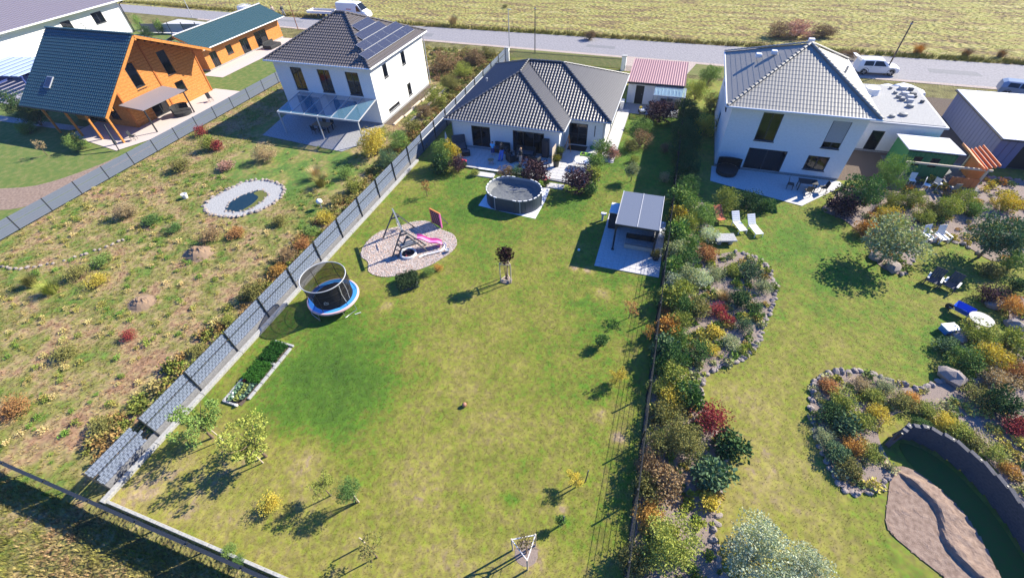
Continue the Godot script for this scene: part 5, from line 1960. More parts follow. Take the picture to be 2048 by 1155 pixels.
# ---- neighbours' houses -----------------------------------------------------------------
# a pyramid roof over a rectangle with a short ridge along x or one point
func hip_roof(h: Node3D, x0: float, x1: float, zb: float, zf: float, e: float, ap0: Vector3, ap1: Vector3, mat: Material, tw: float, course: float, amp: float, lift: float = 0.035) -> void:
	var A := V(x0, e, zf)
	var B := V(x1, e, zf)
	var C := V(x1, e, zb)
	var D := V(x0, e, zb)
	roof_plane(h, "roof_tiles", [A, B, ap1, ap0] if ap0 != ap1 else [A, B, ap0], mat, tw, course, amp, lift)
	roof_plane(h, "roof_tiles", [B, C, ap1], mat, tw, course, amp, lift)
	roof_plane(h, "roof_tiles", [C, D, ap0, ap1] if ap0 != ap1 else [C, D, ap0], mat, tw, course, amp, lift)
	roof_plane(h, "roof_tiles", [D, A, ap0], mat, tw, course, amp, lift)
	var up := V(0, .05, 0)
	caps(h, A + up, ap0 + up, mat, .13, .4)
	caps(h, B + up, ap1 + up, mat, .13, .4)
	caps(h, C + up, ap1 + up, mat, .13, .4)
	caps(h, D + up, ap0 + up, mat, .13, .4)
	if ap0 != ap1: caps(h, ap0 + up, ap1 + up, mat, .14, .4)

func box_house(h: Node3D, x0: float, x1: float, zb: float, zf: float, hh: float, mat: Material, fh: Array, rh: Array, lh: Array) -> void:
	var t := .25
	var of := V(x0, 0, zf - t)
	part(h, "front_wall", wall_mb(of, V(1, 0, 0), V(0, 0, 1), x1 - x0, hh, t, fh), mat)
	for q in fh: window(h, "window", of, V(1, 0, 0), V(0, 0, 1), t, q, 2 if q[1] - q[0] > 1.2 else 1)
	part(h, "back_wall", wall_mb(V(x0, 0, zb + t), V(1, 0, 0), V(0, 0, -1), x1 - x0, hh, t, []), mat)
	var orr := V(x1 - t, 0, zb + t)
	part(h, "side_wall", wall_mb(orr, V(0, 0, 1), V(1, 0, 0), zf - zb - t * 2.0, hh, t, rh), mat)
	for q in rh: window(h, "window", orr, V(0, 0, 1), V(1, 0, 0), t, q, 2 if q[1] - q[0] > 1.2 else 1)
	var ol := V(x0 + t, 0, zb + t)
	part(h, "side_wall", wall_mb(ol, V(0, 0, 1), V(-1, 0, 0), zf - zb - t * 2.0, hh, t, lh), mat)
	for q in lh: window(h, "window", ol, V(0, 0, 1), V(-1, 0, 0), t, q)
	var pb := Mb.new()
	pb.bx(x0 - .004, .02, zf, x1 + .004, .24, zf + .004)
	pb.bx(x1, .02, zb, x1 + .004, .24, zf)
	pb.bx(x0 - .004, .02, zb, x0, .24, zf)
	part(h, "plinth", pb, M.greypaver)
	var fl := Mb.new()
	fl.bx(x0 + .3, 0.03, zb + .3, x1 - .3, .1, zf - .3)
	fl.bx(x0 + .3, hh * .5 - .1, zb + .3, x1 - .3, hh * .5 + .1, zf - .3)
	part(h, "floor", fl, M.wood)

func white_house() -> void:
	var h := thing("white_villa", "white two-storey villa with brown hip roof, solar panels and glass canopy", "house")
	var x0 := -40.2
	var x1 := -28.4
	var zf := -39.4
	var zb := -51.0
	box_house(h, x0, x1, zb, zf, 6.0, M.render,
		[[1.95, 3.4, 3.0, 5.3], [5.35, 6.85, 3.0, 5.3], [8.75, 10.3, 3.0, 5.3], [1.5, 4.5, .1, 2.3], [6.2, 9.2, .1, 2.3]],
		[[8.2, 9.05, 4.05, 5.33], [4.2, 5.05, 4.05, 5.33], [4.1, 4.95, .6, 1.95], [7.2, 9.6, .6, 1.0]],
		[[3, 4, 4, 5.3], [7, 8, 4, 5.3]])
	hip_roof(h, -40.75, -27.95, -51.5, -38.9, 6.0, V(-34.9, 9.1, -45.2), V(-33.8, 9.1, -45.2), M.browntile, .3, .38, .05, .05)
	gutter(h, V(-40.8, 5.95, -38.84), V(-27.9, 5.95, -38.84), M.white, .09)
	gutter(h, V(-27.88, 5.95, -38.84), V(-27.88, 5.95, -51.5), M.white, .09)
	var so := Mb.new()
	so.bx(-40.7, 5.85, -39.4, -28.0, 5.96, -38.95)
	so.bx(-28.4, 5.85, -51.4, -28.0, 5.96, -39.4)
	part(h, "soffit", so, M.white)
	var dp := Mb.new()
	dp.tube([V(-28.3, 5.8, -51.2), V(-28.3, .1, -51.2)], .05, .05, 8)
	part(h, "downpipe", dp, M.lightgrey)
	# solar panels on the right slope
	var B := V(-27.95, 6.0, -38.9)
	var C := V(-27.95, 6.0, -51.5)
	var ap := V(-33.8, 9.1, -45.2)
	var u := (C - B).normalized()
	var s := (ap - (B + C) * .5).normalized()
	var nn := u.cross(s).normalized()
	if nn.y < 0: nn = -nn
	var bas := Basis(u, nn, u.cross(nn))
	for q in [[1.7, 1.25], [3.4, 1.25], [5.1, 1.25], [6.8, 1.25], [8.5, 1.25], [10.2, 1.25], [2.8, 2.28], [4.5, 2.28], [6.2, 2.28], [7.9, 2.28], [9.5, 2.28], [4.3, 3.31], [5.9, 3.31], [7.5, 3.31], [8.5, 3.31], [5.4, 4.34], [7.0, 4.34]]:
		if q[0] == 8.5 and q[1] > 3: continue
		var c: Vector3 = B + u * q[0] + s * q[1] + nn * .16
		var f := Mb.new()
		f.bev(c, V(1.66, .04, 1.0), .01, bas)
		var pf := part(h, "solar_panel", f, M.lightgrey)
		var g := Mb.new()
		for i in 5:
			for j in 3: g.box(c + nn * .012 + bas * V(-.648 + i * .324, 0, -.318 + j * .318), V(.318, .03, .312), bas)
		part(pf, "cells", g, M.solar)
	# glass canopy over the terrace
	var P := [V(-38.0, 2.75, -39.38), V(-28.5, 2.75, -39.38), V(-27.9, 2.45, -34.9), V(-37.6, 2.45, -34.9)]
	for k in 6:
		var a: Vector3 = (P[0] as Vector3).lerp(P[1], k / 6.0)
		var b2: Vector3 = (P[0] as Vector3).lerp(P[1], (k + 1) / 6.0)
		var c2: Vector3 = (P[3] as Vector3).lerp(P[2], (k + 1) / 6.0)
		var d2: Vector3 = (P[3] as Vector3).lerp(P[2], k / 6.0)
		var b := Mb.new()
		b.quad(a + V(.05, .05, 0), b2 + V(-.05, .05, 0), c2 + V(-.05, .05, 0), d2 + V(.05, .05, 0), Vector3.UP)
		part(h, "canopy_pane", b, M.canopyglass)
		var e := Mb.new()
		e.beam(a, d2, .07, .1)
		part(h, "canopy_rafter", e, M.lightgrey)
	var fr := Mb.new()
	fr.beam(P[3], P[2], .1, .14)
	fr.beam(P[1], P[2], .07, .1)
	part(h, "canopy_beam", fr, M.lightgrey)
	for x in [-37.5, -32.8, -28.0]:
		var e := Mb.new()
		e.bx(x - .05, 0, -34.98, x + .05, 2.4, -34.88)
		part(h, "canopy_post", e, M.lightgrey)
	struct("terrace", sheet(PackedVector2Array(pv([-41, -39.4, -40, -34, -34, -33.4, -29.4, -33.0, -28.0, -35.5, -28.2, -39.4])), .06), M.greypaver, "grey terrace of the white villa below its glass canopy", "terrace")
	var tb := thing("garden_table", "brown garden table in the shade below the glass canopy", "table", V(-34, .06, -36.6))
	var b := Mb.new()
	b.bev(V(0, .72, 0), V(2.0, .05, .95), .01)
	part(tb, "table_top", b, M.wood)
	for q in [[-.9, -.4], [.9, -.4], [-.9, .4], [.9, .4]]:
		b = Mb.new()
		b.bx(q[0] - .04, 0, q[1] - .04, q[0] + .04, .7, q[1] + .04)
		part(tb, "leg", b, M.anth)
	for k in 4:
		chair("garden_chair", ["dark chair at the far left of the table below the glass canopy", "dark chair at the far right of the table below the glass canopy", "dark chair at the near left of the table below the glass canopy", "dark chair at the near right of the table below the glass canopy"][k], V(-34.5 + (k % 2) * 1.0, .06, -37.4 + int(k / 2.0) * 1.6), 0.0 if k < 2 else PI, M.anth)
	# flower strips with pale plank edges along the right wall
	for q in [[-27.1, -39.6, -50.3], [-25.65, -40.0, -50.1]]:
		var t := thing("plank_edging", "pale wooden plank edging " + ("next to the white villa's right wall" if q[0] < -27 else "nearer the woven screen fence"), "edging")
		for k in 5:
			var z0: float = lerpf(q[1], q[2], k / 5.0)
			var z1: float = lerpf(q[1], q[2], (k + 1) / 5.0)
			b = Mb.new()
			b.bev(V(q[0] + (.12 if k % 2 else -.06), .1, (z0 + z1) * .5), V(.22, .16, absf(z1 - z0) - .04), .01)
			part(t, "plank", b, M.palewood)
	struct("flower_strip", sheet(rect(-28.38, -51, -27.2, -39.6), .04), M.soil, "narrow soil strip at the foot of the white villa's right wall", "soil")

func chair(called: String, label: String, at: Vector3, turn: float, mat: Material) -> void:
	var o := thing(called, label, "chair", at, turn)
	var b := Mb.new()
	b.bev(V(0, .44, 0), V(.46, .05, .46), .015)
	part(o, "seat", b, mat)
	b = Mb.new()
	b.bev(V(0, .72, -.24), V(.46, .5, .04), .015, Basis(Vector3.RIGHT, -.18))
	part(o, "backrest", b, mat)
	for q in [[-.2, -.2], [.2, -.2], [-.2, .2], [.2, .2]]:
		b = Mb.new()
		b.tube([V(q[0], .42, q[1]), V(q[0] * 1.1, 0, q[1] * 1.1)], .018)
		part(o, "leg", b, mat)

func log_house() -> void:
	var h := thing("log_house", "orange timber house with steep dark teal roof and wide gable", "house")
	var x0 := -64.8
	var x1 := -55.5
	var zb := -43.0
	var zf := -32.0
	var O: Material = M.orangewood
	# right gable wall from logs
	var ridge := V(0, 8.5, -35.6)
	var wins: Array = [[-35.4, -34.3, 3.3, 5.75], [-39.6, -38.5, 3.4, 5.95], [-39.8, -38.65, 1.35, 2.55], [-36.6, -34.6, .1, 2.1]]
	for k in 26:
		var y0 := k * .31
		var y1 := y0 + .305
		var ym := y0 + .15
		# extent of the wall under the roof at this height
		var za := zf
		var zc := zb
		if ym > 4.9: zc = lerpf(zb, -35.6, clampf((ym - 4.9) / 3.5, 0, 1))
		if ym > 5.6: za = lerpf(zf, -35.6, clampf((ym - 5.6) / 2.8, 0, 1))
		var segs: Array = [[zc, za]]
		for w in wins:
			if ym > w[2] and ym < w[3]:
				var nsegs: Array = []
				for sg in segs:
					if w[0] > sg[0] and w[1] < sg[1]:
						nsegs.append([sg[0], w[0]])
						nsegs.append([w[1], sg[1]])
					else: nsegs.append(sg)
				segs = nsegs
		for sg in segs:
			if sg[1] - sg[0] < .06: continue
			var b := Mb.new()
			b.bev(V(x1 - .1, (y0 + y1) * .5, (sg[0] + sg[1]) * .5), V(.2, y1 - y0, sg[1] - sg[0]), .03)
			part(h, "log", b, O)
	for w in wins:
		window(h, "window", V(x1 - .2, 0, -43), V(0, 0, 1), V(1, 0, 0), .2, [w[0] + 43.0, w[1] + 43.0, w[2], w[3]], 2 if w[1] - w[0] > 1.5 else 1, M.anth)
	part(h, "front_wall", wall_mb(V(x0, 0, zf - .2), V(1, 0, 0), V(0, 0, 1), x1 - x0 - .2, 4.4, .2, [[2.0, 4.5, .1, 2.2], [6, 7.4, .8, 2.2]]), O)
	for q in [[2.0, 4.5, .1, 2.2], [6, 7.4, .8, 2.2]]: window(h, "window", V(x0, 0, zf - .2), V(1, 0, 0), V(0, 0, 1), .2, q, 2)
	part(h, "back_wall", wall_mb(V(x0, 0, zb + .2), V(1, 0, 0), V(0, 0, -1), x1 - x0 - .2, 4.9, .2, []), O)
	var lw := Mb.new()
	lw.plate(V(x0, 0, 0), V(0, 0, 1), V(0, 1, 0), PackedVector2Array([Vector2(zb, 0), Vector2(zf, 0), Vector2(zf, 5.5), Vector2(-35.6, 8.3), Vector2(zb, 4.9)]), .2)
	part(h, "side_wall", lw, O)
	var tp := Mb.new()
	for q in [[-37.1, 0.0, 7.4], [-42.9, 0.0, 5.0], [-32.1, 0, 5.2]]: tp.bx(x1, q[1], q[0] - .08, x1 + .06, q[2], q[0] + .08)
	part(h, "corner_trim", tp, plain(lin(.4, .12, .02), .6))
	# roof
	var rx0 := -66.0
	var rx1 := -53.2
	var F0 := V(rx0, 3.05, -28.4)
	var F1 := V(rx1, 3.05, -28.4)
	var R0 := V(rx0, 8.6, -35.6)
	var R1 := V(rx1, 8.6, -35.6)
	var K0 := V(rx0, 4.95, -43.6)
	var K1 := V(rx1, 4.95, -43.6)
	roof_plane(h, "roof_tiles", [F0, F1, R1, R0], M.tealtile, .3, .36, .045, .05)
	roof_plane(h, "roof_tiles", [K0, K1, R1, R0], M.tealtile, .3, .36, .045, .05)
	caps(h, R0 + V(0, .05, 0), R1 + V(0, .05, 0), M.tealtile, .13, .4)
	for q in [[F1, R1], [R1, K1], [F0, R0], [R0, K0]]:
		var b := Mb.new()
		b.beam(q[0] + V(0, -.16, 0), q[1] + V(0, -.16, 0), .28, .08, V(1, 0, 0))
		part(h, "barge_board", b, O)
	var un := Mb.new()
	un.quad(F0 - V(0, .13, 0), F1 - V(0, .13, 0), R1 - V(0, .13, 0), R0 - V(0, .13, 0), Vector3.DOWN)
	un.quad(K0 - V(0, .13, 0), K1 - V(0, .13, 0), R1 - V(0, .13, 0), R0 - V(0, .13, 0), Vector3.DOWN)
	part(h, "soffit", un, O)
	for q in [[rx1 - .5, -35.6, 8.2], [rx1 - .5, -42.5, 5.1], [rx1 - .5, -29.4, 3.4]]:
		var b := Mb.new()
		b.beam(V(x1, q[2], q[1]), V(rx1 + .05, q[2], q[1]), .16, .22)
		part(h, "purlin", b, O)
	for x in [-63.5, -60.0, -57.0, -53.8]:
		var b := Mb.new()
		b.bx(x - .09, .05, -28.9, x + .09, 3.1, -28.72)
		part(h, "porch_post", b, O)
	gutter(h, V(rx0, 3.0, -28.34), V(rx1, 3.0, -28.34), M.anth)
	var sk := Mb.new()
	var u := V(1, 0, 0)
	var s := (R0 - F0).normalized()
	var nn := s.cross(u).normalized()
	if nn.y < 0: nn = -nn
	var c := F0 + u * 3.4 + s * 2.9 + nn * .12
	sk.bev(c, V(.95, .1, 1.3), .02, Basis(u, nn, u.cross(nn)))
	var skp := part(h, "roof_window", sk, M.lightgrey)
	var sg2 := Mb.new()
	sg2.box(c + nn * .045, V(.78, .03, 1.1), Basis(u, nn, u.cross(nn)))
	part(skp, "pane", sg2, M.solar)
	# lean-to canopy and terrace at the gable
	var ca := Mb.new()
	ca.box(V(-53.85, 2.62, -34.3), V(3.3, .1, 5.6), Basis(Vector3.FORWARD, .06))
	part(h, "canopy", ca, plain(lin(.22, .2, .23), .6))
	for z in [-31.7, -36.9]:
		var b := Mb.new()
		b.bx(-52.4, .05, z - .06, -52.28, 2.5, z + .06)
		part(h, "canopy_post", b, M.anth)
	struct("terrace", sheet(PackedVector2Array(pv([-62, -32, -62, -28.6, -53, -27.2, -51.6, -30, -51.3, -43.5, -55.5, -43.5])), .06), plain(lin(.52, .45, .42), .9), "pale terrace round the orange log house", "terrace")
	struct("path", sheet(PackedVector2Array(pv([-63, -29.5, -62, -30.6, -80, -30.2, -80, -29.0])), .05), M.greypaver, "narrow grey path left of the orange log house", "path")
	var gr := thing("garden_sofa", "round dark wicker seat under the log house canopy", "sofa", V(-53.3, .07, -36.2))
	var b := Mb.new()
	b.lathe(Vector3.ZERO, [Vector2(.95, 0), Vector2(1.0, .4), Vector2(0, .42)], 16)
	part(gr, "base", b, M.wicker)
	b = Mb.new()
	for k in 9:
		var a0 := PI * k / 9.0 + PI * .5
		var a1 := PI * (k + 1) / 9.0 + PI * .5
		b.quad(V(cos(a0), .35, sin(a0)), V(cos(a1), .35, sin(a1)), V(cos(a1) * 1.05, .95, sin(a1) * 1.05), V(cos(a0) * 1.05, .95, sin(a0) * 1.05))
	part(gr, "backrest", b, M.wicker)
	chair("garden_chair", "dark chair on the terrace by the log house's lower gable corner", V(-53.2, .07, -29.6), 2.0, M.anth)
	chair("garden_chair", "dark chair on the log house terrace beside the orange right wall", V(-52.8, .07, -40.0), 1.2, M.anth)
	var ho := thing("garden_parasol", "closed dark parasol leaning beside the log house terrace corner", "parasol", V(-53.0, .05, -27.6))
	b = Mb.new()
	b.tube([V(-.5, 2.4, -.4), V(.3, 0, .3)], .06, .05)
	part(ho, "pole", b, M.anth)
	b = Mb.new()
	b.tube([V(-.5, 2.4, -.4), V(-.1, 1.2, -.05), V(.1, .6, .1)], .06, .16, 8)
	part(ho, "folded_canopy", b, M.anth)
	# play slide at the far left of that lawn
	var sl := thing("slide", "small white and teal children's slide on the left lawn", "slide", V(-67.0, .02, -22.3), -0.5)
	b = Mb.new()
	var rows: Array = []
	for k in 9:
		var f := k / 8.0
		var y := lerpf(1.2, .12, f)
		rows.append([V(-.25, y + .14, f * 2.0), V(-.2, y, f * 2.0), V(.2, y, f * 2.0), V(.25, y + .14, f * 2.0)])
	b.loft(rows)
	part(sl, "chute", b, M.white)
	b = Mb.new()
	for sx in [-.25, .25]: b.tube([V(sx, 1.25, 0), V(sx, 0, -.5)], .03)
	for k in 3: b.tube([V(-.25, .3 + k * .3, -.38 + k * .12), V(.25, .3 + k * .3, -.38 + k * .12)], .025)
	part(sl, "ladder", b, plain(lin(.08, .4, .42), .5))
	# annex behind
	var a := thing("timber_annex", "long low orange timber annex with dark roof behind the log house", "annex")
	box_house(a, -66.0, -61.2, -64.2, -48.6, 2.9, O, [[1.5, 2.5, 1, 2.1]], [[7.0, 8.6, .1, 2.1], [10.3, 11.4, 1.0, 2.1], [13.2, 14.4, .1, 2.1], [3.0, 5.5, .1, 2.2]], [])
	roof_plane(a, "roof_tiles", [V(-60.2, 3.0, -47.9), V(-60.2, 3.0, -64.8), V(-64.2, 4.5, -64.8), V(-64.2, 4.5, -47.9)], M.tealtile, .3, .36, .045, .05)
	roof_plane(a, "roof_tiles", [V(-67.4, 3.3, -64.8), V(-67.4, 3.3, -47.9), V(-64.2, 4.5, -47.9), V(-64.2, 4.5, -64.8)], M.tealtile, .3, .36, .045, .05)
	caps(a, V(-64.2, 4.55, -64.8), V(-64.2, 4.55, -47.9), M.lightgrey, .13, .4)
	for sgn in 1:
		b = Mb.new()
		b.beam(V(-60.2, 2.9, -47.86), V(-64.2, 4.4, -47.86), .22, .08, V(0, 0, 1))
		part(a, "barge_board", b, O)
	gutter(a, V(-60.14, 2.95, -47.9), V(-60.14, 2.95, -64.8), M.white)
	struct("terrace", sheet(rect(-61.2, -64, -57.6, -47), .05), plain(lin(.52, .45, .42), .9), "pale paving along the orange annex", "terrace")
	var bq := thing("garden_sofa", "dark lounge seats at the far end of the annex terrace", "sofa", V(-59.5, .06, -59.5))
	b = Mb.new()
	b.bev(V(0, .25, 0), V(1.6, .45, 2.4), .06)
	part(bq, "base", b, M.wicker)
	b = Mb.new()
	b.bev(V(-.7, .6, 0), V(.2, .5, 2.4), .05)
	part(bq, "backrest", b, M.wicker)
	# screen fence between the two left gardens
	var f := thing("screen_fence", "bluish grey screen fence between the left meadow and the log house lawn", "fence")
	for i in 14:
		var z := -12 - i * 2.7
		b = Mb.new()
		b.bev(V(-48.4, .68, z), V(.07, 1.36, .07), .008)
		part(f, "post", b, M.anth)
		for j in 7:
			b = Mb.new()
			b.bx(-48.42, .12 + j * .17 + (.03 if j > 3 else .0), z - .04, -48.39, .28 + j * .17 + (.03 if j > 3 else .0), z - 2.66)
			part(f, "privacy_strip", b, M.darkslat)

func right_house() -> void:
	var h := thing("white_villa", "white two-storey villa with grey hip roof and shaded front in the right garden", "house")
	box_house(h, 5.6, 15.4, -51.6, -39.3, 5.6, M.render,
		[[2.4, 3.9, 2.8, 5.15], [7.45, 8.75, 2.75, 5.0], [2.3, 5.3, .1, 2.1], [6.9, 8.5, .75, 2.0]],
		[[3, 4.2, 3.6, 5], [8, 9.2, 3.6, 5], [4, 5, .9, 2.1]], [[2, 3, 3.7, 5], [8, 9, 3.7, 5], [5, 6, 1, 2.2]])
	var bl := Mb.new()
	for k in 22: bl.box(V(13.7, 3.3 + k * .078, -39.33), V(1.2, .07, .02), Basis(Vector3.RIGHT, .2))
	part(h, "roller_blind", bl, M.lightgrey)
	hip_roof(h, 5.1, 15.9, -52.1, -38.8, 5.6, V(10.75, 8.6, -45.4), V(10.75, 8.6, -45.4), M.greytile, .24, .42, .011, .012)
	for q in [[V(5.05, 5.55, -38.74), V(15.95, 5.55, -38.74)], [V(15.95, 5.55, -38.74), V(15.95, 5.55, -52.1)], [V(5.04, 5.55, -52.1), V(5.04, 5.55, -38.74)]]: gutter(h, q[0], q[1], M.white, .08)
	var so := Mb.new()
	so.bx(5.15, 5.45, -39.3, 15.85, 5.56, -38.85)
	so.bx(5.15, 5.45, -52, 5.6, 5.56, -39.3)
	so.bx(15.4, 5.45, -52, 15.85, 5.56, -39.3)
	part(h, "soffit", so, M.white)
	var ch := Mb.new()
	ch.bev(V(10.9, 8.3, -46.2), V(.45, .9, .45), .02)
	part(h, "chimney", ch, M.white)
	var vp := Mb.new()
	vp.tube([V(14.0, 6.6, -44.9), V(14.0, 7.25, -44.9)], .09, .09, 8)
	part(h, "vent_pipe", vp, M.steel)
	for q in [[7.3, 7.2, -46.3], [8.4, 7.6, -46.0]]:
		var b := Mb.new()
		b.bev(V(q[0], q[1] - .0, q[2]), V(.5, .3, .5), .05)
		part(h, "roof_vent", b, M.white)
	struct("terrace", sheet(PackedVector2Array(pv([5.4, -39.2, 5.3, -36.6, 9, -35.5, 12.2, -34.6, 15.8, -38.6, 15.6, -39.2])), .06), M.paver, "pale terrace in the shade before the right villa", "terrace")
	var sf := thing("garden_sofa", "round dark wicker daybed by the left corner of the right villa", "sofa", V(6.6, .07, -38.3))
	var b := Mb.new()
	b.lathe(Vector3.ZERO, [Vector2(.85, 0), Vector2(.9, .42), Vector2(0, .44)], 16)
	part(sf, "base", b, M.wicker)
	b = Mb.new()
	var rows: Array = []
	for k in 7:
		var row: Array = []
		var a := PI * .5 * k / 6.0
		for j in 9:
			var t := PI + PI * j / 8.0
			row.append(V(cos(t) * .95, .4 + sin(a) * 1.0, sin(t) * .95 * cos(a) - .0))
		rows.append(row)
	b.loft(rows)
	part(sf, "hood", b, M.wicker)
	var tb := thing("garden_table", "dark garden table on the right half of the right villa's terrace", "table", V(12.7, .07, -37.2))
	b = Mb.new()
	b.bev(V(0, .72, 0), V(1.4, .05, .8), .01)
	part(tb, "table_top", b, M.anth)
	for q in [[-.6, -.3], [.6, -.3], [-.6, .3], [.6, .3]]:
		b = Mb.new()
		b.bx(q[0] - .03, 0, q[1] - .03, q[0] + .03, .7, q[1] + .03)
		part(tb, "leg", b, M.anth)
	chair("garden_chair", "dark chair left of the table on the right villa's terrace", V(11.5, .07, -37.0), 1.4, M.anth)
	chair("garden_chair", "dark chair right of the table on the right villa's terrace", V(13.9, .07, -37.1), -1.4, M.anth)
	chair("garden_chair", "dark chair in front of the table on the right villa's terrace", V(12.7, .07, -36.3), PI, M.anth)
	# flat roofed garage with white gravel
	var g := thing("flat_garage", "low garage with white gravel flat roof right of the grey roofed villa", "garage")
	box_house(g, 17.4, 23.4, -54.0, -45.4, 2.7, M.render, [[1.0, 2.0, .1, 2.0]], [], [])
	b = Mb.new()
	b.bx(17.2, 2.7, -54.2, 23.6, 2.86, -45.2)
	part(g, "roof_slab", b, M.lightgrey)
	b = Mb.new()
	b.slab(rect(17.4, -54.0, 23.4, -45.4), 2.86, 2.9, true)
	part(g, "roof_gravel", b, M.concrete, "", "stuff")
	for k in 12:
		b = Mb.new()
		b.bev(V(21.2 + (k % 3) * .75 + rf(-.2, .2), 3.0, -53.2 + int(k / 3.0) * 1.0 + rf(-.2, .2)), V(rf(.2, .6), rf(.15, .4), rf(.2, .5)), .03)
		part(g, "roof_tub", b, [M.grey, M.lightgrey, M.greywood][k % 3])
	for q in [[19.0, -51.6, .7, .55], [18.4, -50.2, .3, .3], [20.6, -47.0, .35, .2], [21.6, -49.0, .3, .25], [19.6, -46.4, .25, .2]]:
		b = Mb.new()
		b.lathe(V(q[0], 2.9, q[1]), [Vector2(q[2], 0), Vector2(q[2] * .9, q[3]), Vector2(0, q[3] * 1.2)], 10)
		part(g, "roof_vent", b, M.white if q[2] > .5 else M.grey)
	# grey board shed
	var s := thing("board_shed", "grey board shed with pale flat roof at the right edge", "shed")
	for k in 18:
		b = Mb.new()
		b.bev(V(27.45, 1.25, -54.8 + k * .56), V(.05, 2.5, .53), .012)
		part(s, "wall_board", b, plain(lin(.19, .21, .31), .8))
	for k in 14:
		b = Mb.new()
		if k > 2 and k < 6: b.bev(V(27.7 + k * .56, 2.25, -44.95), V(.53, .5, .05), .012)
		else: b.bev(V(27.7 + k * .56, 1.25, -44.95), V(.53, 2.5, .05), .012)
		part(s, "wall_board", b, plain(lin(.15, .18, .32), .8))
	b = Mb.new()
	b.bx(29.1, 0.02, -45.3, 30.8, 2.0, -45.2)
	part(s, "door", b, M.black)
	b = Mb.new()
	b.bx(27.48, 0.02, -55.0, 35.5, 2.45, -54.9)
	b.bx(35.4, 0.02, -54.9, 35.5, 2.45, -45.0)
	part(s, "back_wall", b, M.grey)
	for k in 10:
		b = Mb.new()
		b.bev(V(27.7 + k * .84, 2.6, -50), V(.825, .06, 10.6), .012)
		part(s, "roof_sheet", b, plain(lin(.42, .45, .52), .6))
	b = Mb.new()
	b.bx(27.22, 2.48, -55.35, 35.7, 2.57, -44.66)
	part(s, "roof_edge", b, M.anth)
	# play house
	var p := thing("playhouse", "green children's playhouse with pale roof and orange timber porch", "playhouse")
	for k in 11:
		b = Mb.new()
		b.bev(V(20.3 + k * .3, 1.15, -41.6), V(.285, 2.1, .05), .01)
		if k in [2, 3, 6, 7]:
			b = Mb.new()
			b.bev(V(20.3 + k * .3, .55, -41.6), V(.285, .9, .05), .01)
			b.bev(V(20.3 + k * .3, 2.0, -41.6), V(.285, .4, .05), .01)
		part(p, "wall_board", b, M.green)
	for k in 10:
		for x in [20.12, 23.5]:
			b = Mb.new()
			b.bev(V(x, 1.15, -44.4 + k * .3), V(.05, 2.1, .285), .01)
			part(p, "wall_board", b, M.green)
	b = Mb.new()
	b.bx(20.14, .1, -44.6, 23.5, 2.2, -44.55)
	part(p, "back_wall", b, M.green)
	b = Mb.new()
	b.bev(V(21.85, 2.32, -43.0), V(3.9, .08, 3.4), .02, Basis(Vector3.RIGHT, -.07))
	part(p, "roof", b, plain(lin(.45, .48, .54), .6))
	for q in [[20.75, 1.35], [21.95, 1.35]]:
		b = Mb.new()
		b.bx(q[0] - .02, 1.0, -41.64, q[0] + .62, 1.8, -41.62)
		part(p, "window", b, M.carglass)
	b = Mb.new()
	b.bx(19.8, .02, -44.8, 25.8, .1, -40.2)
	part(p, "deck", b, M.greywood)
	for q in [[20.2, -40.6], [25.4, -40.6], [25.4, -43.6]]:
		b = Mb.new()
		b.bx(q[0] - .07, .1, q[1] - .07, q[0] + .07, 1.7, q[1] + .07)
		part(p, "porch_post", b, M.palewood)
	b = Mb.new()
	b.beam(V(19.9, 1.75, -40.6), V(25.7, 1.75, -40.6), .12, .14)
	part(p, "porch_beam", b, M.palewood)
	for k in 8:
		b = Mb.new()
		b.beam(V(24.4 + k * .2, 1.82 + .13 * absf(k - 3.5), -40.4), V(24.4 + k * .2, 1.82 + .13 * absf(k - 3.5), -43.8), .18, .04, V(1, 0, 0))
		part(p, "porch_roof_board", b, M.orange)
	for k in 7:
		b = Mb.new()
		b.bev(V(25.45, .9, -43.4 + k * .42), V(.05, 1.6, .4), .01)
		part(p, "porch_wall_board", b, M.orange)
	for k in 5:
		b = Mb.new()
		b.bev(V(23.7 + k * .38, .55, -40.55), V(.36, .8, .05), .01)
		part(p, "porch_rail_board", b, M.orange)
	for k in 4:
		chair("stool", ["white stool left before the green playhouse", "pale stool near the playhouse door", "white stool right of the playhouse door", "grey stool before the playhouse porch"][k], V(20.8 + k * .9, .1, -40.0 + (k % 2) * .5), k * 1.1, M.white if k < 3 else M.grey)

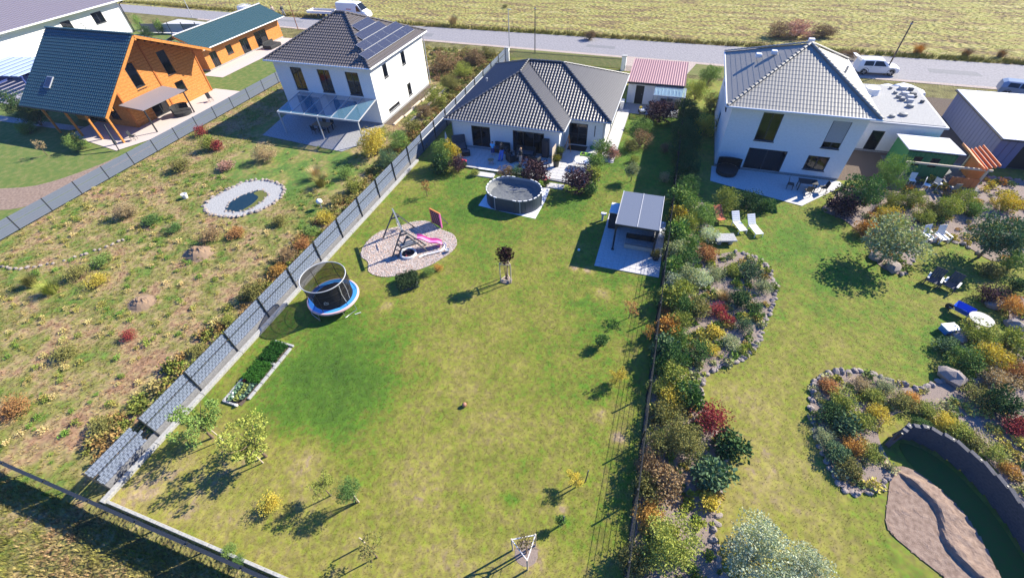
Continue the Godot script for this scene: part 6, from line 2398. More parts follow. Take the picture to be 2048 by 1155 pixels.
# ---- far left buildings, poles, fences by the road -------------------------------------
func far_things() -> void:
	var h := thing("white_house", "white house with mauve grey roof at the top left corner", "house")
	box_house(h, -106, -91, -61.4, -41.0, 4.8, M.render, [], [[3.1, 4.9, 2.55, 4.1], [8.4, 9.9, 2.55, 4.1], [6.0, 7.0, .1, 2.2]], [])
	roof_plane(h, "roof_tiles", [V(-90.2, 4.9, -40.2), V(-90.2, 4.9, -62.2), V(-98.5, 8.4, -62.2), V(-98.5, 8.4, -48.5)], M.mauvetile, .3, .42, .045, .06)
	roof_plane(h, "roof_tiles", [V(-106.8, 4.9, -40.2), V(-90.2, 4.9, -40.2), V(-98.5, 8.4, -48.5)], M.mauvetile, .3, .42, .045, .06)
	roof_plane(h, "roof_tiles", [V(-106.8, 4.9, -62.2), V(-106.8, 4.9, -40.2), V(-98.5, 8.4, -48.5), V(-98.5, 8.4, -62.2)], M.mauvetile, .3, .42, .045, .06)
	caps(h, V(-90.2, 4.95, -40.2), V(-98.5, 8.45, -48.5), M.lightgrey, .16, .4)
	var gb := Mb.new()
	gb.plate(V(0, 4.8, -61.4), V(1, 0, 0), V(0, 1, 0), PackedVector2Array([Vector2(-106, 0), Vector2(-91, 0), Vector2(-98.5, 3.4)]), .2)
	part(h, "gable", gb, M.render)
	gutter(h, V(-90.12, 4.85, -40.2), V(-90.12, 4.85, -62.2), M.white, .12)
	var so := Mb.new()
	so.bx(-91, 4.72, -62, -90.2, 4.84, -40.3)
	part(h, "soffit", so, M.white)
	var dp := Mb.new()
	dp.tube([V(-90.2, 4.75, -62.0), V(-90.85, 4.3, -61.5), V(-90.85, .1, -61.5)], .09, .09, 8)
	part(h, "downpipe", dp, M.anth)
	var pt := Mb.new()
	for k in 3:
		var y := 2.6 + k * .35
		pt.box(V(-90.97, y, -54.4 + k * .12), V(.05, .22, .3))
	part(h, "wall_ornament", pt, M.lightgrey)
	# carport with pale blue slatted roof
	var c := thing("carport", "dark carport with pale blue boards at the left edge", "carport", V(-83.5, 0, -38.5), 0.15)
	for k in 7:
		var b := Mb.new()
		b.bev(V(-4.2 + k * 1.4, 2.5, 0), V(.95, .08, 7), .02)
		part(c, "roof_board", b, M.paleblue)
	var b2 := Mb.new()
	b2.bx(-5, 2.3, -3.4, 5, 2.44, -3.2)
	b2.bx(-5, 2.3, 3.2, 5, 2.44, 3.4)
	part(c, "beam", b2, M.navy)
	for q in [[-4.8, -3.3], [4.8, -3.3], [-4.8, 3.3], [4.8, 3.3]]:
		b2 = Mb.new()
		b2.bx(q[0] - .08, 0, q[1] - .08, q[0] + .08, 2.3, q[1] + .08)
		part(c, "post", b2, M.navy)
	b2 = Mb.new()
	b2.bx(-5, .02, -3.3, -4.9, 2.3, 3.2)
	b2.bx(-4.9, .02, -3.3, 4.7, 2.3, -3.22)
	part(c, "wall", b2, M.navy)
	struct("driveway", sheet(rect(-92, -42, -68.2, -33), .04), plain(lin(.3, .29, .36), .9), "bluish paved yard at the left edge", "pavement")
	var um := thing("parasol", "pink parasol at the left edge below the carport", "parasol", V(-71.5, 0, -32.6))
	b2 = Mb.new()
	b2.tube([V(0, 0, 0), V(0, 2.3, 0)], .04)
	part(um, "pole", b2, M.lightgrey)
	b2 = Mb.new()
	b2.lathe(V(0, 1.8, 0), [Vector2(1.2, 0), Vector2(0, .55)], 8)
	part(um, "canopy", b2, plain(lin(.6, .2, .24), .7))
	# street lamps and wooden poles
	for q in [[-22.8, -66.5, 4.9, "slim pale street lamp behind the left gate pillar", 0], [-18.5, -65.0, 5.8, "thin dark pole behind the bungalow's roof", 1], [24.7, -66.1, 5.7, "wooden pole leaning slightly beside the white car", 2], [-61.4, -68.3, 7.5, "rusty brown pole behind the timber annex", 3], [-87.9, -71.4, 6.0, "pale lamp post by the road at the upper left", 0]]:
		var o := thing("street_pole" if q[4] > 0 else "street_lamp", q[3], "pole" if q[4] > 0 else "street lamp", V(q[0], 0, q[1]))
		var b := Mb.new()
		b.tube([Vector3.ZERO, V(0, q[2], 0)], .09 if q[4] == 2 else .07, .05 if q[4] != 2 else .075, 8)
		part(o, "shaft", b, [M.lightgrey, M.anth, M.trunk, plain(lin(.25, .11, .06), .7)][q[4]])
		if q[4] == 0:
			b = Mb.new()
			b.bev(V(.15, q[2] + .04, 0), V(.5, .09, .18), .02)
			part(o, "lamp_head", b, M.lightgrey)
		else:
			b = Mb.new()
			b.bev(V(0, q[2] - .25, 0), V(.22, .12, .14), .02)
			part(o, "insulator", b, M.lightgrey)
	# open fence of dark posts with grey boards before the white house
	var f := thing("panel_fence", "fence of grey panels between dark posts by the upper left road", "fence")
	for k in 9:
		var x := -88.5 + k * 2.6
		var z := -61.5 - k * .45
		var b := Mb.new()
		b.bx(x - .05, 0, z - .05, x + .05, 1.7, z + .05)
		part(f, "post", b, M.anth)
		if k < 8:
			b = Mb.new()
			b.beam(V(x + .06, .8, z), V(x + 2.54, .8, z - .45), 1.3, .04, V(0, 0, 1))
			part(f, "panel", b, M.lightgrey if k % 3 else M.grey)

# ---- vehicles ----------------------------------------------------------------------
# stations: [x, half width low, y low, y belt, half width belt, y roof, half width roof]
func car_shell(st: Array) -> Mb:
	var b := Mb.new()
	var rows: Array = []
	for q in st:
		var row: Array = []
		var half: Array = [V(q[0], q[2], q[1] * .9), V(q[0], q[2] + .12, q[1]), V(q[0], q[3], q[4]), V(q[0], q[5] - .07, q[6]), V(q[0], q[5], q[6] - .12)]
		for p in half: row.append(p)
		half.reverse()
		for p in half: row.append(V(p.x, p.y, -p.z))
		rows.append(row)
	for i in rows.size() - 1:
		for k in rows[i].size() - 1:
			var m: Vector3 = (rows[i][k] + rows[i][k + 1] + rows[i + 1][k] + rows[i + 1][k + 1]) * .25
			b.quad(rows[i][k], rows[i][k + 1], rows[i + 1][k + 1], rows[i + 1][k], m - V(m.x * .9, .8, 0))
	for e in [0, rows.size() - 1]:
		var r: Array = rows[e]
		for k in range(1, r.size() - 1): b.tri(r[0], r[k], r[k + 1], V(-1 if e == 0 else 1, 0, 0))
	return b

func side_glass(o: Node3D, st: Array, i0: int, i1: int, x0: float, x1: float, y0: float, y1: float, slant: float = 0.0) -> void:
	var q: Array = st[i0]
	for s in [-1.0, 1.0]:
		var b := Mb.new()
		var f := func(x: float, y: float) -> Vector3:
			var t: float = (y - q[3]) / (q[5] - .07 - q[3])
			return V(x, y, s * (lerpf(q[4], q[6], t) + .008))
		b.quad(f.call(x0, y0), f.call(x1 + slant, y0), f.call(x1, y1), f.call(x0 + .08, y1), V(0, 0, s))
		part(o, "side_window", b, M.carglass)

func wheels(o: Node3D, xs: Array, w: float, r: float) -> void:
	for x in xs:
		for s in [-1.0, 1.0]:
			var b := Mb.new()
			b.tube([V(x, r, s * (w - .2)), V(x, r, s * (w + .012))], r, r, 18)
			var t := part(o, "wheel", b, M.rubber)
			var c := Mb.new()
			for k in 5:
				var a := TAU * k / 5.0
				c.beam(V(x, r, s * (w + .02)), V(x + cos(a) * r * .62, r + sin(a) * r * .62, s * (w + .02)), .06, .03, V(0, 0, 1))
			c.tube([V(x, r, s * (w + .005)), V(x, r, s * (w + .03))], r * .2, r * .2, 10)
			part(t, "rim", c, M.steel)
			var a2 := Mb.new()
			var arch: Array = []
			for k in 9: arch.append(V(x + cos(PI * k / 8.0) * (r + .06), r + sin(PI * k / 8.0) * (r + .06), s * (w + .004)))
			a2.tube(arch, .03, .03, 5)
			part(o, "wheel_arch", a2, M.black)

func vehicles() -> void:
	# white estate with the tailgate up
	var st: Array = [[-2.25, .8, .45, .8, .86, .95, .8], [-2.18, .86, .32, .98, .9, 1.42, .72], [-1.9, .9, .26, 1.0, .92, 1.6, .7], [-.4, .92, .24, 1.0, .93, 1.66, .7], [.35, .92, .24, 1.0, .93, 1.6, .7], [1.05, .92, .24, .96, .91, 1.06, .82], [1.85, .9, .26, .88, .88, .97, .76], [2.18, .84, .32, .74, .82, .84, .68], [2.28, .7, .4, .6, .7, .66, .58]]
	var c := thing("parked_car", "white car with raised tailgate parked by the road behind the grey roofed villa", "car", V(23.7, .02, -66.6), 0.06)
	part(c, "body", car_shell(st), M.whitepaint)
	side_glass(c, st, 3, 4, -1.75, -.75, 1.04, 1.5)
	side_glass(c, st, 3, 4, -.68, .15, 1.04, 1.52, .5)
	var b := Mb.new()
	b.quad(V(.42, 1.57, .6), V(.42, 1.57, -.6), V(1.02, 1.09, -.76), V(1.02, 1.09, .76), V(1, 1, 0))
	part(c, "windscreen", b, M.carglass)
	wheels(c, [-1.4, 1.4], .9, .36)
	b = Mb.new()
	b.loft([[V(-2.0, 1.62, -.68), V(-2.0, 1.62, .68)], [V(-2.5, 1.9, -.7), V(-2.5, 1.9, .7)], [V(-2.9, 1.95, -.66), V(-2.9, 1.95, .66)]])
	b.loft([[V(-2.0, 1.58, -.68), V(-2.0, 1.58, .68)], [V(-2.5, 1.86, -.7), V(-2.5, 1.86, .7)], [V(-2.9, 1.91, -.66), V(-2.9, 1.91, .66)]])
	part(c, "tailgate", b, M.whitepaint)
	b = Mb.new()
	for s in [-1, 1]: b.bev(V(2.16, .72, s * .6), V(.16, .14, .3), .03)
	part(c, "headlight", b, M.steel)
	b = Mb.new()
	for s in [-1, 1]: b.bev(V(.75, 1.08, s * 1.02), V(.12, .14, .2), .03)
	part(c, "wing_mirror", b, M.whitepaint)
	for s in [-1, 1]:
		for x in [-.95, .05]:
			b = Mb.new()
			b.bev(V(x, .9, s * .935), V(.2, .035, .03), .008)
			part(c, "door_handle", b, M.steel)
	var c2: Node3D = copy_of(c, "white car parked on the forecourt behind the flat roofed garage", V(24.0, .02, -58.5), 2.2)
	var tg := c2.get_node("tailgate")
	c2.remove_child(tg)
	tg.free()
	# dark hatchback behind the board shed
	var st2: Array = [[-2.0, .75, .45, .75, .8, .9, .75], [-1.95, .82, .32, .92, .86, 1.3, .68], [-1.6, .85, .26, .95, .88, 1.46, .66], [-.2, .87, .24, .95, .88, 1.5, .66], [.3, .87, .24, .95, .88, 1.45, .66], [1.05, .86, .24, .9, .86, 1.0, .78], [1.75, .84, .28, .8, .82, .88, .7], [2.0, .72, .38, .6, .7, .68, .58]]
	var d := thing("parked_car", "pale blue grey car behind the board shed", "car", V(36.4, .02, -62.4), -0.25)
	part(d, "body", car_shell(st2), plain(lin(.26, .32, .42), .25))
	side_glass(d, st2, 3, 4, -1.5, -.6, .99, 1.38)
	side_glass(d, st2, 3, 4, -.52, .15, .99, 1.4, .45)
	b = Mb.new()
	b.quad(V(.36, 1.43, .56), V(.36, 1.43, -.56), V(1.02, 1.02, -.72), V(1.02, 1.02, .72), V(1, 1, 0))
	part(d, "windscreen", b, M.paleblue)
	wheels(d, [-1.25, 1.25], .85, .33)
	# vans
	var sv: Array = [[-3.0, .9, .35, 1.2, .98, 2.45, .86], [-2.9, .95, .3, 1.2, 1.0, 2.55, .86], [.9, .98, .28, 1.2, 1.0, 2.55, .86], [1.3, .98, .28, 1.2, 1.0, 2.45, .84], [2.15, .98, .28, 1.15, .98, 1.42, .88], [2.75, .95, .3, 1.0, .94, 1.18, .8], [2.98, .85, .4, .8, .86, .92, .72]]
	for q in [[V(-55.2, .02, -76.6), 0.02, "white van with green and red marks on its side, hitched to a flatbed trailer", 0], [V(-72.0, .02, -70.4), -0.3, "white van with a roof rack half hidden behind the timber annex", 1]]:
		var v := thing("parked_van", q[2], "van", q[0], q[1])
		part(v, "body", car_shell(sv), M.whitepaint)
		b = Mb.new()
		b.quad(V(1.36, 2.38, .74), V(1.36, 2.38, -.74), V(2.12, 1.46, -.84), V(2.12, 1.46, .84), V(1, 1, 0))
		part(v, "windscreen", b, M.carglass)
		side_glass(v, sv, 2, 3, 1.0, 1.4, 1.3, 2.1, .55)
		wheels(v, [-1.9, 1.9], .98, .38)
		for s in [-1, 1]:
			b = Mb.new()
			b.bev(V(2.86, .95, s * .66), V(.14, .2, .3), .04)
			part(v, "headlight", b, M.steel)
			b = Mb.new()
			b.bev(V(1.75, 1.5, s * 1.12), V(.14, .26, .2), .03)
			part(v, "wing_mirror", b, M.black)
		if q[3] == 0:
			var zz := .955
			b = Mb.new()
			b.plate(V(-2.85, 1.42, zz), V(1, 0, 0), V(0, .995, -.1), smooth(pv([0, 0, .9, .02, 1.1, .2, .85, .42, .3, .46, 0, .4]), 3), .012)
			part(v, "green_mark", b, plain(lin(.12, .42, .08), .4))
			b = Mb.new()
			for k in 6: b.plate(V(-.95 + k * .17, 1.5, zz), V(1, 0, 0), V(0, .995, -.1), PackedVector2Array([Vector2(0, 0), Vector2(.12, .02), Vector2(.14, .2), Vector2(.03, .18)]), .012)
			part(v, "red_mark", b, M.red)
		else:
			for k in 4:
				b = Mb.new()
				b.tube([V(-2.6 + k * .9, 2.72, -.8), V(-2.6 + k * .9, 2.72, .8)], .035, .035, 6)
				part(v, "rack_bar", b, M.lightgrey)
			for s in [-.8, .8]:
				b = Mb.new()
				b.tube([V(-2.8, 2.72, s), V(.4, 2.72, s)], .035, .035, 6)
				part(v, "rack_rail", b, M.wood)
	var t := thing("flatbed_trailer", "white flatbed trailer with wooden deck behind the marked van", "trailer", V(-61.9, .02, -76.5), .02)
	for k in 6:
		b = Mb.new()
		b.bev(V(0, .76, -.85 + k * .34), V(5.2, .06, .33), .01)
		part(t, "deck_plank", b, M.palewood)
	for q in [[0, 1.05, 5.3, .05], [0, -1.05, 5.3, .05]]:
		b = Mb.new()
		b.bev(V(q[0], .9, q[1]), V(q[2], .35, q[3]), .01)
		part(t, "side_board", b, M.white)
	for x in [-2.63, 2.63]:
		b = Mb.new()
		b.bev(V(x, .95 if x > 0 else .9, 0), V(.05, .45, 2.05), .01)
		part(t, "end_board", b, M.white)
	wheels(t, [-.5, .5], .85, .3)
	b = Mb.new()
	b.beam(V(2.6, .6, 0), V(3.9, .55, 0), .1, .1)
	part(t, "drawbar", b, M.steel)

# ---- right garden ---------------------------------------------------------------------
var stone_meshes: Array = []
var bedA: PackedVector2Array
var bedB: PackedVector2Array
var bedC: PackedVector2Array

func stones_along(p: Node, pts: PackedVector2Array, closed: bool, step: float, size: float) -> void:
	if stone_meshes.is_empty():
		for k in 5: stone_meshes.append(rock(100 + k, V(1, .62, .8)).mesh())
	var m := pts.size()
	var acc := 0.0
	for i in (m if closed else m - 1):
		var a := pts[i]
		var c := pts[(i + 1) % m]
		var l := a.distance_to(c)
		while acc < l:
			var q := a.lerp(c, acc / l) + Vector2(rf(-.1, .1), rf(-.1, .1))
			var o := part(p, "edge_stone", stone_meshes[rng.randi() % 5], M.stone)
			o.position = V(q.x, -.02, q.y)
			o.rotation.y = rf(0, TAU)
			o.scale = V(rf(.7, 1.25), rf(.7, 1.3), rf(.7, 1.2)) * size
			acc += step * rf(.8, 1.25)
		acc -= l

func garden_right() -> void:
	bedA = smooth(pv([3.0, -33, 5.0, -32.6, 5.4, -30.5, 4.6, -28.6, 5.2, -26.6, 7.2, -27.4, 8.7, -27, 9.4, -25.4, 9.3, -23.4, 8.6, -21, 7.9, -18.6, 6.8, -17.4, 5.6, -16.4, 5.0, -14.8, 5.6, -13, 6.3, -11.5, 6.0, -9.8, 5.8, -7.5, 6.3, -5, 5, 1, 2.7, 1]), 4)
	var sA := struct("planting_bed", sheet(bedA, .06), M.mulch, "long curved planting bed along the wire fence in the right garden", "bed")
	var eA := PackedVector2Array()
	for i in range(4 * 5, 4 * 20): eA.append(bedA[i])
	stones_along(sA, eA, false, .34, .19)
	bedB = smooth(pv([10.6, -16.6, 11.4, -17.9, 12.6, -18.5, 14.2, -18.7, 15.9, -18.3, 17.4, -19.4, 19.2, -19.8, 22, -21, 24, -20, 24, -10, 19.0, -9.6, 18.7, -12.2, 18.0, -14.4, 16.9, -16.2, 15.2, -16.7, 14, -16.0, 13.3, -14.8, 13.5, -13.0, 12.6, -12.0, 11.4, -11.4, 10.8, -12.4, 10.4, -14.6]), 4)
	var sB := struct("planting_bed", sheet(bedB, .06), M.mulch, "raised rock bed with mixed shrubs left of the curved dark screen", "bed")
	var eB := PackedVector2Array()
	for i in range(0, 4 * 9): eB.append(bedB[i])
	stones_along(sB, eB, false, .36, .21)
	var eB2 := PackedVector2Array()
	for i in range(4 * 17, 4 * 22): eB2.append(bedB[i])
	stones_along(sB, eB2, false, .34, .17)
	bedC = smooth(pv([15.9, -38.4, 14.6, -36.2, 13.6, -34.4, 15.0, -33.4, 15.9, -31.4, 16.2, -28.6, 17.4, -27.9, 18.4, -29.4, 20, -32, 22, -32.6, 23.4, -31, 24.8, -31.2, 26.0, -28.6, 23.2, -27.4, 22.5, -25.8, 22.0, -24.2, 22.8, -23.2, 20.4, -23.0, 18.7, -23.6, 18.9, -22.2, 20.6, -20.8, 22.2, -20.4, 30, -20, 36, -36, 30, -43, 20, -40.5]), 4)
	var sC := struct("planting_bed", sheet(bedC, .055), M.mulch, "large planting bed at the right edge around the playhouse", "bed")
	for q in [[14, 18], [23, 30]]:
		var e := PackedVector2Array()
		for i in range(4 * q[0] - 32 if q[0] == 14 else 4 * (q[0] - 5), 4 * q[1] - (32 if q[0] == 14 else 20)): e.append(bedC[i])
		stones_along(sC, e, false, .4, .2)
	struct("soil", sheet(PackedVector2Array(pv([15.4, -52, 15.4, -39.4, 20.5, -40.6, 27.5, -40, 27.5, -45, 34, -45, 34, -38, 40, -38, 40, -30, 45, -30, 45, -60, 15.4, -60])), .04), M.soil, "dark soil yard between the right villa, the garage and the board shed", "soil")
	# boulders
	var bi := 0
	for q in [[16.2, -29.3, .55, "large pinkish boulder left of the silvery willow's foot"], [17.0, -28.4, .6, "large pinkish boulder in front of the silvery willow"], [18.0, -34.5, .7, "pale boulder among the yellow shrubs above the willow"], [19.9, -21.6, .5, "flat pale rock at the point of the right hand bed"], [19.0, -22.8, .55, "pale rock at the left tip of the right hand bed"], [21.9, -26.3, .6, "grey boulder on the right bed's edge below the chairs"], [17.6, -19.5, .7, "large pale boulder at the upper right corner of the rock bed"], [22.3, -24.6, .55, "pale rock at the right edge by the dark foliage"], [5.9, -10.6, .35, "pale rock beside the yellow bush in the fence bed"]]:
		bi += 1
		var o := thing("boulder", q[3], "boulder", V(q[0], 0, q[1]), rf(0, 6))
		part(o, "rock", rock(200 + bi, V(q[2], q[2] * .55, q[2] * .75)), M.stone)
	# loungers
	for k in 2:
		var o := thing("sun_lounger", ["white sun lounger on the left of the pair below the right villa", "white sun lounger on the right of the pair below the right villa"][k], "sun lounger", V(7.25 + k * 1.1, .03, -30.5 + k * .1), 0.42)
		var b := Mb.new()
		for j in 7: b.bev(V(0, .32, -.15 + j * .17), V(.6, .04, .15), .01)
		part(o, "seat", b, M.white)
		b = Mb.new()
		for j in 5: b.bev(V(0, .4 + j * .11, -.3 - j * .11), V(.6, .04, .14), .01, Basis(Vector3.RIGHT, .75))
		part(o, "backrest", b, M.white)
		for x in [-.3, .3]:
			for z in [-.2, .9]:
				b = Mb.new()
				b.tube([V(x, .3, z), V(x, 0, z)], .03)
				part(o, "leg", b, M.white)
	var dc := thing("deck_chair", "red and orange deck chair left of the two white loungers", "chair", V(5.9, .03, -31.0), .5)
	var b2 := Mb.new()
	b2.loft([[V(-.3, 1.0, -.6), V(.3, 1.0, -.6)], [V(-.3, .45, -.1), V(.3, .45, -.1)], [V(-.3, .3, .2), V(.3, .3, .2)], [V(-.3, .42, .6), V(.3, .42, .6)]])
	part(dc, "cloth", b2, plain(lin(.5, .13, .06), .8))
	for x in [-.32, .32]:
		b2 = Mb.new()
		b2.tube([V(x, 1.0, -.6), V(x, .02, .5)], .02)
		b2.tube([V(x, .45, .62), V(x, .02, -.5)], .02)
		part(dc, "frame", b2, M.wood)
	var ts := thing("stone_table", "pale stone block table below the loungers in the right garden", "table", V(6.3, .03, -28.3), .3)
	b2 = Mb.new()
	b2.bev(V(0, .42, 0), V(1.5, .12, .9), .03)
	part(ts, "table_top", b2, M.concrete)
	b2 = Mb.new()
	b2.bev(V(-.4, .18, 0), V(.3, .36, .6), .03)
	b2.bev(V(.4, .18, 0), V(.3, .36, .6), .03)
	part(ts, "foot", b2, M.concrete)
	# pairs of chairs
	for q in [[19.95, -32.3, .5, 1, "white wooden garden chair on the left below the yellow shrubs"], [20.85, -32.5, .4, 1, "white wooden garden chair on the right below the yellow shrubs"], [18.9, -27.4, -.5, 0, "dark garden chair on the left of the pair on the right lawn"], [19.75, -27.2, -.6, 0, "dark garden chair on the right of the pair on the right lawn"]]:
		var o := thing("garden_chair", q[4], "chair", V(q[0], .03, q[1]), q[2])
		var mt: Material = M.white if q[3] == 1 else M.darkcloth
		b2 = Mb.new()
		for j in 5: b2.bev(V(0, .36, -.24 + j * .13), V(.62, .035, .12), .008)
		part(o, "seat", b2, mt)
		for j in 5:
			b2 = Mb.new()
			b2.bev(V(-.24 + j * .12, .7, -.38), V(.11, .75, .03), .008, Basis(Vector3.RIGHT, -.3))
			part(o, "back_slat", b2, mt)
		for x in [-.34, .34]:
			b2 = Mb.new()
			b2.bev(V(x, .56, -.02), V(.11, .03, .7), .008)
			part(o, "armrest", b2, mt if q[3] == 1 else M.offwhite)
			for z in [-.3, .3]:
				b2 = Mb.new()
				b2.bx(x - .03, 0, z - .03, x + .03, .54, z + .03)
				part(o, "leg", b2, mt)
	var pot := thing("clay_pot", "orange clay pot left of the white wooden chairs", "pot", V(19.0, .03, -32.4))
	b2 = Mb.new()
	b2.lathe(Vector3.ZERO, [Vector2(.15, 0), Vector2(.26, .45), Vector2(.22, .45), Vector2(.18, .3), Vector2(0, .3)], 12)
	part(pot, "body", b2, M.orange)
	var wb := thing("wheelbarrow", "bright blue wheelbarrow on the right lawn", "wheelbarrow", V(19.7, .03, -24.9), .9)
	b2 = Mb.new()
	b2.loft([[V(-.36, .62, -.5), V(.36, .62, -.5), V(.36, .62, .45), V(-.36, .62, .45), V(-.36, .62, -.5)], [V(-.2, .28, -.3), V(.2, .28, -.3), V(.2, .28, .3), V(-.2, .28, .3), V(-.2, .28, -.3)]])
	b2.quad(V(-.2, .28, -.3), V(.2, .28, -.3), V(.2, .28, .3), V(-.2, .28, .3), Vector3.UP)
	part(wb, "tray", b2, plain(lin(.02, .1, .55), .4))
	for s in [-1, 1]:
		b2 = Mb.new()
		b2.tube([V(s * .1, .22, -.6), V(s * .25, .3, .3), V(s * .3, .58, 1.0)], .025)
		part(wb, "handle", b2, M.steel)
		b2 = Mb.new()
		b2.tube([V(s * .24, .3, .35), V(s * .28, 0, .4)], .025)
		part(wb, "leg", b2, M.steel)
	b2 = Mb.new()
	b2.tube([V(-.05, .2, -.62), V(.05, .2, -.62)], .2, .2, 12)
	part(wb, "wheel", b2, M.rubber)
	var cb := thing("cool_box", "blue box with white lid on the grass near the right hand bed", "box", V(18.6, .03, -23.2), .4)
	b2 = Mb.new()
	b2.bev(V(0, .2, 0), V(.8, .36, .55), .03)
	part(cb, "body", b2, plain(lin(.05, .22, .6), .4))
	b2 = Mb.new()
	b2.bev(V(-.05, .42, .0), V(.84, .08, .58), .02)
	part(cb, "lid", b2, M.white)
	var dt := thing("round_table", "dark round garden table on the grass beside the blue wheelbarrow", "table", V(20.2, .03, -24.1))
	b2 = Mb.new()
	b2.lathe(V(0, .6, 0), [Vector2(0, 0), Vector2(.6, 0), Vector2(.6, .05), Vector2(0, .05)], 18)
	part(dt, "table_top", b2, M.grey)
	b2 = Mb.new()
	b2.lathe(Vector3.ZERO, [Vector2(.3, 0), Vector2(.06, .06), Vector2(.06, .6)], 10)
	part(dt, "foot", b2, M.anth)
	# curved dark screen wall with a sand pit inside
	var base: Array = [V(13.6, 0, -14.4), V(14.05, 0, -14.95), V(14.8, 0, -15.1), V(15.7, 0, -14.75), V(16.5, 0, -14.0), V(17.1, 0, -13.0), V(17.5, 0, -11.9), V(17.75, 0, -10.8), V(17.85, 0, -9.6), V(17.85, 0, -8.4)]
	var sw := thing("curved_screen", "tall dark curved cloth screen of upright panels round the sand pit", "screen")
	for i in base.size() - 1:
		var a: Vector3 = base[i]
		var c: Vector3 = base[i + 1]
		for s in 2:
			var p0 := a.lerp(c, s * .5)
			var p1 := a.lerp(c, s * .5 + .5)
			b2 = Mb.new()
			b2.beam(p0.lerp(p1, .001) + V(0, .72, 0), p0.lerp(p1, .999) + V(0, .62, 0), 1.22, .2, (p1 - p0).cross(Vector3.UP))
			part(sw, "panel", b2, M.darkcloth)
		b2 = Mb.new()
		b2.tube([a, a + V(0, 1.26, 0)], .04, .04, 6)
		part(sw, "post", b2, M.anth)
	var sp := smooth(pv([13.6, -13.2, 14.4, -13.4, 15.3, -12.7, 16.0, -11.6, 16.3, -10.2, 16.3, -8.6, 15.4, -8.2, 14.4, -8.9, 13.4, -9.6, 12.7, -10.3, 13.0, -11.6]), 4)
	struct("sand_pit", sheet(sp, .06), M.sand, "pinkish sand pit inside the curved screen", "sand")
	var hm := Mb.new()
	var f := FastNoiseLite.new()
	f.seed = 3
	f.frequency = .5
	var gx := 44
	var gz := 56
	var hh := func(x: float, z: float) -> float:
		var t := clampf((z + 13.2) / 4.6, 0, 1)
		var edge := 13.75 + 2.15 * t + .38 * sin(t * 8.0 - .6)
		var up := smoothstep(-.08, .1, x - edge) * (1.0 - smoothstep(.1, 1.3, x - edge) * .75) * smoothstep(0.0, .1, t) * (1.0 - smoothstep(.85, 1.0, t))
		return .05 + .2 * up + .06 * f.get_noise_2d(x * 3.0, z * 3.0)
	for i in gx:
		for k in gz:
			var x0 := 12.6 + i * .086
			var z0 := -13.4 + k * .094
			if not Geometry2D.is_point_in_polygon(Vector2(x0 + .04, z0 + .05), sp): continue
			hm.quad(V(x0, hh.call(x0, z0), z0), V(x0 + .086, hh.call(x0 + .086, z0), z0), V(x0 + .086, hh.call(x0 + .086, z0 + .094), z0 + .094), V(x0, hh.call(x0, z0 + .094), z0 + .094), Vector3.UP)
	var hp := thing("sand_heap", "winding bank of heaped sand across the sand pit", "sand heap")
	part(hp, "heap", hm, M.sand)
	struct("shade_grass", sheet(smooth(pv([14.2, -14.7, 15.6, -14.4, 16.8, -12.8, 17.5, -10.6, 17.6, -8, 16.4, -8.4, 16.2, -10.4, 15.6, -12.2, 14.4, -13.6]), 3), .055), tex_mat(ramp_tex([M.n1, M.n2], [1.0, 0.8], [[0.0, Color(.07, .1, .02)], [1.0, Color(.05, .12, .015)]]), 4.0, 1.0), "strip of grass between curved screen and sand pit", "grass")

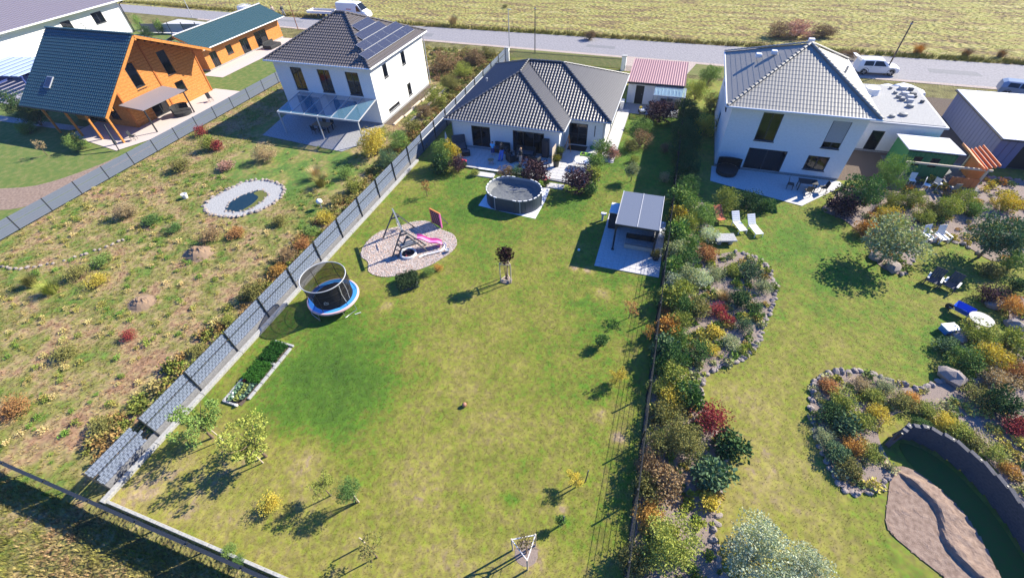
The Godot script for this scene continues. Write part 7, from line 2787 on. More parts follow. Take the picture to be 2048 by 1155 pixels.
# ---- left garden -------------------------------------------------------------------------
func garden_left() -> void:
	var rim := smooth(pv([-34.6, -20.9, -35.9, -21.8, -35.9, -23.6, -35.2, -25.6, -33.4, -26.5, -31.2, -26.1, -30.0, -24.4, -30.5, -22.4, -31.6, -21.2, -33, -20.8]), 5)
	struct("pond_rim", sheet(rim, .05), M.concrete, "broad pale stone rim round the garden pond", "gravel")
	var wt := smooth(pv([-33.4, -21.6, -33.9, -22.8, -33.4, -24.4, -32.4, -25.0, -31.4, -24.4, -31.3, -22.8, -32.0, -21.8]), 5)
	struct("pond", sheet(wt, .058), M.water, "small dark pond in the left garden", "water")
	var al := Mb.new()
	al.slab(smooth(pv([-32.4, -25.0, -31.4, -24.4, -31.3, -22.8, -32.0, -21.8, -31.8, -22.9, -32.0, -24.0, -32.9, -24.4]), 3), 0, .064, false)
	struct("pond_weed", al, plain(lin(.11, .12, .02), .8), "olive green weed at the edge of the pond", "pond weed")
	var pe := thing("pond_edging", "ring of pale stones round the pond", "stones")
	stones_along(pe, rim, true, .42, .2)
	stones_along(pe, wt, true, .36, .14)
	var ve := thing("stone_edging", "curved line of pale stones below the left vegetable rows", "stones")
	var pl := PackedVector2Array(pv([-45.2, -10.9, -43.6, -11.1, -42.3, -11.6, -41.0, -12.6, -40.0, -13.6, -38.9, -15.2, -38.3, -16.4]))
	stones_along(ve, pl, false, .42, .17)
	for q in [[-31.2, -16.4, 1.25, .55, "heap of bare reddish soil near the woven screen fence"], [-30.9, -11.2, 1.0, .35, "low heap of pinkish soil in the lower left meadow"]]:
		var o := thing("soil_heap", q[4], "heap", V(q[0], 0, q[1]))
		var b := Mb.new()
		var f := FastNoiseLite.new()
		f.seed = 8
		f.frequency = .9
		var rows: Array = []
		for i in 9:
			var row: Array = []
			for k in 17:
				var a := TAU * (k % 16) / 16.0
				var r: float = q[2] * i / 8.0
				var n := f.get_noise_2d(cos(a) * i * .6, sin(a) * i * .6)
				row.append(V(cos(a) * r, q[3] * (pow(cos(PI * .5 * i / 8.0), 1.4)) * (1.0 + n * .5) + .02, sin(a) * r * .8))
			rows.append(row)
		b.loft(rows)
		part(o, "heap", b, plain(lin(.25, .17, .11), 1.0))
	var wl := thing("garden_lantern", "small white round lantern beside the golden shrub by the screen fence", "lantern", V(-25.5, .02, -24.1))
	var b3 := Mb.new()
	b3.tube([V(0, 0, 0), V(0, .5, 0)], .04)
	part(wl, "post", b3, M.lightgrey)
	b3 = Mb.new()
	b3.ball(V(0, .68, 0), V(.26, .24, .26), 10)
	part(wl, "globe", b3, M.white)
	var wb := thing("bucket", "white bucket standing in the upper left meadow", "bucket", V(-38.4, .02, -22.2))
	b3 = Mb.new()
	b3.lathe(Vector3.ZERO, [Vector2(.18, 0), Vector2(.26, .42), Vector2(.22, .42), Vector2(.16, .05), Vector2(0, .05)], 12)
	part(wb, "body", b3, M.white)

# ---- leaves: shared crowns of unit size -----------------------------------------------------
func leaf(b: Mb, p: Vector3, d: Vector3, sz: float, w: float) -> void:
	var s := d.cross(Vector3(rf(-1, 1), rf(-1, 1), rf(-1, 1))).normalized()
	var g := rf(.62, 1.38)
	var y := rf(-.16, .2)
	b.col = Color(g * (1.0 + y), g, g * (1.0 - y * .6))
	var nn := d.cross(s)
	var tip := p + d * sz
	var mid := p + d * sz * .45 + nn * sz * .06
	b.tri(p, mid + s * sz * w, tip, nn)
	b.tri(p, tip, mid - s * sz * w, nn)

func rdir() -> Vector3:
	var z := rf(-1, 1)
	var a := rf(0, TAU)
	var r := sqrt(1.0 - z * z)
	return Vector3(r * cos(a), z, r * sin(a))

func make_crown(sd: int, clumps: int, per: int, sz: float, w: float, cr: float, hollow: float = .45) -> ArrayMesh:
	rng.seed = sd
	var b := Mb.new()
	for i in clumps:
		var c := rdir() * pow(rf(.0, 1.0), .4) * (1.0 - cr * .7)
		if c.y < -.55: c.y *= .6
		var r := cr * rf(.6, 1.25)
		for k in per:
			var d := rdir()
			var p := c + d * r * lerpf(hollow, 1.0, sqrt(rf(0, 1)))
			leaf(b, p, (d + rdir() * .8 + V(0, .15, 0)).normalized(), sz * rf(.7, 1.3), w)
	return b.mesh()

func make_blades(sd: int, n: int, spread: float, curve: float, w: float) -> ArrayMesh:
	rng.seed = sd
	var b := Mb.new()
	for i in n:
		var a := rf(0, TAU)
		var o := V(cos(a), 0, sin(a))
		var r := rf(0, 1)
		var p := o * r * spread * .5
		var h := rf(.55, 1.0)
		var q := p + o * spread * .35 * r + V(0, h * .6, 0)
		var t := p + o * (spread * .6 * r + curve * rf(.4, 1.0)) + V(0, h, 0)
		var s := V(-o.z, 0, o.x) * w * rf(.7, 1.3)
		var g := rf(.6, 1.4)
		var y := rf(-.15, .2)
		b.col = Color(g * (1.0 + y), g, g * (1.0 - y * .5))
		b.quad(p - s, p + s, q + s * .8, q - s * .8, o)
		b.tri(q - s * .8, q + s * .8, t, o)
	return b.mesh()

func make_leaves() -> void:
	LEAF.broad = [make_crown(21, 26, 46, .2, .34, .42), make_crown(22, 22, 52, .22, .32, .45), make_crown(23, 30, 40, .19, .36, .38)]
	LEAF.fine = [make_crown(31, 34, 70, .11, .3, .36), make_crown(32, 30, 76, .1, .3, .4), make_crown(33, 40, 60, .12, .28, .33)]
	LEAF.ball = [make_crown(41, 70, 60, .075, .32, .22, .75), make_crown(42, 80, 52, .08, .32, .2, .7)]
	LEAF.crown = [make_crown(51, 46, 90, .085, .34, .3, .3), make_crown(52, 40, 100, .09, .34, .34, .3), make_crown(53, 54, 80, .08, .34, .26, .3)]
	LEAF.open = [make_crown(55, 26, 92, .08, .36, .23, .1), make_crown(56, 28, 84, .08, .36, .21, .1), make_crown(57, 24, 92, .084, .34, .24, .1)]
	LEAF.dense = [make_crown(58, 64, 104, .058, .34, .24, .3), make_crown(59, 56, 118, .06, .34, .27, .3)]
	LEAF.sparse = [make_crown(61, 13, 34, .12, .36, .24, .1), make_crown(62, 15, 30, .12, .36, .22, .1)]
	LEAF.grassy = [make_blades(71, 420, .9, .5, .014), make_blades(72, 380, 1.0, .6, .016), make_blades(73, 440, .8, .4, .013)]
	LEAF.weed = [make_blades(81, 16, .9, .5, .05), make_blades(82, 14, 1.0, .7, .06)]
	var stick := Mb.new()
	stick.col = Color.WHITE
	for k in 9:
		var a := TAU * k / 9.0
		stick.tube([V(rf(-.05, .05), 0, rf(-.05, .05)), V(cos(a) * .22, .55, sin(a) * .22), V(cos(a) * rf(.4, .6), 1.2, sin(a) * rf(.4, .6))], .035, .012, 4)
	LEAF.stems = stick.mesh()
	rng.seed = 7

# a shrub (trunk = 0) or tree: centre of the crown at hc, radii r and ry
func plant(called: String, label: String, cat: String, x: float, z: float, r: float, ry: float, hc: float, kind: String, variant: int, col: Color, group: String = "", stakes: int = 0) -> Node3D:
	var o := thing(called, label, cat, V(x, .02, z), 0.0, group)
	var fol: MeshInstance3D
	if kind == "grassy":
		fol = part(o, "foliage", LEAF.grassy[variant % 3], leaf_mat(col))
		fol.scale = V(r, ry * 2.0, r)
	else:
		var lib: Array = LEAF[kind if r < 1.1 or (kind != "fine" and kind != "broad") else ("dense" if kind == "fine" else "fine")]
		fol = part(o, "foliage", lib[variant % lib.size()], leaf_mat(col))
		fol.position.y = hc
		fol.scale = V(r, ry, r)
		if kind == "crown" or kind == "sparse" or kind == "open":
			var t := Mb.new()
			t.tube([V(0, 0, 0), V(rf(-.03, .03), hc * .5, rf(-.03, .03)), V(0, hc, 0)], maxf(.03, r * .055), maxf(.015, r * .02), 7)
			part(o, "trunk", t, M.trunk)
			var br := Mb.new()
			for k in 7:
				var a := TAU * k / 7.0 + rf(-.3, .3)
				var y0 := maxf(hc - ry * rf(.2, .75), .2)
				br.tube([V(0, y0, 0), V(cos(a) * r * .35, lerpf(y0, hc, .6), sin(a) * r * .35), V(cos(a) * r * .75, hc + ry * rf(-.1, .5), sin(a) * r * .75)], maxf(.015, r * .022), .006, 5)
			part(o, "branch", br, M.trunk)
		else:
			var st := part(o, "stem", LEAF.stems, M.trunk)
			st.scale = V(r, maxf(.1, hc), r) * .8
	fol.rotation.y = rf(0, TAU)
	return o

func small_plants() -> void:
	# staked dark purple tree
	var t := plant("staked_tree", "young dark purple tree held by three stakes in the middle of the lawn", "tree", -7.72, -20.15, .6, .55, 2.35, "broad", 0, Color(.04, .016, .02))
	for k in 3:
		var a := TAU * k / 3.0 + .4
		var a2 := TAU * (k + 1) / 3.0 + .4
		var p := V(cos(a) * .42, 0, sin(a) * .42)
		var p2 := V(cos(a2) * .42, 0, sin(a2) * .42)
		var b := Mb.new()
		b.tube([p, p + V(0, 1.75, 0)], .035, .035, 6)
		part(t, "stake", b, M.palewood)
		b = Mb.new()
		b.beam(p + V(0, .16, 0), p2 + V(0, .16, 0), .035, .1)
		part(t, "base_board", b, M.palewood)
		b = Mb.new()
		b.beam(p + V(0, 1.62, 0), p2 + V(0, 1.62, 0), .03, .07)
		part(t, "top_board", b, M.palewood)
		b = Mb.new()
		b.tube([p + V(0, 1.4, 0), V(0, 1.4, 0)], .012)
		part(t, "tie", b, M.black)
	var so := Mb.new()
	so.lathe(Vector3.ZERO, [Vector2(.4, .01), Vector2(0, .05)], 12)
	part(t, "bark_mulch", so, M.mulch)
	# bare tree inside a triangle of white stakes at the bottom
	var o := thing("staked_tree", "bare twiggy tree inside a triangle of white rails near the bottom edge", "tree", V(-1.68, .02, -4.75))
	var st := Mb.new()
	st.tube([Vector3.ZERO, V(.02, 1.0, .02), V(-.05, 1.9, -.1)], .035, .012, 6)
	part(o, "trunk", st, M.trunk)
	st = Mb.new()
	for k in 14:
		var a := k * 2.4
		var y := .8 + k * .075
		st.tube([V(0, y, 0), V(cos(a) * .3, y + .25, sin(a) * .3), V(cos(a) * rf(.4, .65), y + rf(.4, .6), sin(a) * rf(.4, .65))], .012, .004, 4)
	part(o, "branch", st, M.trunk)
	var lf := part(o, "foliage", LEAF.sparse[1], leaf_mat(Color(.2, .17, .06)))
	lf.position = V(0, 1.7, 0)
	lf.scale = V(.45, .4, .45)
	var P: Array = [V(-.58, 0, .05), V(.28, 0, -.4), V(.22, 0, .55)]
	for k in 3:
		var b := Mb.new()
		b.tube([P[k], P[k] + V(0, 1.55, 0)], .04, .04, 7)
		part(o, "stake", b, M.palewood)
		b = Mb.new()
		b.beam(P[k] + V(0, 1.47, 0), P[(k + 1) % 3] + V(0, 1.47, 0), .03, .09)
		part(o, "rail", b, M.white)
	var m := Mb.new()
	m.lathe(Vector3.ZERO, [Vector2(.5, .01), Vector2(0, .04)], 12)
	part(o, "bark_mulch", m, M.mulch)
	# support stakes of the young trees
	for q in [[-18.05, -4.95, 1.1, "short pale stake holding the tree next to the screen fence"], [-15.2, -4.6, 1.2, "pale stake leaning at the second tree from the screen fence"], [-9.62, -4.42, 1.0, "pale stake beside the round standard tree"], [.1, -8.4, 1.35, "dark stake of the thin yellowish sapling"], [-.5, -6.3, 1.15, "dark stake of the tiny green sapling"], [-8.4, -3.0, 1.0, "thin stake of the feathery young tree at the bottom"]]:
		var s := thing("tree_stake", q[3], "stake", V(q[0], .02, q[1]))
		var b := Mb.new()
		b.tube([Vector3.ZERO, V(.03, q[2], .02)], .035, .03, 6)
		part(s, "post", b, M.palewood if q[2] < 1.12 or q[2] == 1.2 else M.greywood)
	var mo := thing("mole_trap", "short white stick lying on the lawn right of the trampoline", "stick", V(-16.0, .05, -14.55), .7)
	var b2 := Mb.new()
	b2.tube([V(-.2, 0, 0), V(.2, .02, 0)], .025, .025, 6)
	part(mo, "rod", b2, M.white)

# ---- grass --------------------------------------------------------------------------------
func tufts(called: String, label: String, cat: String, n: int, r: Rect2, im: Image, keep: Callable, s0: float, s1: float, sd: int, bright: float, meshv: int) -> void:
	rng.seed = sd
	var mm := MultiMesh.new()
	mm.transform_format = MultiMesh.TRANSFORM_3D
	mm.use_colors = true
	mm.mesh = LEAF.tuft[meshv]
	var buf := PackedFloat32Array()
	buf.resize(n * 16)
	var k := 0
	var iw := im.get_width()
	var ih := im.get_height()
	var tries := 0
	while k < n and tries < n * 4:
		tries += 1
		var x := rng.randf()
		var z := rng.randf()
		var wx := r.position.x + x * r.size.x
		var wz := r.position.y + z * r.size.y
		if not keep.call(wx, wz): continue
		var c := im.get_pixel(int(x * (iw - 1)), int(z * (ih - 1))).srgb_to_linear()
		var a := rng.randf() * TAU
		var s := rng.randf_range(s0, s1)
		var hs := s * rng.randf_range(.7, 1.3)
		var g := bright * rng.randf_range(.62, 1.4)
		var o := k * 16
		buf[o] = cos(a) * s
		buf[o + 2] = sin(a) * s
		buf[o + 3] = wx
		buf[o + 5] = hs
		buf[o + 7] = .02
		buf[o + 8] = -sin(a) * s
		buf[o + 10] = cos(a) * s
		buf[o + 11] = wz
		buf[o + 12] = c.r * g
		buf[o + 13] = c.g * g
		buf[o + 14] = c.b * g
		buf[o + 15] = 1.0
		k += 1
	buf.resize(k * 16)
	mm.instance_count = k
	mm.buffer = buf
	var mi := MultiMeshInstance3D.new()
	mi.multimesh = mm
	var gm := plain(Color.WHITE, .85)
	gm.metallic_specular = .15
	gm.cull_mode = BaseMaterial3D.CULL_DISABLED
	gm.backlight_enabled = true
	gm.backlight = Color(.34, .4, .09)
	mi.material_override = gm
	put(self, mi, called)
	tag(mi, label, cat, "", "stuff")

func grass() -> void:
	rng.seed = 99
	LEAF.tuft = []
	for q in [[7, .9, .5, .075], [9, 1.1, .6, .06], [12, 1.0, .5, .05]]:
		var b := Mb.new()
		for i in q[0]:
			var a := rf(0, TAU)
			var o := V(cos(a), 0, sin(a))
			var p := o * rf(0, .35)
			var s: Vector3 = V(-o.z, 0, o.x) * q[3] * rf(.7, 1.3)
			var t := p + o * rf(.2, .6) + V(0, rf(.5, 1.0), 0)
			var g := rf(.75, 1.25)
			b.col = Color(g, g, g)
			b.tri(p - s, p + s, t, o)
		LEAF.tuft.append(b.mesh())
	var free := func(x: float, z: float) -> bool:
		if x > -8.6 and x < -4.0 and z < -32.2: return false
		if x > -19 and x < -4 and z < -32.4: return false
		if x > -3.2 and x < -20: return false
		if x > -4.6 and z < -48.4 and x < 2.0: return false
		if x > -4.5 and x < -3.1 and z < -37.4: return false
		if x > -2.3 and z > -29.7 and z < -23.2: return false
		if x > -12.9 and x < -7.6 and z > -32.0 and z < -27.3: return false
		if x > -19.8 and x < -18.3 and z > -11.2 and z < -6.7: return false
		if x > -19.5 and x < -12.5 and z > -24.9 and z < -18:
			var dx := (x + 16.0) / 3.3
			var dz := (z + 21.4) / 3.3
			if dx * dx + dz * dz < 1.05: return false
		return true
	tufts("lawn_grass", "short mown grass blades of the middle lawn", "grass", 190000, Rect2(-20.95, -52, 23.2, 51.1), crop(lawn_img, LAWN, Rect2(-20.95, -52, 23.2, 51.1)), free, .028, .055, 201, 1.4, 0)
	var anyw := func(x: float, z: float) -> bool:
		if x < -28.2 and z < -33.6 and x > -42: return false
		if x < -29.9 and x > -36 and z < -20.8 and z > -26.6: return false
		return true
	tufts("meadow_grass", "knee high dry grass and weeds of the left meadow", "grass", 70000, Rect2(-48.4, -64, 26.7, 70), crop(wild_img, WILD, Rect2(-48.4, -64, 26.7, 70)), func(x: float, z: float) -> bool: return anyw.call(x, z) and not (x > -40 and x < -24 and z < -26 and z > -33.5), .05, .15, 202, 1.35, 1)
	var inbed := func(x: float, z: float) -> bool:
		var q := Vector2(x, z)
		return Geometry2D.is_point_in_polygon(q, bedA) or Geometry2D.is_point_in_polygon(q, bedB) or Geometry2D.is_point_in_polygon(q, bedC)
	tufts("lawn_grass", "short grass blades of the right garden's lawn", "grass", 45000, Rect2(5.5, -36, 17, 40), crop(rlawn_img, RLAWN, Rect2(5.5, -36, 17, 40)), func(x: float, z: float) -> bool: return x > 4 and not inbed.call(x, z) and not (x > 12.6 and z > -15.2), .028, .055, 203, 1.4, 0)
	var fim := Image.create(64, 64, false, Image.FORMAT_RGB8)
	var nf := FastNoiseLite.new()
	nf.seed = 77
	nf.frequency = .06
	for j in 64:
		for i in 64:
			var v := nf.get_noise_2d(i, j * 1.6) * .5 + .5
			var c := Color(.26, .19, .075).lerp(Color(.2, .21, .04), clampf(v * 1.6 - .3, 0, 1))
			fim.set_pixel(i, j, c.linear_to_srgb())
	tufts("field_grass", "tall dry grass tufts of the field beyond the road", "grass", 55000, Rect2(-150, -185, 240, 112), fim, func(x: float, z: float) -> bool: return z < -74.6 + (x + 53) * .016 - maxf(0, -53 - x) * .055, .08, .2, 204, 1.6, 2)
	tufts("verge_grass", "rank weeds along the far road edge", "grass", 5000, Rect2(-120, -79, 200, 7), fim, func(x: float, z: float) -> bool: var e := -74.4 + (x + 53) * .016 - maxf(0, -53 - x) * .05; return z < e - .1 and z > e - 1.3, .3, .7, 205, 1.2, 2)
	tufts("meadow_grass", "rough grass below the bottom fence", "grass", 16000, Rect2(-34, -.3, 26, 9), crop(wild_img, WILD, Rect2(-34, -.3, 26, 9)), func(_x: float, z: float) -> bool: return z > -.4, .1, .24, 206, 1.4, 1)

	# small cushions, weeds and seedlings too many to count
	scatter("bed_plants", "low cushion plants and ground cover of the fence bed", "ground cover", 450, bedA, 1, .14, .42, 301, [Color(.2, .22, .035), Color(.12, .17, .03), Color(.22, .23, .1), Color(.24, .17, .05), Color(.1, .16, .03), Color(.3, .27, .06)])
	scatter("bed_plants", "low cushion plants and ground cover of the rock bed", "ground cover", 300, bedB, 0, .12, .36, 302, [Color(.24, .23, .04), Color(.14, .17, .04), Color(.27, .26, .13), Color(.28, .2, .06), Color(.12, .16, .05), Color(.34, .29, .07)])
	scatter("bed_plants", "low plants and ground cover round the playhouse and the right edge", "ground cover", 520, bedC, 1, .14, .42, 303, [Color(.2, .21, .035), Color(.1, .15, .03), Color(.26, .22, .06), Color(.28, .15, .04), Color(.06, .1, .03), Color(.33, .29, .05)])
	scatter("meadow_weeds", "knee high weeds and seed heads of the left meadow", "weeds", 800, rect(-48.2, -33, -21.8, -1), 0, .1, .26, 304, [Color(.34, .29, .12), Color(.3, .25, .1), Color(.24, .22, .06), Color(.16, .2, .04), Color(.1, .18, .03), Color(.38, .3, .14)])
	scatter("fence_weeds", "dense weeds along the outside of the woven screen fence", "weeds", 520, rect(-24.6, -60, -21.7, -2), 1, .2, .5, 305, [Color(.21, .18, .06), Color(.14, .15, .035), Color(.2, .13, .05), Color(.12, .14, .03), Color(.24, .2, .08)])
	scatter("meadow_weeds", "weeds between the white villa and the road", "weeds", 700, rect(-45, -64, -22, -52.5), 0, .2, .5, 306, [Color(.24, .2, .07), Color(.16, .17, .04), Color(.22, .14, .07)])

func scatter(called: String, label: String, cat: String, n: int, poly: PackedVector2Array, v: int, s0: float, s1: float, sd: int, cols: Array) -> void:
	var lo := poly[0]
	var hi := poly[0]
	for q in poly:
		lo = lo.min(q)
		hi = hi.max(q)
	var m := make_crown(sd, 9, 13, .38, .36, .55, .2)
	rng.seed = sd
	var nf := FastNoiseLite.new()
	nf.seed = sd
	nf.frequency = .14
	var mm := MultiMesh.new()
	mm.transform_format = MultiMesh.TRANSFORM_3D
	mm.use_colors = true
	mm.mesh = m
	mm.instance_count = n
	var k := 0
	while k < n:
		var q := Vector2(rf(lo.x, hi.x), rf(lo.y, hi.y))
		if not Geometry2D.is_point_in_polygon(q, poly): continue
		if cat == "weeds" and q.x < -28.5 and ((q.y < -26.2 and q.y > -52 and rf(0, 1) < .93) or (q.x > -36.2 and q.y < -20.6 and q.y > -26.8)): continue
		var t := clampf(nf.get_noise_2d(q.x, q.y) * .9 + .5 + rf(-.3, .3), 0, .999)
		var s := rf(s0, s1)
		mm.set_instance_transform(k, Transform3D(Basis(Vector3.UP, rf(0, TAU)).scaled(V(s, s * rf(.5, .95 + .3 * v), s)), V(q.x, .05 + s * .35, q.y)))
		mm.set_instance_color(k, cols[int(t * cols.size())] * rf(1.25, 2.0))
		k += 1
	var mi := MultiMeshInstance3D.new()
	mi.multimesh = mm
	var lm: StandardMaterial3D = leaf_mat(Color(1, 1, 1)).duplicate()
	lm.backlight = Color(.4, .4, .15)
	mi.material_override = lm
	put(self, mi, called)
	tag(mi, label, cat, "", "stuff")

func crop(im: Image, full: Rect2, r: Rect2) -> Image:
	var w := im.get_width() / full.size.x
	var h := im.get_height() / full.size.y
	var x0 := clampi(int((r.position.x - full.position.x) * w), 0, im.get_width() - 2)
	var y0 := clampi(int((r.position.y - full.position.y) * h), 0, im.get_height() - 2)
	return im.get_region(Rect2i(x0, y0, clampi(int(r.size.x * w), 1, im.get_width() - x0), clampi(int(r.size.y * h), 1, im.get_height() - y0)))

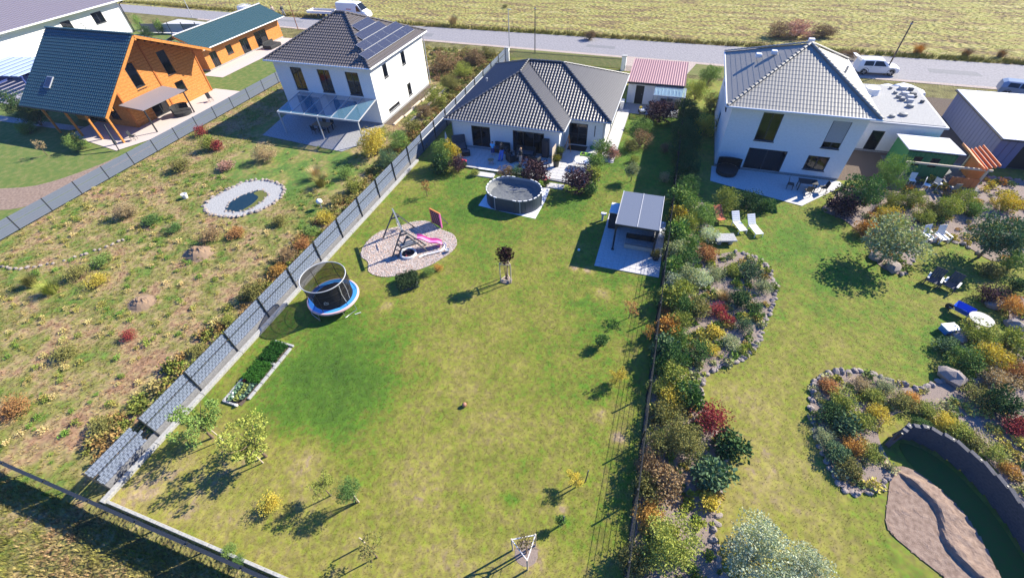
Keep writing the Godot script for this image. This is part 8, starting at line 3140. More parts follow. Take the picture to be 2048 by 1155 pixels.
func bushes() -> void:
	var T: Array = [
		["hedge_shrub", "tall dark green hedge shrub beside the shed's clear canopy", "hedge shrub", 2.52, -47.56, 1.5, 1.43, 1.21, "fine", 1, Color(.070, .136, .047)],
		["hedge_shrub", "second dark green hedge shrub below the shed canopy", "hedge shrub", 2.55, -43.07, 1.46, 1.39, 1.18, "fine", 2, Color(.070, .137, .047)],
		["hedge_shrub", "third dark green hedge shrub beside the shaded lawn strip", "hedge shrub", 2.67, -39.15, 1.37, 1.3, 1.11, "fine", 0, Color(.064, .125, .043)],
		["hedge_shrub", "dark green hedge shrub just above the bright green one by the fence", "hedge shrub", 2.88, -35.74, 1.2, 1.14, 0.97, "broad", 1, Color(.057, .112, .039)],
		["shrub", "bright green leafy shrub behind the fence at the top of the pergola", "shrub", 2.76, -31.93, 1.07, 1.18, 1, "broad", 2, Color(.197, .289, .075)],
		["shrub", "small golden shrub behind the fence at the pergola roof's right edge", "shrub", 2.91, -29.96, 0.82, 0.74, 0.63, "broad", 0, Color(.636, .535, .096)],
		["shrub", "light green shrub right of the pale stones by the pergola", "shrub", 2.91, -27.5, 0.94, 0.94, 0.8, "broad", 1, Color(.242, .355, .092)],
		["shrub", "pale greyish shrub right of the pergola bench", "shrub", 2.96, -25.49, 0.94, 0.94, 0.8, "fine", 2, Color(.394, .433, .221)],
		["shrub", "light green shrub behind the fence by the patio's lower corner", "shrub", 2.99, -23.73, 0.83, 0.83, 0.71, "broad", 0, Color(.229, .336, .087)],
		["shrub", "faded pale shrub just below the patio corner behind the fence", "shrub", 3.13, -22.41, 0.77, 0.7, 0.59, "fine", 1, Color(.506, .554, .380)],
		["shrub", "yellow green glossy shrub behind the wire fence below the patio", "shrub", 2.93, -20.71, 0.88, 0.88, 0.75, "broad", 2, Color(.293, .324, .073)],
		["shrub", "small rusty shrub pressed against the wire fence", "shrub", 2.8, -19.97, 0.49, 0.39, 0.33, "fine", 0, Color(.429, .231, .091)],
		["shrub", "golden orange shrub leaning over the wire fence", "shrub", 3, -18.43, 0.77, 0.69, 0.59, "broad", 1, Color(.604, .364, .095)],
		["shrub", "white edged green shrub leaning over the wire fence", "shrub", 2.85, -16.63, 0.83, 0.91, 0.77, "broad", 2, Color(.127, .204, .098)],
		["shrub", "lower green shrub leaning over the wire fence", "shrub", 2.82, -15.52, 0.65, 0.65, 0.55, "broad", 0, Color(.110, .201, .055)],
		["shrub", "thin yellow green shrub at the fence above the bark patch", "shrub", 2.84, -14.17, 0.66, 0.59, 0.5, "fine", 1, Color(.311, .344, .077)],
		["shrub", "bright yellow shrub in the bed right of the wire fence", "shrub", 3.53, -13.65, 0.87, 0.79, 0.67, "fine", 2, Color(.572, .481, .087)],
		["shrub", "green bush right of the bright yellow shrub", "shrub", 4.31, -14, 0.87, 0.87, 0.74, "broad", 0, Color(.098, .179, .049)],
		["shrub", "large olive bush in the fence bed above the brown one", "shrub", 4.15, -11.33, 1.18, 1.06, 0.9, "fine", 1, Color(.265, .256, .080)],
		["shrub", "large brown autumn bush in the fence bed", "shrub", 3.49, -9.13, 1.06, 0.85, 0.72, "fine", 2, Color(.318, .222, .116)],
		["shrub", "very large yellow green bush at the bottom of the fence bed", "shrub", 3.8, -6.61, 1.41, 1.27, 1.08, "fine", 0, Color(.356, .393, .088)],
		["shrub", "low orange brown bush against the fence near the bottom", "shrub", 3.02, -7.76, 0.74, 0.51, 0.44, "fine", 1, Color(.538, .324, .085)],
		["shrub", "olive bush at the very bottom of the wire fence", "shrub", 2.61, -5.71, 0.86, 0.69, 0.59, "fine", 2, Color(.222, .214, .067)],
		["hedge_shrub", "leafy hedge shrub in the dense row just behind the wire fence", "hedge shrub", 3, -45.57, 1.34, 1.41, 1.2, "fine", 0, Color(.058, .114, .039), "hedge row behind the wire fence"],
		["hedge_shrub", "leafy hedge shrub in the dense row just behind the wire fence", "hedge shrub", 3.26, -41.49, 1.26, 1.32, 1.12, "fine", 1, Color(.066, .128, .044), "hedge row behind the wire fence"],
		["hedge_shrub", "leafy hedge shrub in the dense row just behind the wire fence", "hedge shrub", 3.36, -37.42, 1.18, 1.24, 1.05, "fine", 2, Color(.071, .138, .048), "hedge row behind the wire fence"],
		["hedge_shrub", "leafy hedge shrub in the dense row just behind the wire fence", "hedge shrub", 3.37, -33.47, 1.1, 1.15, 0.98, "fine", 0, Color(.114, .207, .057), "hedge row behind the wire fence"],
		["hedge_shrub", "leafy hedge shrub in the dense row just behind the wire fence", "hedge shrub", 3.57, -30.91, 1.05, 1.1, 0.93, "fine", 1, Color(.217, .318, .082), "hedge row behind the wire fence"],
		["hedge_shrub", "leafy hedge shrub in the dense row just behind the wire fence", "hedge shrub", 3.53, -28.6, 1, 1.05, 0.89, "fine", 2, Color(.295, .326, .073), "hedge row behind the wire fence"],
		["hedge_shrub", "leafy hedge shrub in the dense row just behind the wire fence", "hedge shrub", 3.7, -26.47, 0.96, 1, 0.85, "fine", 0, Color(.201, .295, .076), "hedge row behind the wire fence"],
		["hedge_shrub", "leafy hedge shrub in the dense row just behind the wire fence", "hedge shrub", 3.66, -24.58, 0.92, 0.96, 0.82, "fine", 1, Color(.106, .193, .053), "hedge row behind the wire fence"],
		["hedge_shrub", "leafy hedge shrub in the dense row just behind the wire fence", "hedge shrub", 3.8, -23.02, 0.89, 0.93, 0.79, "fine", 2, Color(.392, .430, .220), "hedge row behind the wire fence"],
		["hedge_shrub", "leafy hedge shrub in the dense row just behind the wire fence", "hedge shrub", 3.62, -21.66, 0.86, 0.9, 0.77, "fine", 0, Color(.366, .404, .091), "hedge row behind the wire fence"],
		["hedge_shrub", "leafy hedge shrub in the dense row just behind the wire fence", "hedge shrub", 3.7, -20.28, 0.83, 0.87, 0.74, "fine", 1, Color(.104, .190, .053), "hedge row behind the wire fence"],
		["hedge_shrub", "leafy hedge shrub in the dense row just behind the wire fence", "hedge shrub", 3.59, -19.09, 0.81, 0.85, 0.72, "fine", 2, Color(.298, .329, .074), "hedge row behind the wire fence"],
		["hedge_shrub", "leafy hedge shrub in the dense row just behind the wire fence", "hedge shrub", 3.56, -17.72, 0.78, 0.82, 0.7, "fine", 0, Color(.198, .291, .075), "hedge row behind the wire fence"],
		["hedge_shrub", "leafy hedge shrub in the dense row just behind the wire fence", "hedge shrub", 3.46, -16.13, 0.93, 0.98, 0.83, "fine", 1, Color(.103, .189, .052), "hedge row behind the wire fence"],
		["hedge_shrub", "leafy hedge shrub in the dense row just behind the wire fence", "hedge shrub", 3.44, -14.89, 0.9, 0.95, 0.81, "fine", 2, Color(.365, .403, .091), "hedge row behind the wire fence"],
		["hedge_shrub", "leafy hedge shrub in the dense row just behind the wire fence", "hedge shrub", 3.34, -12.52, 0.85, 0.89, 0.75, "fine", 0, Color(.280, .270, .084), "hedge row behind the wire fence"],
		["hedge_shrub", "leafy hedge shrub in the dense row just behind the wire fence", "hedge shrub", 3.07, -10.95, 0.81, 0.85, 0.72, "fine", 1, Color(.257, .248, .077), "hedge row behind the wire fence"],
		["hedge_shrub", "leafy hedge shrub in the dense row just behind the wire fence", "hedge shrub", 2.78, -9.74, 0.78, 0.82, 0.7, "fine", 2, Color(.259, .180, .094), "hedge row behind the wire fence"],
		["hedge_shrub", "leafy hedge shrub in the dense row just behind the wire fence", "hedge shrub", 2.71, -8.68, 0.76, 0.79, 0.67, "fine", 0, Color(.223, .215, .067), "hedge row behind the wire fence"],
		["shrub", "dark red bush at the edge of the right lawn", "shrub", 5.46, -12.95, 0.95, 0.85, 0.73, "fine", 1, Color(.353, .069, .069)],
		["shrub", "dark leafy bush below the dark red one", "shrub", 6.33, -11.83, 0.88, 0.71, 0.6, "broad", 2, Color(.069, .134, .046)],
		["shrub", "bluish green bush above the small yellow one at the lawn edge", "shrub", 5.5, -10.24, 0.97, 0.78, 0.66, "broad", 0, Color(.126, .203, .097)],
		["shrub", "small lemon yellow plant at the right lawn's edge", "shrub", 5.47, -9.08, 0.48, 0.33, 0.28, "broad", 1, Color(.677, .569, .103)],
		["shrub", "huge silvery white bush at the bottom of the right lawn", "shrub", 7.14, -7.36, 1.55, 1.4, 1.19, "fine", 2, Color(.510, .558, .383)],
		["shrub", "second silvery white bush at the bottom edge", "shrub", 9.08, -7.36, 1.1, 0.88, 0.75, "fine", 0, Color(.485, .531, .364)],
		["shrub", "green shrub between golden orange shrub and rock bed path", "shrub", 4.81, -17.27, 0.83, 0.66, 0.56, "fine", 1, Color(.099, .181, .050)],
		["shrub", "olive shrub left of the red plants in the left rock bed", "shrub", 4.57, -20.52, 0.9, 0.72, 0.61, "fine", 2, Color(.268, .259, .081)],
		["shrub", "pale shrub at the upper left of the left rock bed", "shrub", 4.66, -23.37, 0.82, 0.65, 0.56, "fine", 0, Color(.617, .675, .463)],
		["rockery_plant", "grey green plant at the top of the left rock bed", "plant", 5.69, -24.18, 0.68, 0.47, 0.4, "fine", 1, Color(.375, .412, .210)],
		["rockery_plant", "yellow green plant at the top of the left rock bed", "plant", 6.64, -24.85, 0.68, 0.48, 0.41, "fine", 2, Color(.314, .347, .078)],
		["rockery_plant", "wide bluish plant at the upper right of the left rock bed", "plant", 7.72, -25.02, 0.9, 0.63, 0.54, "fine", 0, Color(.100, .160, .077)],
		["rockery_plant", "grey plant at the right edge of the left rock bed", "plant", 8.54, -23.88, 0.7, 0.42, 0.35, "fine", 1, Color(.329, .361, .184)],
		["rockery_plant", "dark green cushion in the middle of the left rock bed", "plant", 7.12, -22.18, 0.85, 0.68, 0.58, "fine", 2, Color(.066, .130, .045)],
		["rockery_plant", "straw coloured tuft in the left rock bed", "plant", 6.18, -22.32, 0.54, 0.43, 0.39, "grassy", 0, Color(.556, .441, .248)],
		["rockery_plant", "red plant on the left of the rock bed's red pair", "plant", 5.79, -20.89, 0.63, 0.44, 0.37, "fine", 1, Color(.393, .076, .076)],
		["rockery_plant", "red plant on the right of the rock bed's red pair", "plant", 6.38, -20.36, 0.51, 0.36, 0.31, "fine", 2, Color(.351, .068, .068)],
		["rockery_plant", "small green plant by the right edge stones of the left rock bed", "plant", 8.01, -21.95, 0.6, 0.36, 0.3, "fine", 0, Color(.092, .168, .046)],
		["rockery_plant", "blue green plant at the lower right of the left rock bed", "plant", 7.34, -20.1, 0.61, 0.43, 0.36, "fine", 1, Color(.103, .166, .080)],
		["rockery_plant", "yellow plant below the red pair in the left rock bed", "plant", 5.68, -19.07, 0.57, 0.34, 0.29, "broad", 2, Color(.667, .561, .101)],
		["rockery_plant", "silver plant near the lower tip of the left rock bed", "plant", 6.48, -18.51, 0.65, 0.39, 0.33, "fine", 0, Color(.393, .432, .221)],
		["rockery_plant", "small golden plant at the lower tip of the left rock bed", "plant", 5.56, -17.72, 0.52, 0.31, 0.26, "fine", 1, Color(.711, .598, .108)],
		["rockery_plant", "small lime plant at the lower tip of the left rock bed", "plant", 7.06, -18.22, 0.39, 0.23, 0.2, "fine", 2, Color(.328, .362, .081)],
		["shrub", "round yellow green shrub left of the right villa's terrace edge", "shrub", 6.38, -32.68, 1.19, 1.07, 0.91, "ball", 0, Color(.296, .327, .074)],
		["shrub", "dark green shrub before the right villa's terrace", "shrub", 8.08, -33.12, 0.97, 0.88, 0.74, "fine", 1, Color(.057, .111, .038)],
		["shrub", "low green shrub right of the dark one before the terrace", "shrub", 9.32, -33.33, 0.8, 0.64, 0.54, "fine", 2, Color(.105, .191, .053)],
		["shrub", "light green shrub left of the red deck chair", "shrub", 4.77, -30.15, 1.11, 1, 0.85, "fine", 0, Color(.245, .359, .093)],
		["shrub", "pale shrub left of the stone block table", "shrub", 5.25, -28.25, 0.82, 0.58, 0.49, "fine", 1, Color(.609, .667, .457)],
		["shrub", "rusty shrub below the stone block table", "shrub", 5.1, -26.15, 0.87, 0.61, 0.52, "fine", 2, Color(.452, .243, .096)],
		["shrub", "yellow green shrub right of the red shed roof", "shrub", 3.5, -53.77, 1.38, 1.25, 1.06, "fine", 0, Color(.300, .331, .074)],
		["shrub", "light green shrub near the road right of the red shed roof", "shrub", 4.78, -58.82, 1.47, 1.18, 1, "fine", 1, Color(.198, .290, .075)],
		["shrub", "yellow shrub left of the right villa's side wall", "shrub", 4.46, -45.2, 1.33, 1.2, 1.02, "fine", 2, Color(.638, .537, .097)],
		["shrub", "olive shrub at the upper left corner of the right villa", "shrub", 5.14, -51.05, 1.2, 1.08, 0.92, "fine", 0, Color(.275, .265, .083)],
		["round_tree", "large round dark green clipped tree by the right villa's terrace", "tree", 15.92, -35.41, 1.64, 1.64, 1.39, "ball", 1, Color(.116, .212, .059)],
		["shrub", "bright green shrub leaning against the green playhouse", "shrub", 18.78, -39.21, 1.46, 1.6, 1.36, "fine", 2, Color(.229, .335, .087)],
		["shrub", "dark purple shrub below the round clipped tree", "shrub", 14.78, -34.42, 1.38, 1.1, 0.94, "broad", 0, Color(.077, .041, .046)],
		["shrub", "small yellow green ball shrub below the playhouse", "shrub", 18.67, -36.33, 0.79, 0.71, 0.6, "ball", 1, Color(.294, .324, .073)],
		["shrub", "yellow green ball shrub in the middle below the playhouse", "shrub", 19.91, -36.67, 0.96, 0.86, 0.73, "ball", 2, Color(.319, .353, .079)],
		["shrub", "olive shrub right of the middle ball shrub", "shrub", 20.81, -35.71, 0.85, 0.68, 0.58, "fine", 0, Color(.271, .261, .081)],
		["shrub", "larger yellow green ball shrub below the porch", "shrub", 21.97, -35.93, 1.01, 0.91, 0.78, "ball", 1, Color(.372, .411, .092)],
		["shrub", "yellow green ball shrub below the porch's right corner", "shrub", 23.43, -37.37, 0.99, 0.89, 0.76, "ball", 2, Color(.349, .385, .087)],
		["shrub", "lime shrub right of the ball shrubs", "shrub", 24.03, -36.46, 0.85, 0.68, 0.57, "fine", 0, Color(.207, .304, .079)],
		["shrub", "golden shrub above the silvery willow", "shrub", 17.66, -33.78, 1, 0.8, 0.68, "fine", 1, Color(.572, .481, .087)],
		["shrub", "orange shrub left of the silvery willow", "shrub", 15.95, -31.96, 0.9, 0.72, 0.61, "fine", 2, Color(.530, .319, .084)],
		["shrub", "low yellow green shrub above the white chairs", "shrub", 20.28, -34.76, 0.84, 0.59, 0.5, "fine", 0, Color(.352, .388, .087)],
		["willow_tree", "silvery round willow with a wide crown beside the boulders", "tree", 16.4, -28.94, 1.92, 1.54, 2.01, "crown", 1, Color(.396, .434, .222)],
		["small_tree", "grey green tree at the right edge above the right lawn", "tree", 22.72, -31.19, 1.77, 1.6, 1.96, "crown", 2, Color(.121, .195, .093)],
		["shrub", "bright golden shrub at the right edge below the shed yard", "shrub", 26.38, -37.77, 0.98, 0.88, 0.75, "fine", 0, Color(.620, .521, .094)],
		["shrub", "light green shrub at the right edge below the grey tree", "shrub", 23.98, -30.24, 1, 0.8, 0.68, "fine", 1, Color(.196, .287, .074)],
		["shrub", "olive shrub on the bed edge right of the dark chairs", "shrub", 22.62, -29.37, 0.74, 0.52, 0.44, "fine", 2, Color(.232, .224, .070)],
		["shrub", "dark purple shrub at the right edge of the right lawn", "shrub", 21.77, -26.68, 0.9, 0.63, 0.54, "fine", 0, Color(.088, .046, .052)],
		["shrub", "orange shrub right of the dark purple one at the right edge", "shrub", 22.42, -26.01, 0.88, 0.62, 0.52, "fine", 1, Color(.629, .378, .099)],
		["shrub", "dark green shrub at the right edge above the orange one", "shrub", 23.55, -28.1, 0.78, 0.62, 0.53, "fine", 2, Color(.069, .134, .046)],
		["shrub", "yellow green shrub in the right bed with red plant behind", "shrub", 19.71, -22.9, 0.96, 0.77, 0.65, "fine", 0, Color(.324, .357, .080)],
		["shrub", "lime green shrub at the lower left of the right bed", "shrub", 18.46, -20.76, 0.92, 0.73, 0.62, "fine", 1, Color(.197, .289, .075)],
		["shrub", "wide yellow shrub in the right bed", "shrub", 19.69, -21.23, 1.04, 0.83, 0.71, "fine", 2, Color(.590, .496, .089)],
		["shrub", "big yellow green shrub at the right bed's far side", "shrub", 21.17, -22.69, 1, 0.9, 0.77, "fine", 0, Color(.338, .373, .084)],
		["shrub", "small red plant in the right bed", "shrub", 20.29, -24.38, 0.47, 0.33, 0.28, "fine", 1, Color(.404, .079, .079)],
		["shrub", "bluish low shrub at the left tip of the right bed", "shrub", 17.95, -21.67, 0.76, 0.46, 0.39, "fine", 2, Color(.124, .200, .096)],
		["shrub", "straw coloured shrub below the wide yellow one", "shrub", 19.59, -19.68, 0.88, 0.62, 0.53, "fine", 0, Color(.495, .392, .220)],
		["shrub", "rusty shrub at the right edge below the yellow shrubs", "shrub", 20.69, -20.54, 0.78, 0.54, 0.46, "fine", 1, Color(.402, .216, .085)],
		["shrub", "dark green bush at the right edge above the curved screen", "shrub", 19.13, -18.08, 1.01, 0.81, 0.69, "fine", 2, Color(.057, .111, .038)],
		["shrub", "dark red bush at the right edge above the curved screen", "shrub", 19.43, -17.05, 0.71, 0.5, 0.42, "fine", 0, Color(.362, .070, .070)],
		["shrub", "olive shrub right of the pale boulder", "shrub", 18.31, -18.46, 0.75, 0.45, 0.38, "fine", 1, Color(.277, .267, .083)],
		["rockery_plant", "rusty red plant at the top left corner of the rock bed", "plant", 11.41, -16.98, 0.6, 0.36, 0.3, "fine", 2, Color(.498, .268, .106)],
		["rockery_plant", "yellow green cushion at the left of the rock bed", "plant", 11.91, -16.18, 0.75, 0.53, 0.45, "fine", 0, Color(.338, .373, .084)],
		["rockery_plant", "straw plant at the top of the rock bed", "plant", 12.97, -17.59, 0.57, 0.34, 0.29, "fine", 1, Color(.451, .358, .201)],
		["rockery_plant", "lime cushion at the top middle of the rock bed", "plant", 13.43, -17.02, 0.64, 0.39, 0.33, "fine", 2, Color(.295, .325, .073)],
		["rockery_plant", "silver mat at the top right of the rock bed", "plant", 14.29, -17.97, 0.54, 0.27, 0.23, "fine", 0, Color(.344, .377, .193)],
		["rockery_plant", "olive cushion right of the middle of the rock bed", "plant", 14.57, -17.03, 0.72, 0.43, 0.37, "fine", 1, Color(.273, .264, .082)],
		["rockery_plant", "orange plant at the right of the rock bed", "plant", 15.29, -17.47, 0.5, 0.3, 0.25, "fine", 2, Color(.629, .379, .099)],
		["rockery_plant", "dark green shrub at the left of the rock bed", "plant", 11.1, -15.17, 0.73, 0.59, 0.5, "fine", 0, Color(.066, .129, .044)],
		["rockery_plant", "blue grey shrub at the left middle of the rock bed", "plant", 11.66, -14.68, 0.72, 0.5, 0.43, "broad", 1, Color(.104, .168, .081)],
		["rockery_plant", "yellow green shrub in the middle of the rock bed", "plant", 12.45, -15.19, 0.73, 0.51, 0.43, "fine", 2, Color(.293, .323, .073)],
		["rockery_plant", "yellow shrub in the middle of the rock bed", "plant", 13.35, -15.83, 0.65, 0.45, 0.39, "fine", 0, Color(.619, .521, .094)],
		["rockery_plant", "silver plant at the left edge of the rock bed", "plant", 10.69, -13.86, 0.55, 0.33, 0.28, "fine", 1, Color(.378, .414, .212)],
		["rockery_plant", "bluish spruce like shrub at the lower left of the rock bed", "plant", 11.02, -13.04, 0.69, 0.48, 0.41, "fine", 2, Color(.127, .204, .098)],
		["rockery_plant", "orange shrub in the lower middle of the rock bed", "plant", 11.99, -13.78, 0.65, 0.45, 0.38, "fine", 0, Color(.596, .359, .094)],
		["rockery_plant", "lime shrub next to the left end of the curved screen", "plant", 12.54, -13.54, 0.58, 0.41, 0.35, "fine", 1, Color(.313, .346, .078)],
		["rockery_plant", "olive shrub at the lower end of the rock bed", "plant", 11.52, -12.47, 0.62, 0.44, 0.37, "fine", 2, Color(.222, .214, .067)],
		["rockery_plant", "yellow green shrub just above the curved screen's middle", "plant", 15.85, -16.86, 0.62, 0.37, 0.32, "fine", 0, Color(.310, .342, .077)],
		["rockery_plant", "golden shrub above the curved screen", "plant", 16.37, -16.45, 0.61, 0.37, 0.31, "fine", 1, Color(.682, .574, .103)],
		["rockery_plant", "lime shrub above the right part of the curved screen", "plant", 16.85, -16.04, 0.66, 0.39, 0.33, "fine", 2, Color(.372, .411, .092)],
		["rockery_plant", "olive shrub beside the right part of the curved screen", "plant", 17.44, -15.69, 0.65, 0.39, 0.33, "fine", 0, Color(.271, .262, .082)],
		["rockery_plant", "yellow green bush at the right edge beside the curved screen", "plant", 17.95, -15.2, 0.68, 0.41, 0.35, "fine", 1, Color(.320, .353, .079)],
		["rockery_plant", "small green cushion behind the top of the curved screen", "plant", 15.34, -15.92, 0.5, 0.25, 0.21, "fine", 2, Color(.092, .168, .046)],
		["rockery_plant", "orange plant at the right edge beside the curved screen", "plant", 18.32, -14.5, 0.51, 0.31, 0.26, "fine", 0, Color(.516, .310, .081)],
		["shrub", "big bright yellow bush at the corner of the left terrace", "shrub", -25.68, -33.3, 1.74, 1.56, 1.33, "fine", 1, Color(.669, .562, .101)],
		["shrub", "grey green shrub right below the big yellow bush", "shrub", -23.2, -31.58, 1.26, 1.01, 0.86, "fine", 2, Color(.126, .203, .097)],
		["shrub", "light green shrub between yellow bush and screen fence", "shrub", -23.98, -35.26, 1.23, 0.98, 0.84, "fine", 0, Color(.243, .356, .092)],
		["shrub", "olive shrub at the plank edging's near end", "shrub", -24.6, -38.93, 1.07, 0.75, 0.64, "fine", 1, Color(.247, .239, .074)],
		["shrub", "brownish shrub beside the middle of the plank edging", "shrub", -24.75, -42.35, 1.12, 0.79, 0.67, "fine", 2, Color(.253, .176, .092)],
		["shrub", "yellow green shrub at the far end of the plank edging", "shrub", -24.82, -45.75, 1.43, 1.14, 0.97, "fine", 0, Color(.300, .331, .074)],
		["shrub", "olive shrub along the fence opposite the bungalow's left roof", "shrub", -25.07, -50.26, 1.38, 0.97, 0.82, "fine", 1, Color(.253, .245, .076)],
		["shrub", "yellow shrub near the far end of the screen fence", "shrub", -25.14, -54.41, 1.45, 1.02, 0.86, "fine", 2, Color(.368, .406, .091)],
		["shrub", "wide brown thicket behind the white villa's right corner", "shrub", -28.14, -55.72, 2.23, 1.34, 1.14, "fine", 0, Color(.314, .219, .114)],
		["shrub", "brown thicket left of the white gate pillar", "shrub", -25.19, -58.94, 1.83, 1.1, 0.93, "fine", 1, Color(.286, .199, .104)],
		["shrub", "olive thicket close to the left gate pillar", "shrub", -24.47, -61.84, 1.42, 0.85, 0.72, "fine", 2, Color(.227, .219, .068)],
		["shrub", "yellow green shrub by the fence below the big yellow bush", "shrub", -23.98, -27, 0.93, 0.75, 0.63, "fine", 0, Color(.296, .327, .074)],
		["shrub", "golden round shrub beside the white lantern", "shrub", -23.72, -22.33, 0.77, 0.69, 0.59, "fine", 1, Color(.641, .539, .097)],
		["shrub", "light green shrub by the fence below the golden shrub", "shrub", -23.97, -20.75, 0.7, 0.49, 0.42, "fine", 2, Color(.243, .356, .092)],
		["shrub", "rusty shrub by the screen fence, upper of two", "shrub", -23.65, -19.31, 0.81, 0.57, 0.48, "fine", 0, Color(.499, .269, .106)],
		["shrub", "brown shrub by the screen fence between rusty and orange ones", "shrub", -23.68, -17.63, 0.9, 0.63, 0.54, "fine", 1, Color(.292, .203, .106)],
		["shrub", "orange brown low shrub by the screen fence", "shrub", -23.64, -16.38, 0.72, 0.43, 0.37, "fine", 2, Color(.515, .310, .081)],
		["shrub", "olive shrub by the screen fence above the yellowish one", "shrub", -23.51, -13.99, 0.91, 0.73, 0.62, "fine", 0, Color(.222, .215, .067)],
		["shrub", "yellowish small shrub by the screen fence with tan grass below", "shrub", -23.45, -11.48, 0.54, 0.43, 0.37, "fine", 1, Color(.321, .354, .080)],
		["shrub", "olive low shrub by the lower screen fence", "shrub", -23.6, -9.03, 0.61, 0.37, 0.31, "fine", 2, Color(.271, .262, .082)],
		["shrub", "small olive shrub right above the golden one", "shrub", -24.64, -24.98, 0.67, 0.47, 0.4, "fine", 0, Color(.282, .272, .085)],
		["shrub", "light green shrub in the upper meadow near the fence", "shrub", -26.22, -28.96, 0.83, 0.58, 0.49, "fine", 1, Color(.233, .341, .088)],
		["shrub", "upright red shrub at the top of the left meadow", "shrub", -42.32, -30.19, 0.69, 0.62, 0.53, "fine", 2, Color(.339, .066, .066)],
		["shrub", "yellow shrub left of the upright red one", "shrub", -43.33, -30.04, 0.98, 0.88, 0.75, "fine", 0, Color(.293, .323, .073)],
		["shrub", "dark pinkish shrub at the grey screen fence", "shrub", -46.61, -32.36, 0.85, 0.6, 0.51, "fine", 1, Color(.343, .067, .067)],
		["shrub", "straw coloured bush in front of the villa's lawn", "shrub", -35.81, -29.76, 1.32, 0.92, 0.78, "fine", 2, Color(.527, .418, .235)],
		["grass_clump", "tan grass clump right of the pond lawn", "grass", -28.83, -28.12, 0.72, 0.65, 0.58, "grassy", 0, Color(.557, .441, .248)],
		["grass_clump", "olive grass clump right of the pond lawn", "grass", -27.59, -27.09, 0.71, 0.56, 0.51, "grassy", 1, Color(.268, .259, .081)],
		["shrub", "low pinkish bush on the upper meadow", "shrub", -38.53, -27.29, 0.97, 0.49, 0.41, "fine", 2, Color(.501, .305, .239)],
		["shrub", "olive bush beside the left boundary fence", "shrub", -42.64, -25.97, 1.08, 0.65, 0.55, "fine", 0, Color(.222, .214, .067)],
		["shrub", "small dark red bush in the lower left meadow", "shrub", -28.88, -8.68, 0.49, 0.35, 0.29, "fine", 1, Color(.337, .066, .066)],
		["grass_clump", "grass clump at the left edge in the vegetable rows, left one", "grass", -40.26, -10.31, 0.8, 0.56, 0.5, "grassy", 2, Color(.262, .253, .079)],
		["grass_clump", "grass clump at the left edge in the vegetable rows, right one", "grass", -38.04, -10.18, 0.79, 0.55, 0.49, "grassy", 0, Color(.372, .410, .092)],
		["shrub", "olive plants in the middle of the left vegetable rows", "shrub", -37.72, -11.9, 0.89, 0.54, 0.46, "fine", 1, Color(.273, .263, .082)],
		["shrub", "bright green plants in the left vegetable rows", "shrub", -37.4, -13.51, 0.84, 0.42, 0.36, "fine", 2, Color(.216, .316, .082)],
		["shrub", "yellowish plants beside the curved stone line", "shrub", -35.71, -11.79, 0.8, 0.4, 0.34, "fine", 0, Color(.576, .484, .087)],
		["shrub", "tan bush in the left part of the meadow", "shrub", -41.03, -18.76, 1.14, 0.68, 0.58, "fine", 1, Color(.452, .358, .201)],
		["shrub", "green plants in the middle of the left meadow", "shrub", -38.07, -18.44, 0.84, 0.42, 0.36, "fine", 2, Color(.106, .194, .054)],
		["shrub", "green plants left of the brown bush below the pond", "shrub", -35.42, -18.2, 0.73, 0.36, 0.31, "fine", 0, Color(.116, .212, .058)],
		["shrub", "brown bush just below the pond", "shrub", -31.34, -18.09, 0.97, 0.58, 0.49, "fine", 1, Color(.312, .218, .113)],
		["shrub", "rusty low bush below the pond", "shrub", -29.86, -19.03, 0.8, 0.4, 0.34, "fine", 2, Color(.445, .240, .094)],
		["shrub", "olive bush right below the pond", "shrub", -27.4, -21.35, 0.73, 0.44, 0.37, "fine", 0, Color(.225, .217, .068)],
		["shrub", "rusty brown bush at the left edge above the bottom fence", "shrub", -30.29, -2.91, 0.86, 0.52, 0.44, "fine", 1, Color(.402, .217, .085)],
		["shrub", "olive bush near the lower end of the screen fence", "shrub", -24.68, -3.6, 0.71, 0.43, 0.36, "fine", 2, Color(.251, .242, .076)],
		["shrub", "olive mound in the lower left meadow", "shrub", -31.53, -6.64, 0.82, 0.41, 0.35, "fine", 0, Color(.277, .268, .083)],
		["shrub", "dark bush in the shade left of the log house", "shrub", -67.72, -29.56, 1.67, 1.5, 1.28, "fine", 1, Color(.070, .137, .047)],
		["shrub", "dark bush at the left edge beside the log house", "shrub", -73.63, -31.52, 1.76, 1.58, 1.35, "fine", 2, Color(.064, .125, .043)],
		["shrub", "light green small tree on the log house lawn", "shrub", -67.01, -27.81, 1.01, 0.81, 0.69, "fine", 0, Color(.201, .295, .076)],
		["sapling", "thin tan sapling in the shade of the log house", "tree", -59.59, -24.61, 0.69, 0.76, 1.25, "sparse", 1, Color(.441, .350, .196)],
		["shrub", "bright green shrub in front of the log house porch", "shrub", -57.18, -26.45, 1.18, 0.94, 0.8, "fine", 2, Color(.217, .318, .082)],
		["shrub", "olive shrub in front of the log house porch", "shrub", -59.54, -27.46, 0.85, 0.68, 0.58, "fine", 0, Color(.274, .264, .082)],
		["conifer", "small conifer left of two before the white house fence", "tree", -90.96, -62.96, 0.9, 1.35, 1.15, "fine", 1, Color(.248, .363, .094)],
		["conifer", "small conifer right of two before the white house fence", "tree", -84.93, -62.04, 0.88, 1.31, 1.12, "fine", 2, Color(.230, .337, .087)],
		["hedge_shrub", "low green hedge behind the log house ridge", "hedge shrub", -85.65, -59.63, 1.34, 0.94, 0.8, "fine", 0, Color(.058, .114, .039)],
		["shrub", "light green shrub at the terrace's left end", "shrub", -18.12, -32.89, 1.34, 1.48, 1.26, "fine", 1, Color(.196, .287, .074)],
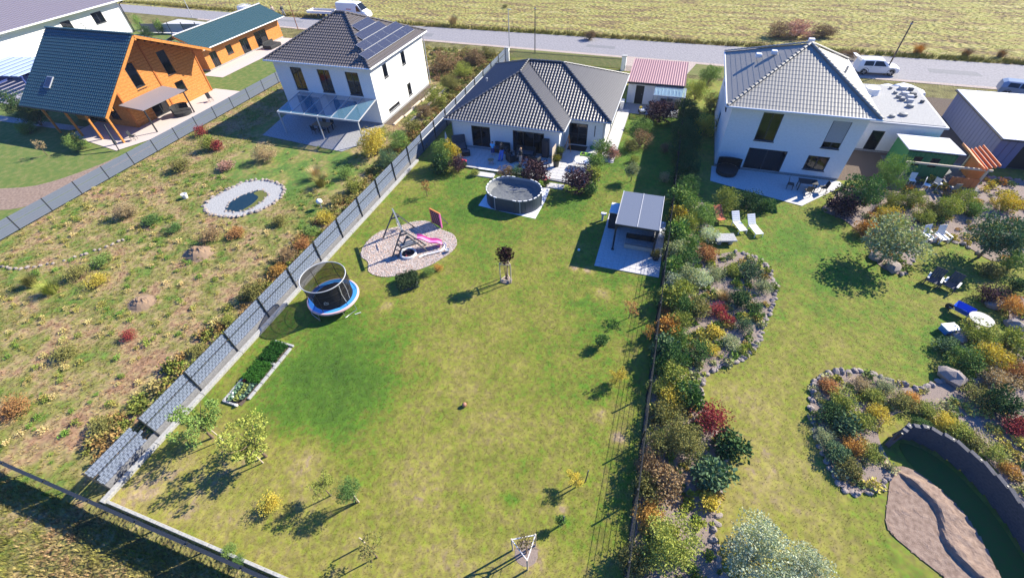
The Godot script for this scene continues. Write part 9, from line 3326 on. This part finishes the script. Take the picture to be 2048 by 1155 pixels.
		["shrub", "bright yellow upright shrub at the terrace's left end", "shrub", -17.69, -33.71, 0.99, 1.39, 1.18, "fine", 2, Color(.621, .522, .094)],
		["shrub", "dark green shrub below the light green one at the terrace's left end", "shrub", -18.01, -31.93, 0.92, 0.92, 0.78, "broad", 0, Color(.068, .133, .046)],
		["shrub", "small dark purple barberry left of the terrace step", "shrub", -16.53, -32.5, 0.92, 0.92, 0.78, "fine", 1, Color(.095, .050, .056)],
		["shrub", "small yellowish shrub at the terrace step", "shrub", -14.78, -32.27, 0.46, 0.37, 0.31, "fine", 2, Color(.351, .387, .087)],
		["shrub", "reddish brown shrub right of the terrace step", "shrub", -11.93, -32.63, 0.85, 0.68, 0.58, "fine", 0, Color(.267, .186, .097)],
		["shrub", "green shrub between brown shrub and purple bush", "shrub", -10.94, -32.87, 0.8, 0.64, 0.55, "fine", 1, Color(.092, .168, .046)],
		["shrub", "large dark purple bush behind the pool", "shrub", -9.21, -32.45, 1.56, 1.4, 1.19, "broad", 2, Color(.079, .042, .047)],
		["shrub", "large dark purple bush right of the terrace opening", "shrub", -5.25, -32.3, 1.51, 1.36, 1.16, "broad", 0, Color(.089, .047, .053)],
		["shrub", "small green shrub at the foot of the right purple bush", "shrub", -4.3, -32.05, 0.66, 0.53, 0.45, "broad", 1, Color(.117, .213, .059)],
		["shrub", "yellowish shrub right of the right purple bush", "shrub", -4.42, -34.42, 0.74, 0.74, 0.63, "broad", 2, Color(.357, .394, .089)],
		["hedge_shrub", "light green hedge shrub at the terrace's right edge, middle one", "hedge shrub", -4.53, -36.16, 0.91, 0.91, 0.78, "fine", 0, Color(.213, .312, .081)],
		["hedge_shrub", "light green hedge shrub nearest the bungalow's right corner", "hedge shrub", -4.27, -38.2, 0.99, 1.09, 0.93, "fine", 1, Color(.196, .287, .074)],
		["shrub", "pinkish green shrub at the end of the paver path", "shrub", -3.43, -38.37, 0.79, 0.71, 0.6, "fine", 2, Color(.485, .295, .232)],
		["shrub", "feathery light green shrub on the shaded lawn strip", "shrub", -1.17, -44.72, 1.03, 0.72, 0.61, "fine", 0, Color(.229, .336, .087)],
		["shrub", "brownish green shrub on the lawn strip beside the bungalow", "shrub", -1.16, -41.39, 1.08, 0.87, 0.74, "fine", 1, Color(.317, .221, .115)],
		["shrub", "olive shrub left of the brownish one on the lawn strip", "shrub", -1.98, -40.33, 0.8, 0.64, 0.55, "fine", 2, Color(.274, .265, .083)],
		["shrub", "small yellowish shrub on the lawn strip", "shrub", -1.4, -38.13, 0.52, 0.41, 0.35, "fine", 0, Color(.326, .359, .081)],
		["small_tree", "small silver leaved tree on the lawn strip", "tree", -1.2, -34.81, 0.67, 0.74, 1.13, "crown", 1, Color(.314, .345, .176)],
		["shrub", "very dark bush in the shade below the shed canopy", "shrub", 0.04, -47.04, 1.74, 1.4, 1.19, "broad", 2, Color(.076, .040, .045)],
		["climber", "sparse brown climber on the wire fence below the dark bush", "shrub", 1.25, -40.75, 0.58, 0.58, 0.5, "fine", 0, Color(.287, .200, .104)],
		["climber", "sparse pale climber on the wire fence above the pergola", "shrub", 1.53, -35.38, 0.48, 0.58, 0.49, "fine", 1, Color(.551, .436, .245)],
		["sapling", "reddish green sapling on the lawn below the patio", "tree", 0.7, -19.07, 0.62, 0.56, 0.83, "sparse", 2, Color(.495, .266, .105)],
		["sapling", "small green sapling in the middle of the right lawn edge", "tree", -0.58, -16.41, 0.43, 0.38, 0.58, "broad", 0, Color(.104, .191, .053)],
		["sapling", "bright yellow sapling at the right lawn edge", "tree", 0.63, -14.14, 0.61, 0.55, 0.76, "open", 1, Color(.584, .491, .088)],
		["sapling", "autumn brown sapling right at the wire fence", "tree", 1.89, -17.64, 0.5, 0.55, 0.66, "sparse", 2, Color(.503, .302, .079)],
		["apple_tree", "leafy young tree next to the screen fence, leftmost of the lawn trees", "tree", -18.64, -4.9, 1.32, 1.26, 1.77, "open", 0, Color(.220, .322, .083)],
		["apple_tree", "pale leafy young tree, second from the screen fence", "tree", -15.26, -4.91, 1.37, 1.3, 1.91, "open", 1, Color(.364, .402, .090)],
		["round_tree", "small round dark green standard tree on the dry lawn", "tree", -9.76, -4.36, 0.64, 0.58, 1.39, "ball", 2, Color(.116, .212, .059)],
		["shrub", "small bright yellow shrub on the dry lawn", "shrub", -13.33, -3.07, 0.54, 0.43, 0.47, "fine", 0, Color(.665, .559, .101)],
		["young_tree", "thin sparse young tree left of the round standard tree", "tree", -11.03, -4.28, 0.7, 0.56, 1.38, "open", 1, Color(.303, .335, .075)],
		["young_tree", "very thin feathery young tree near the bottom edge", "tree", -7.66, -2.7, 0.73, 0.44, 1.27, "sparse", 2, Color(.223, .215, .067)],
		["shrub", "green plants along the bottom kerb, left clump", "shrub", -13.82, -0.95, 0.36, 0.22, 0.19, "fine", 0, Color(.215, .315, .081)],
		["shrub", "green plants along the bottom kerb, right clump", "shrub", -13.18, -0.81, 0.31, 0.19, 0.16, "fine", 1, Color(.113, .206, .057)],
		["sapling", "thin yellowish sapling near the lower right lawn edge", "tree", -0.39, -8.12, 0.51, 0.36, 0.8, "open", 2, Color(.727, .611, .110)],
		["sapling", "tiny green sapling with pale tag above the staked tree", "tree", -0.58, -6.26, 0.24, 0.19, 0.61, "broad", 0, Color(.109, .199, .055)],
		["sapling", "bare thin sapling behind the swing frame", "tree", -17.49, -23.31, 0.44, 0.44, 0.67, "sparse", 1, Color(.206, .302, .078)],
		["sapling", "bare thin sapling left of the pool", "tree", -17.56, -28.05, 0.57, 0.69, 0.88, "sparse", 2, Color(.395, .213, .084)],
		["shrub", "light green plant at the lower edge of the gravel bed, left one", "shrub", -13.14, -19.2, 0.47, 0.33, 0.28, "fine", 0, Color(.210, .308, .080)],
		["shrub", "orange green plant at the lower edge of the gravel bed, right one", "shrub", -12.72, -19.84, 0.4, 0.24, 0.2, "fine", 1, Color(.599, .360, .094)],
		["thicket", "brown thicket in the field, left of three", "shrub", 14.09, -78.99, 2.11, 1.06, 0.9, "fine", 2, Color(.319, .222, .116)],
		["thicket", "brown thicket in the field, tallest middle one", "shrub", 16.71, -79.69, 2.43, 1.21, 1.03, "fine", 0, Color(.561, .341, .268)],
		["thicket", "brown thicket in the field, right one", "shrub", 20.13, -80.33, 2.1, 0.84, 0.71, "fine", 1, Color(.269, .188, .098)],
		["thicket", "small brown weed clump at the far road edge", "shrub", -12.17, -72.69, 1.01, 0.71, 0.6, "fine", 2, Color(.250, .175, .091)],
		["weed_clump", "golden weeds at the far road edge beyond the white car", "grass", 30.37, -75.05, 0.95, 0.67, 0.6, "grassy", 0, Color(.523, .315, .082)],
		["weed_clump", "brown weeds at the far road edge, left of two", "grass", 35.61, -75.18, 0.86, 0.52, 0.46, "grassy", 1, Color(.297, .207, .108)],
		["weed_clump", "brown weeds at the far road edge, right of two", "grass", 39.4, -75.59, 0.85, 0.51, 0.46, "grassy", 2, Color(.318, .222, .116)],
		["weed_clump", "brown weeds behind the white car's raised tailgate", "grass", 21.75, -71.27, 1.31, 0.65, 0.56, "fine", 0, Color(.307, .214, .112)],
		["weed_clump", "small weed clump at the top edge of the field", "grass", -30.72, -87.91, 0.62, 0.31, 0.26, "fine", 1, Color(.243, .235, .073)],
		["weed_clump", "tan weeds at the far road edge behind the solar roof", "grass", -35.95, -76.02, 1.32, 0.79, 0.71, "grassy", 2, Color(.440, .348, .196)],
	]
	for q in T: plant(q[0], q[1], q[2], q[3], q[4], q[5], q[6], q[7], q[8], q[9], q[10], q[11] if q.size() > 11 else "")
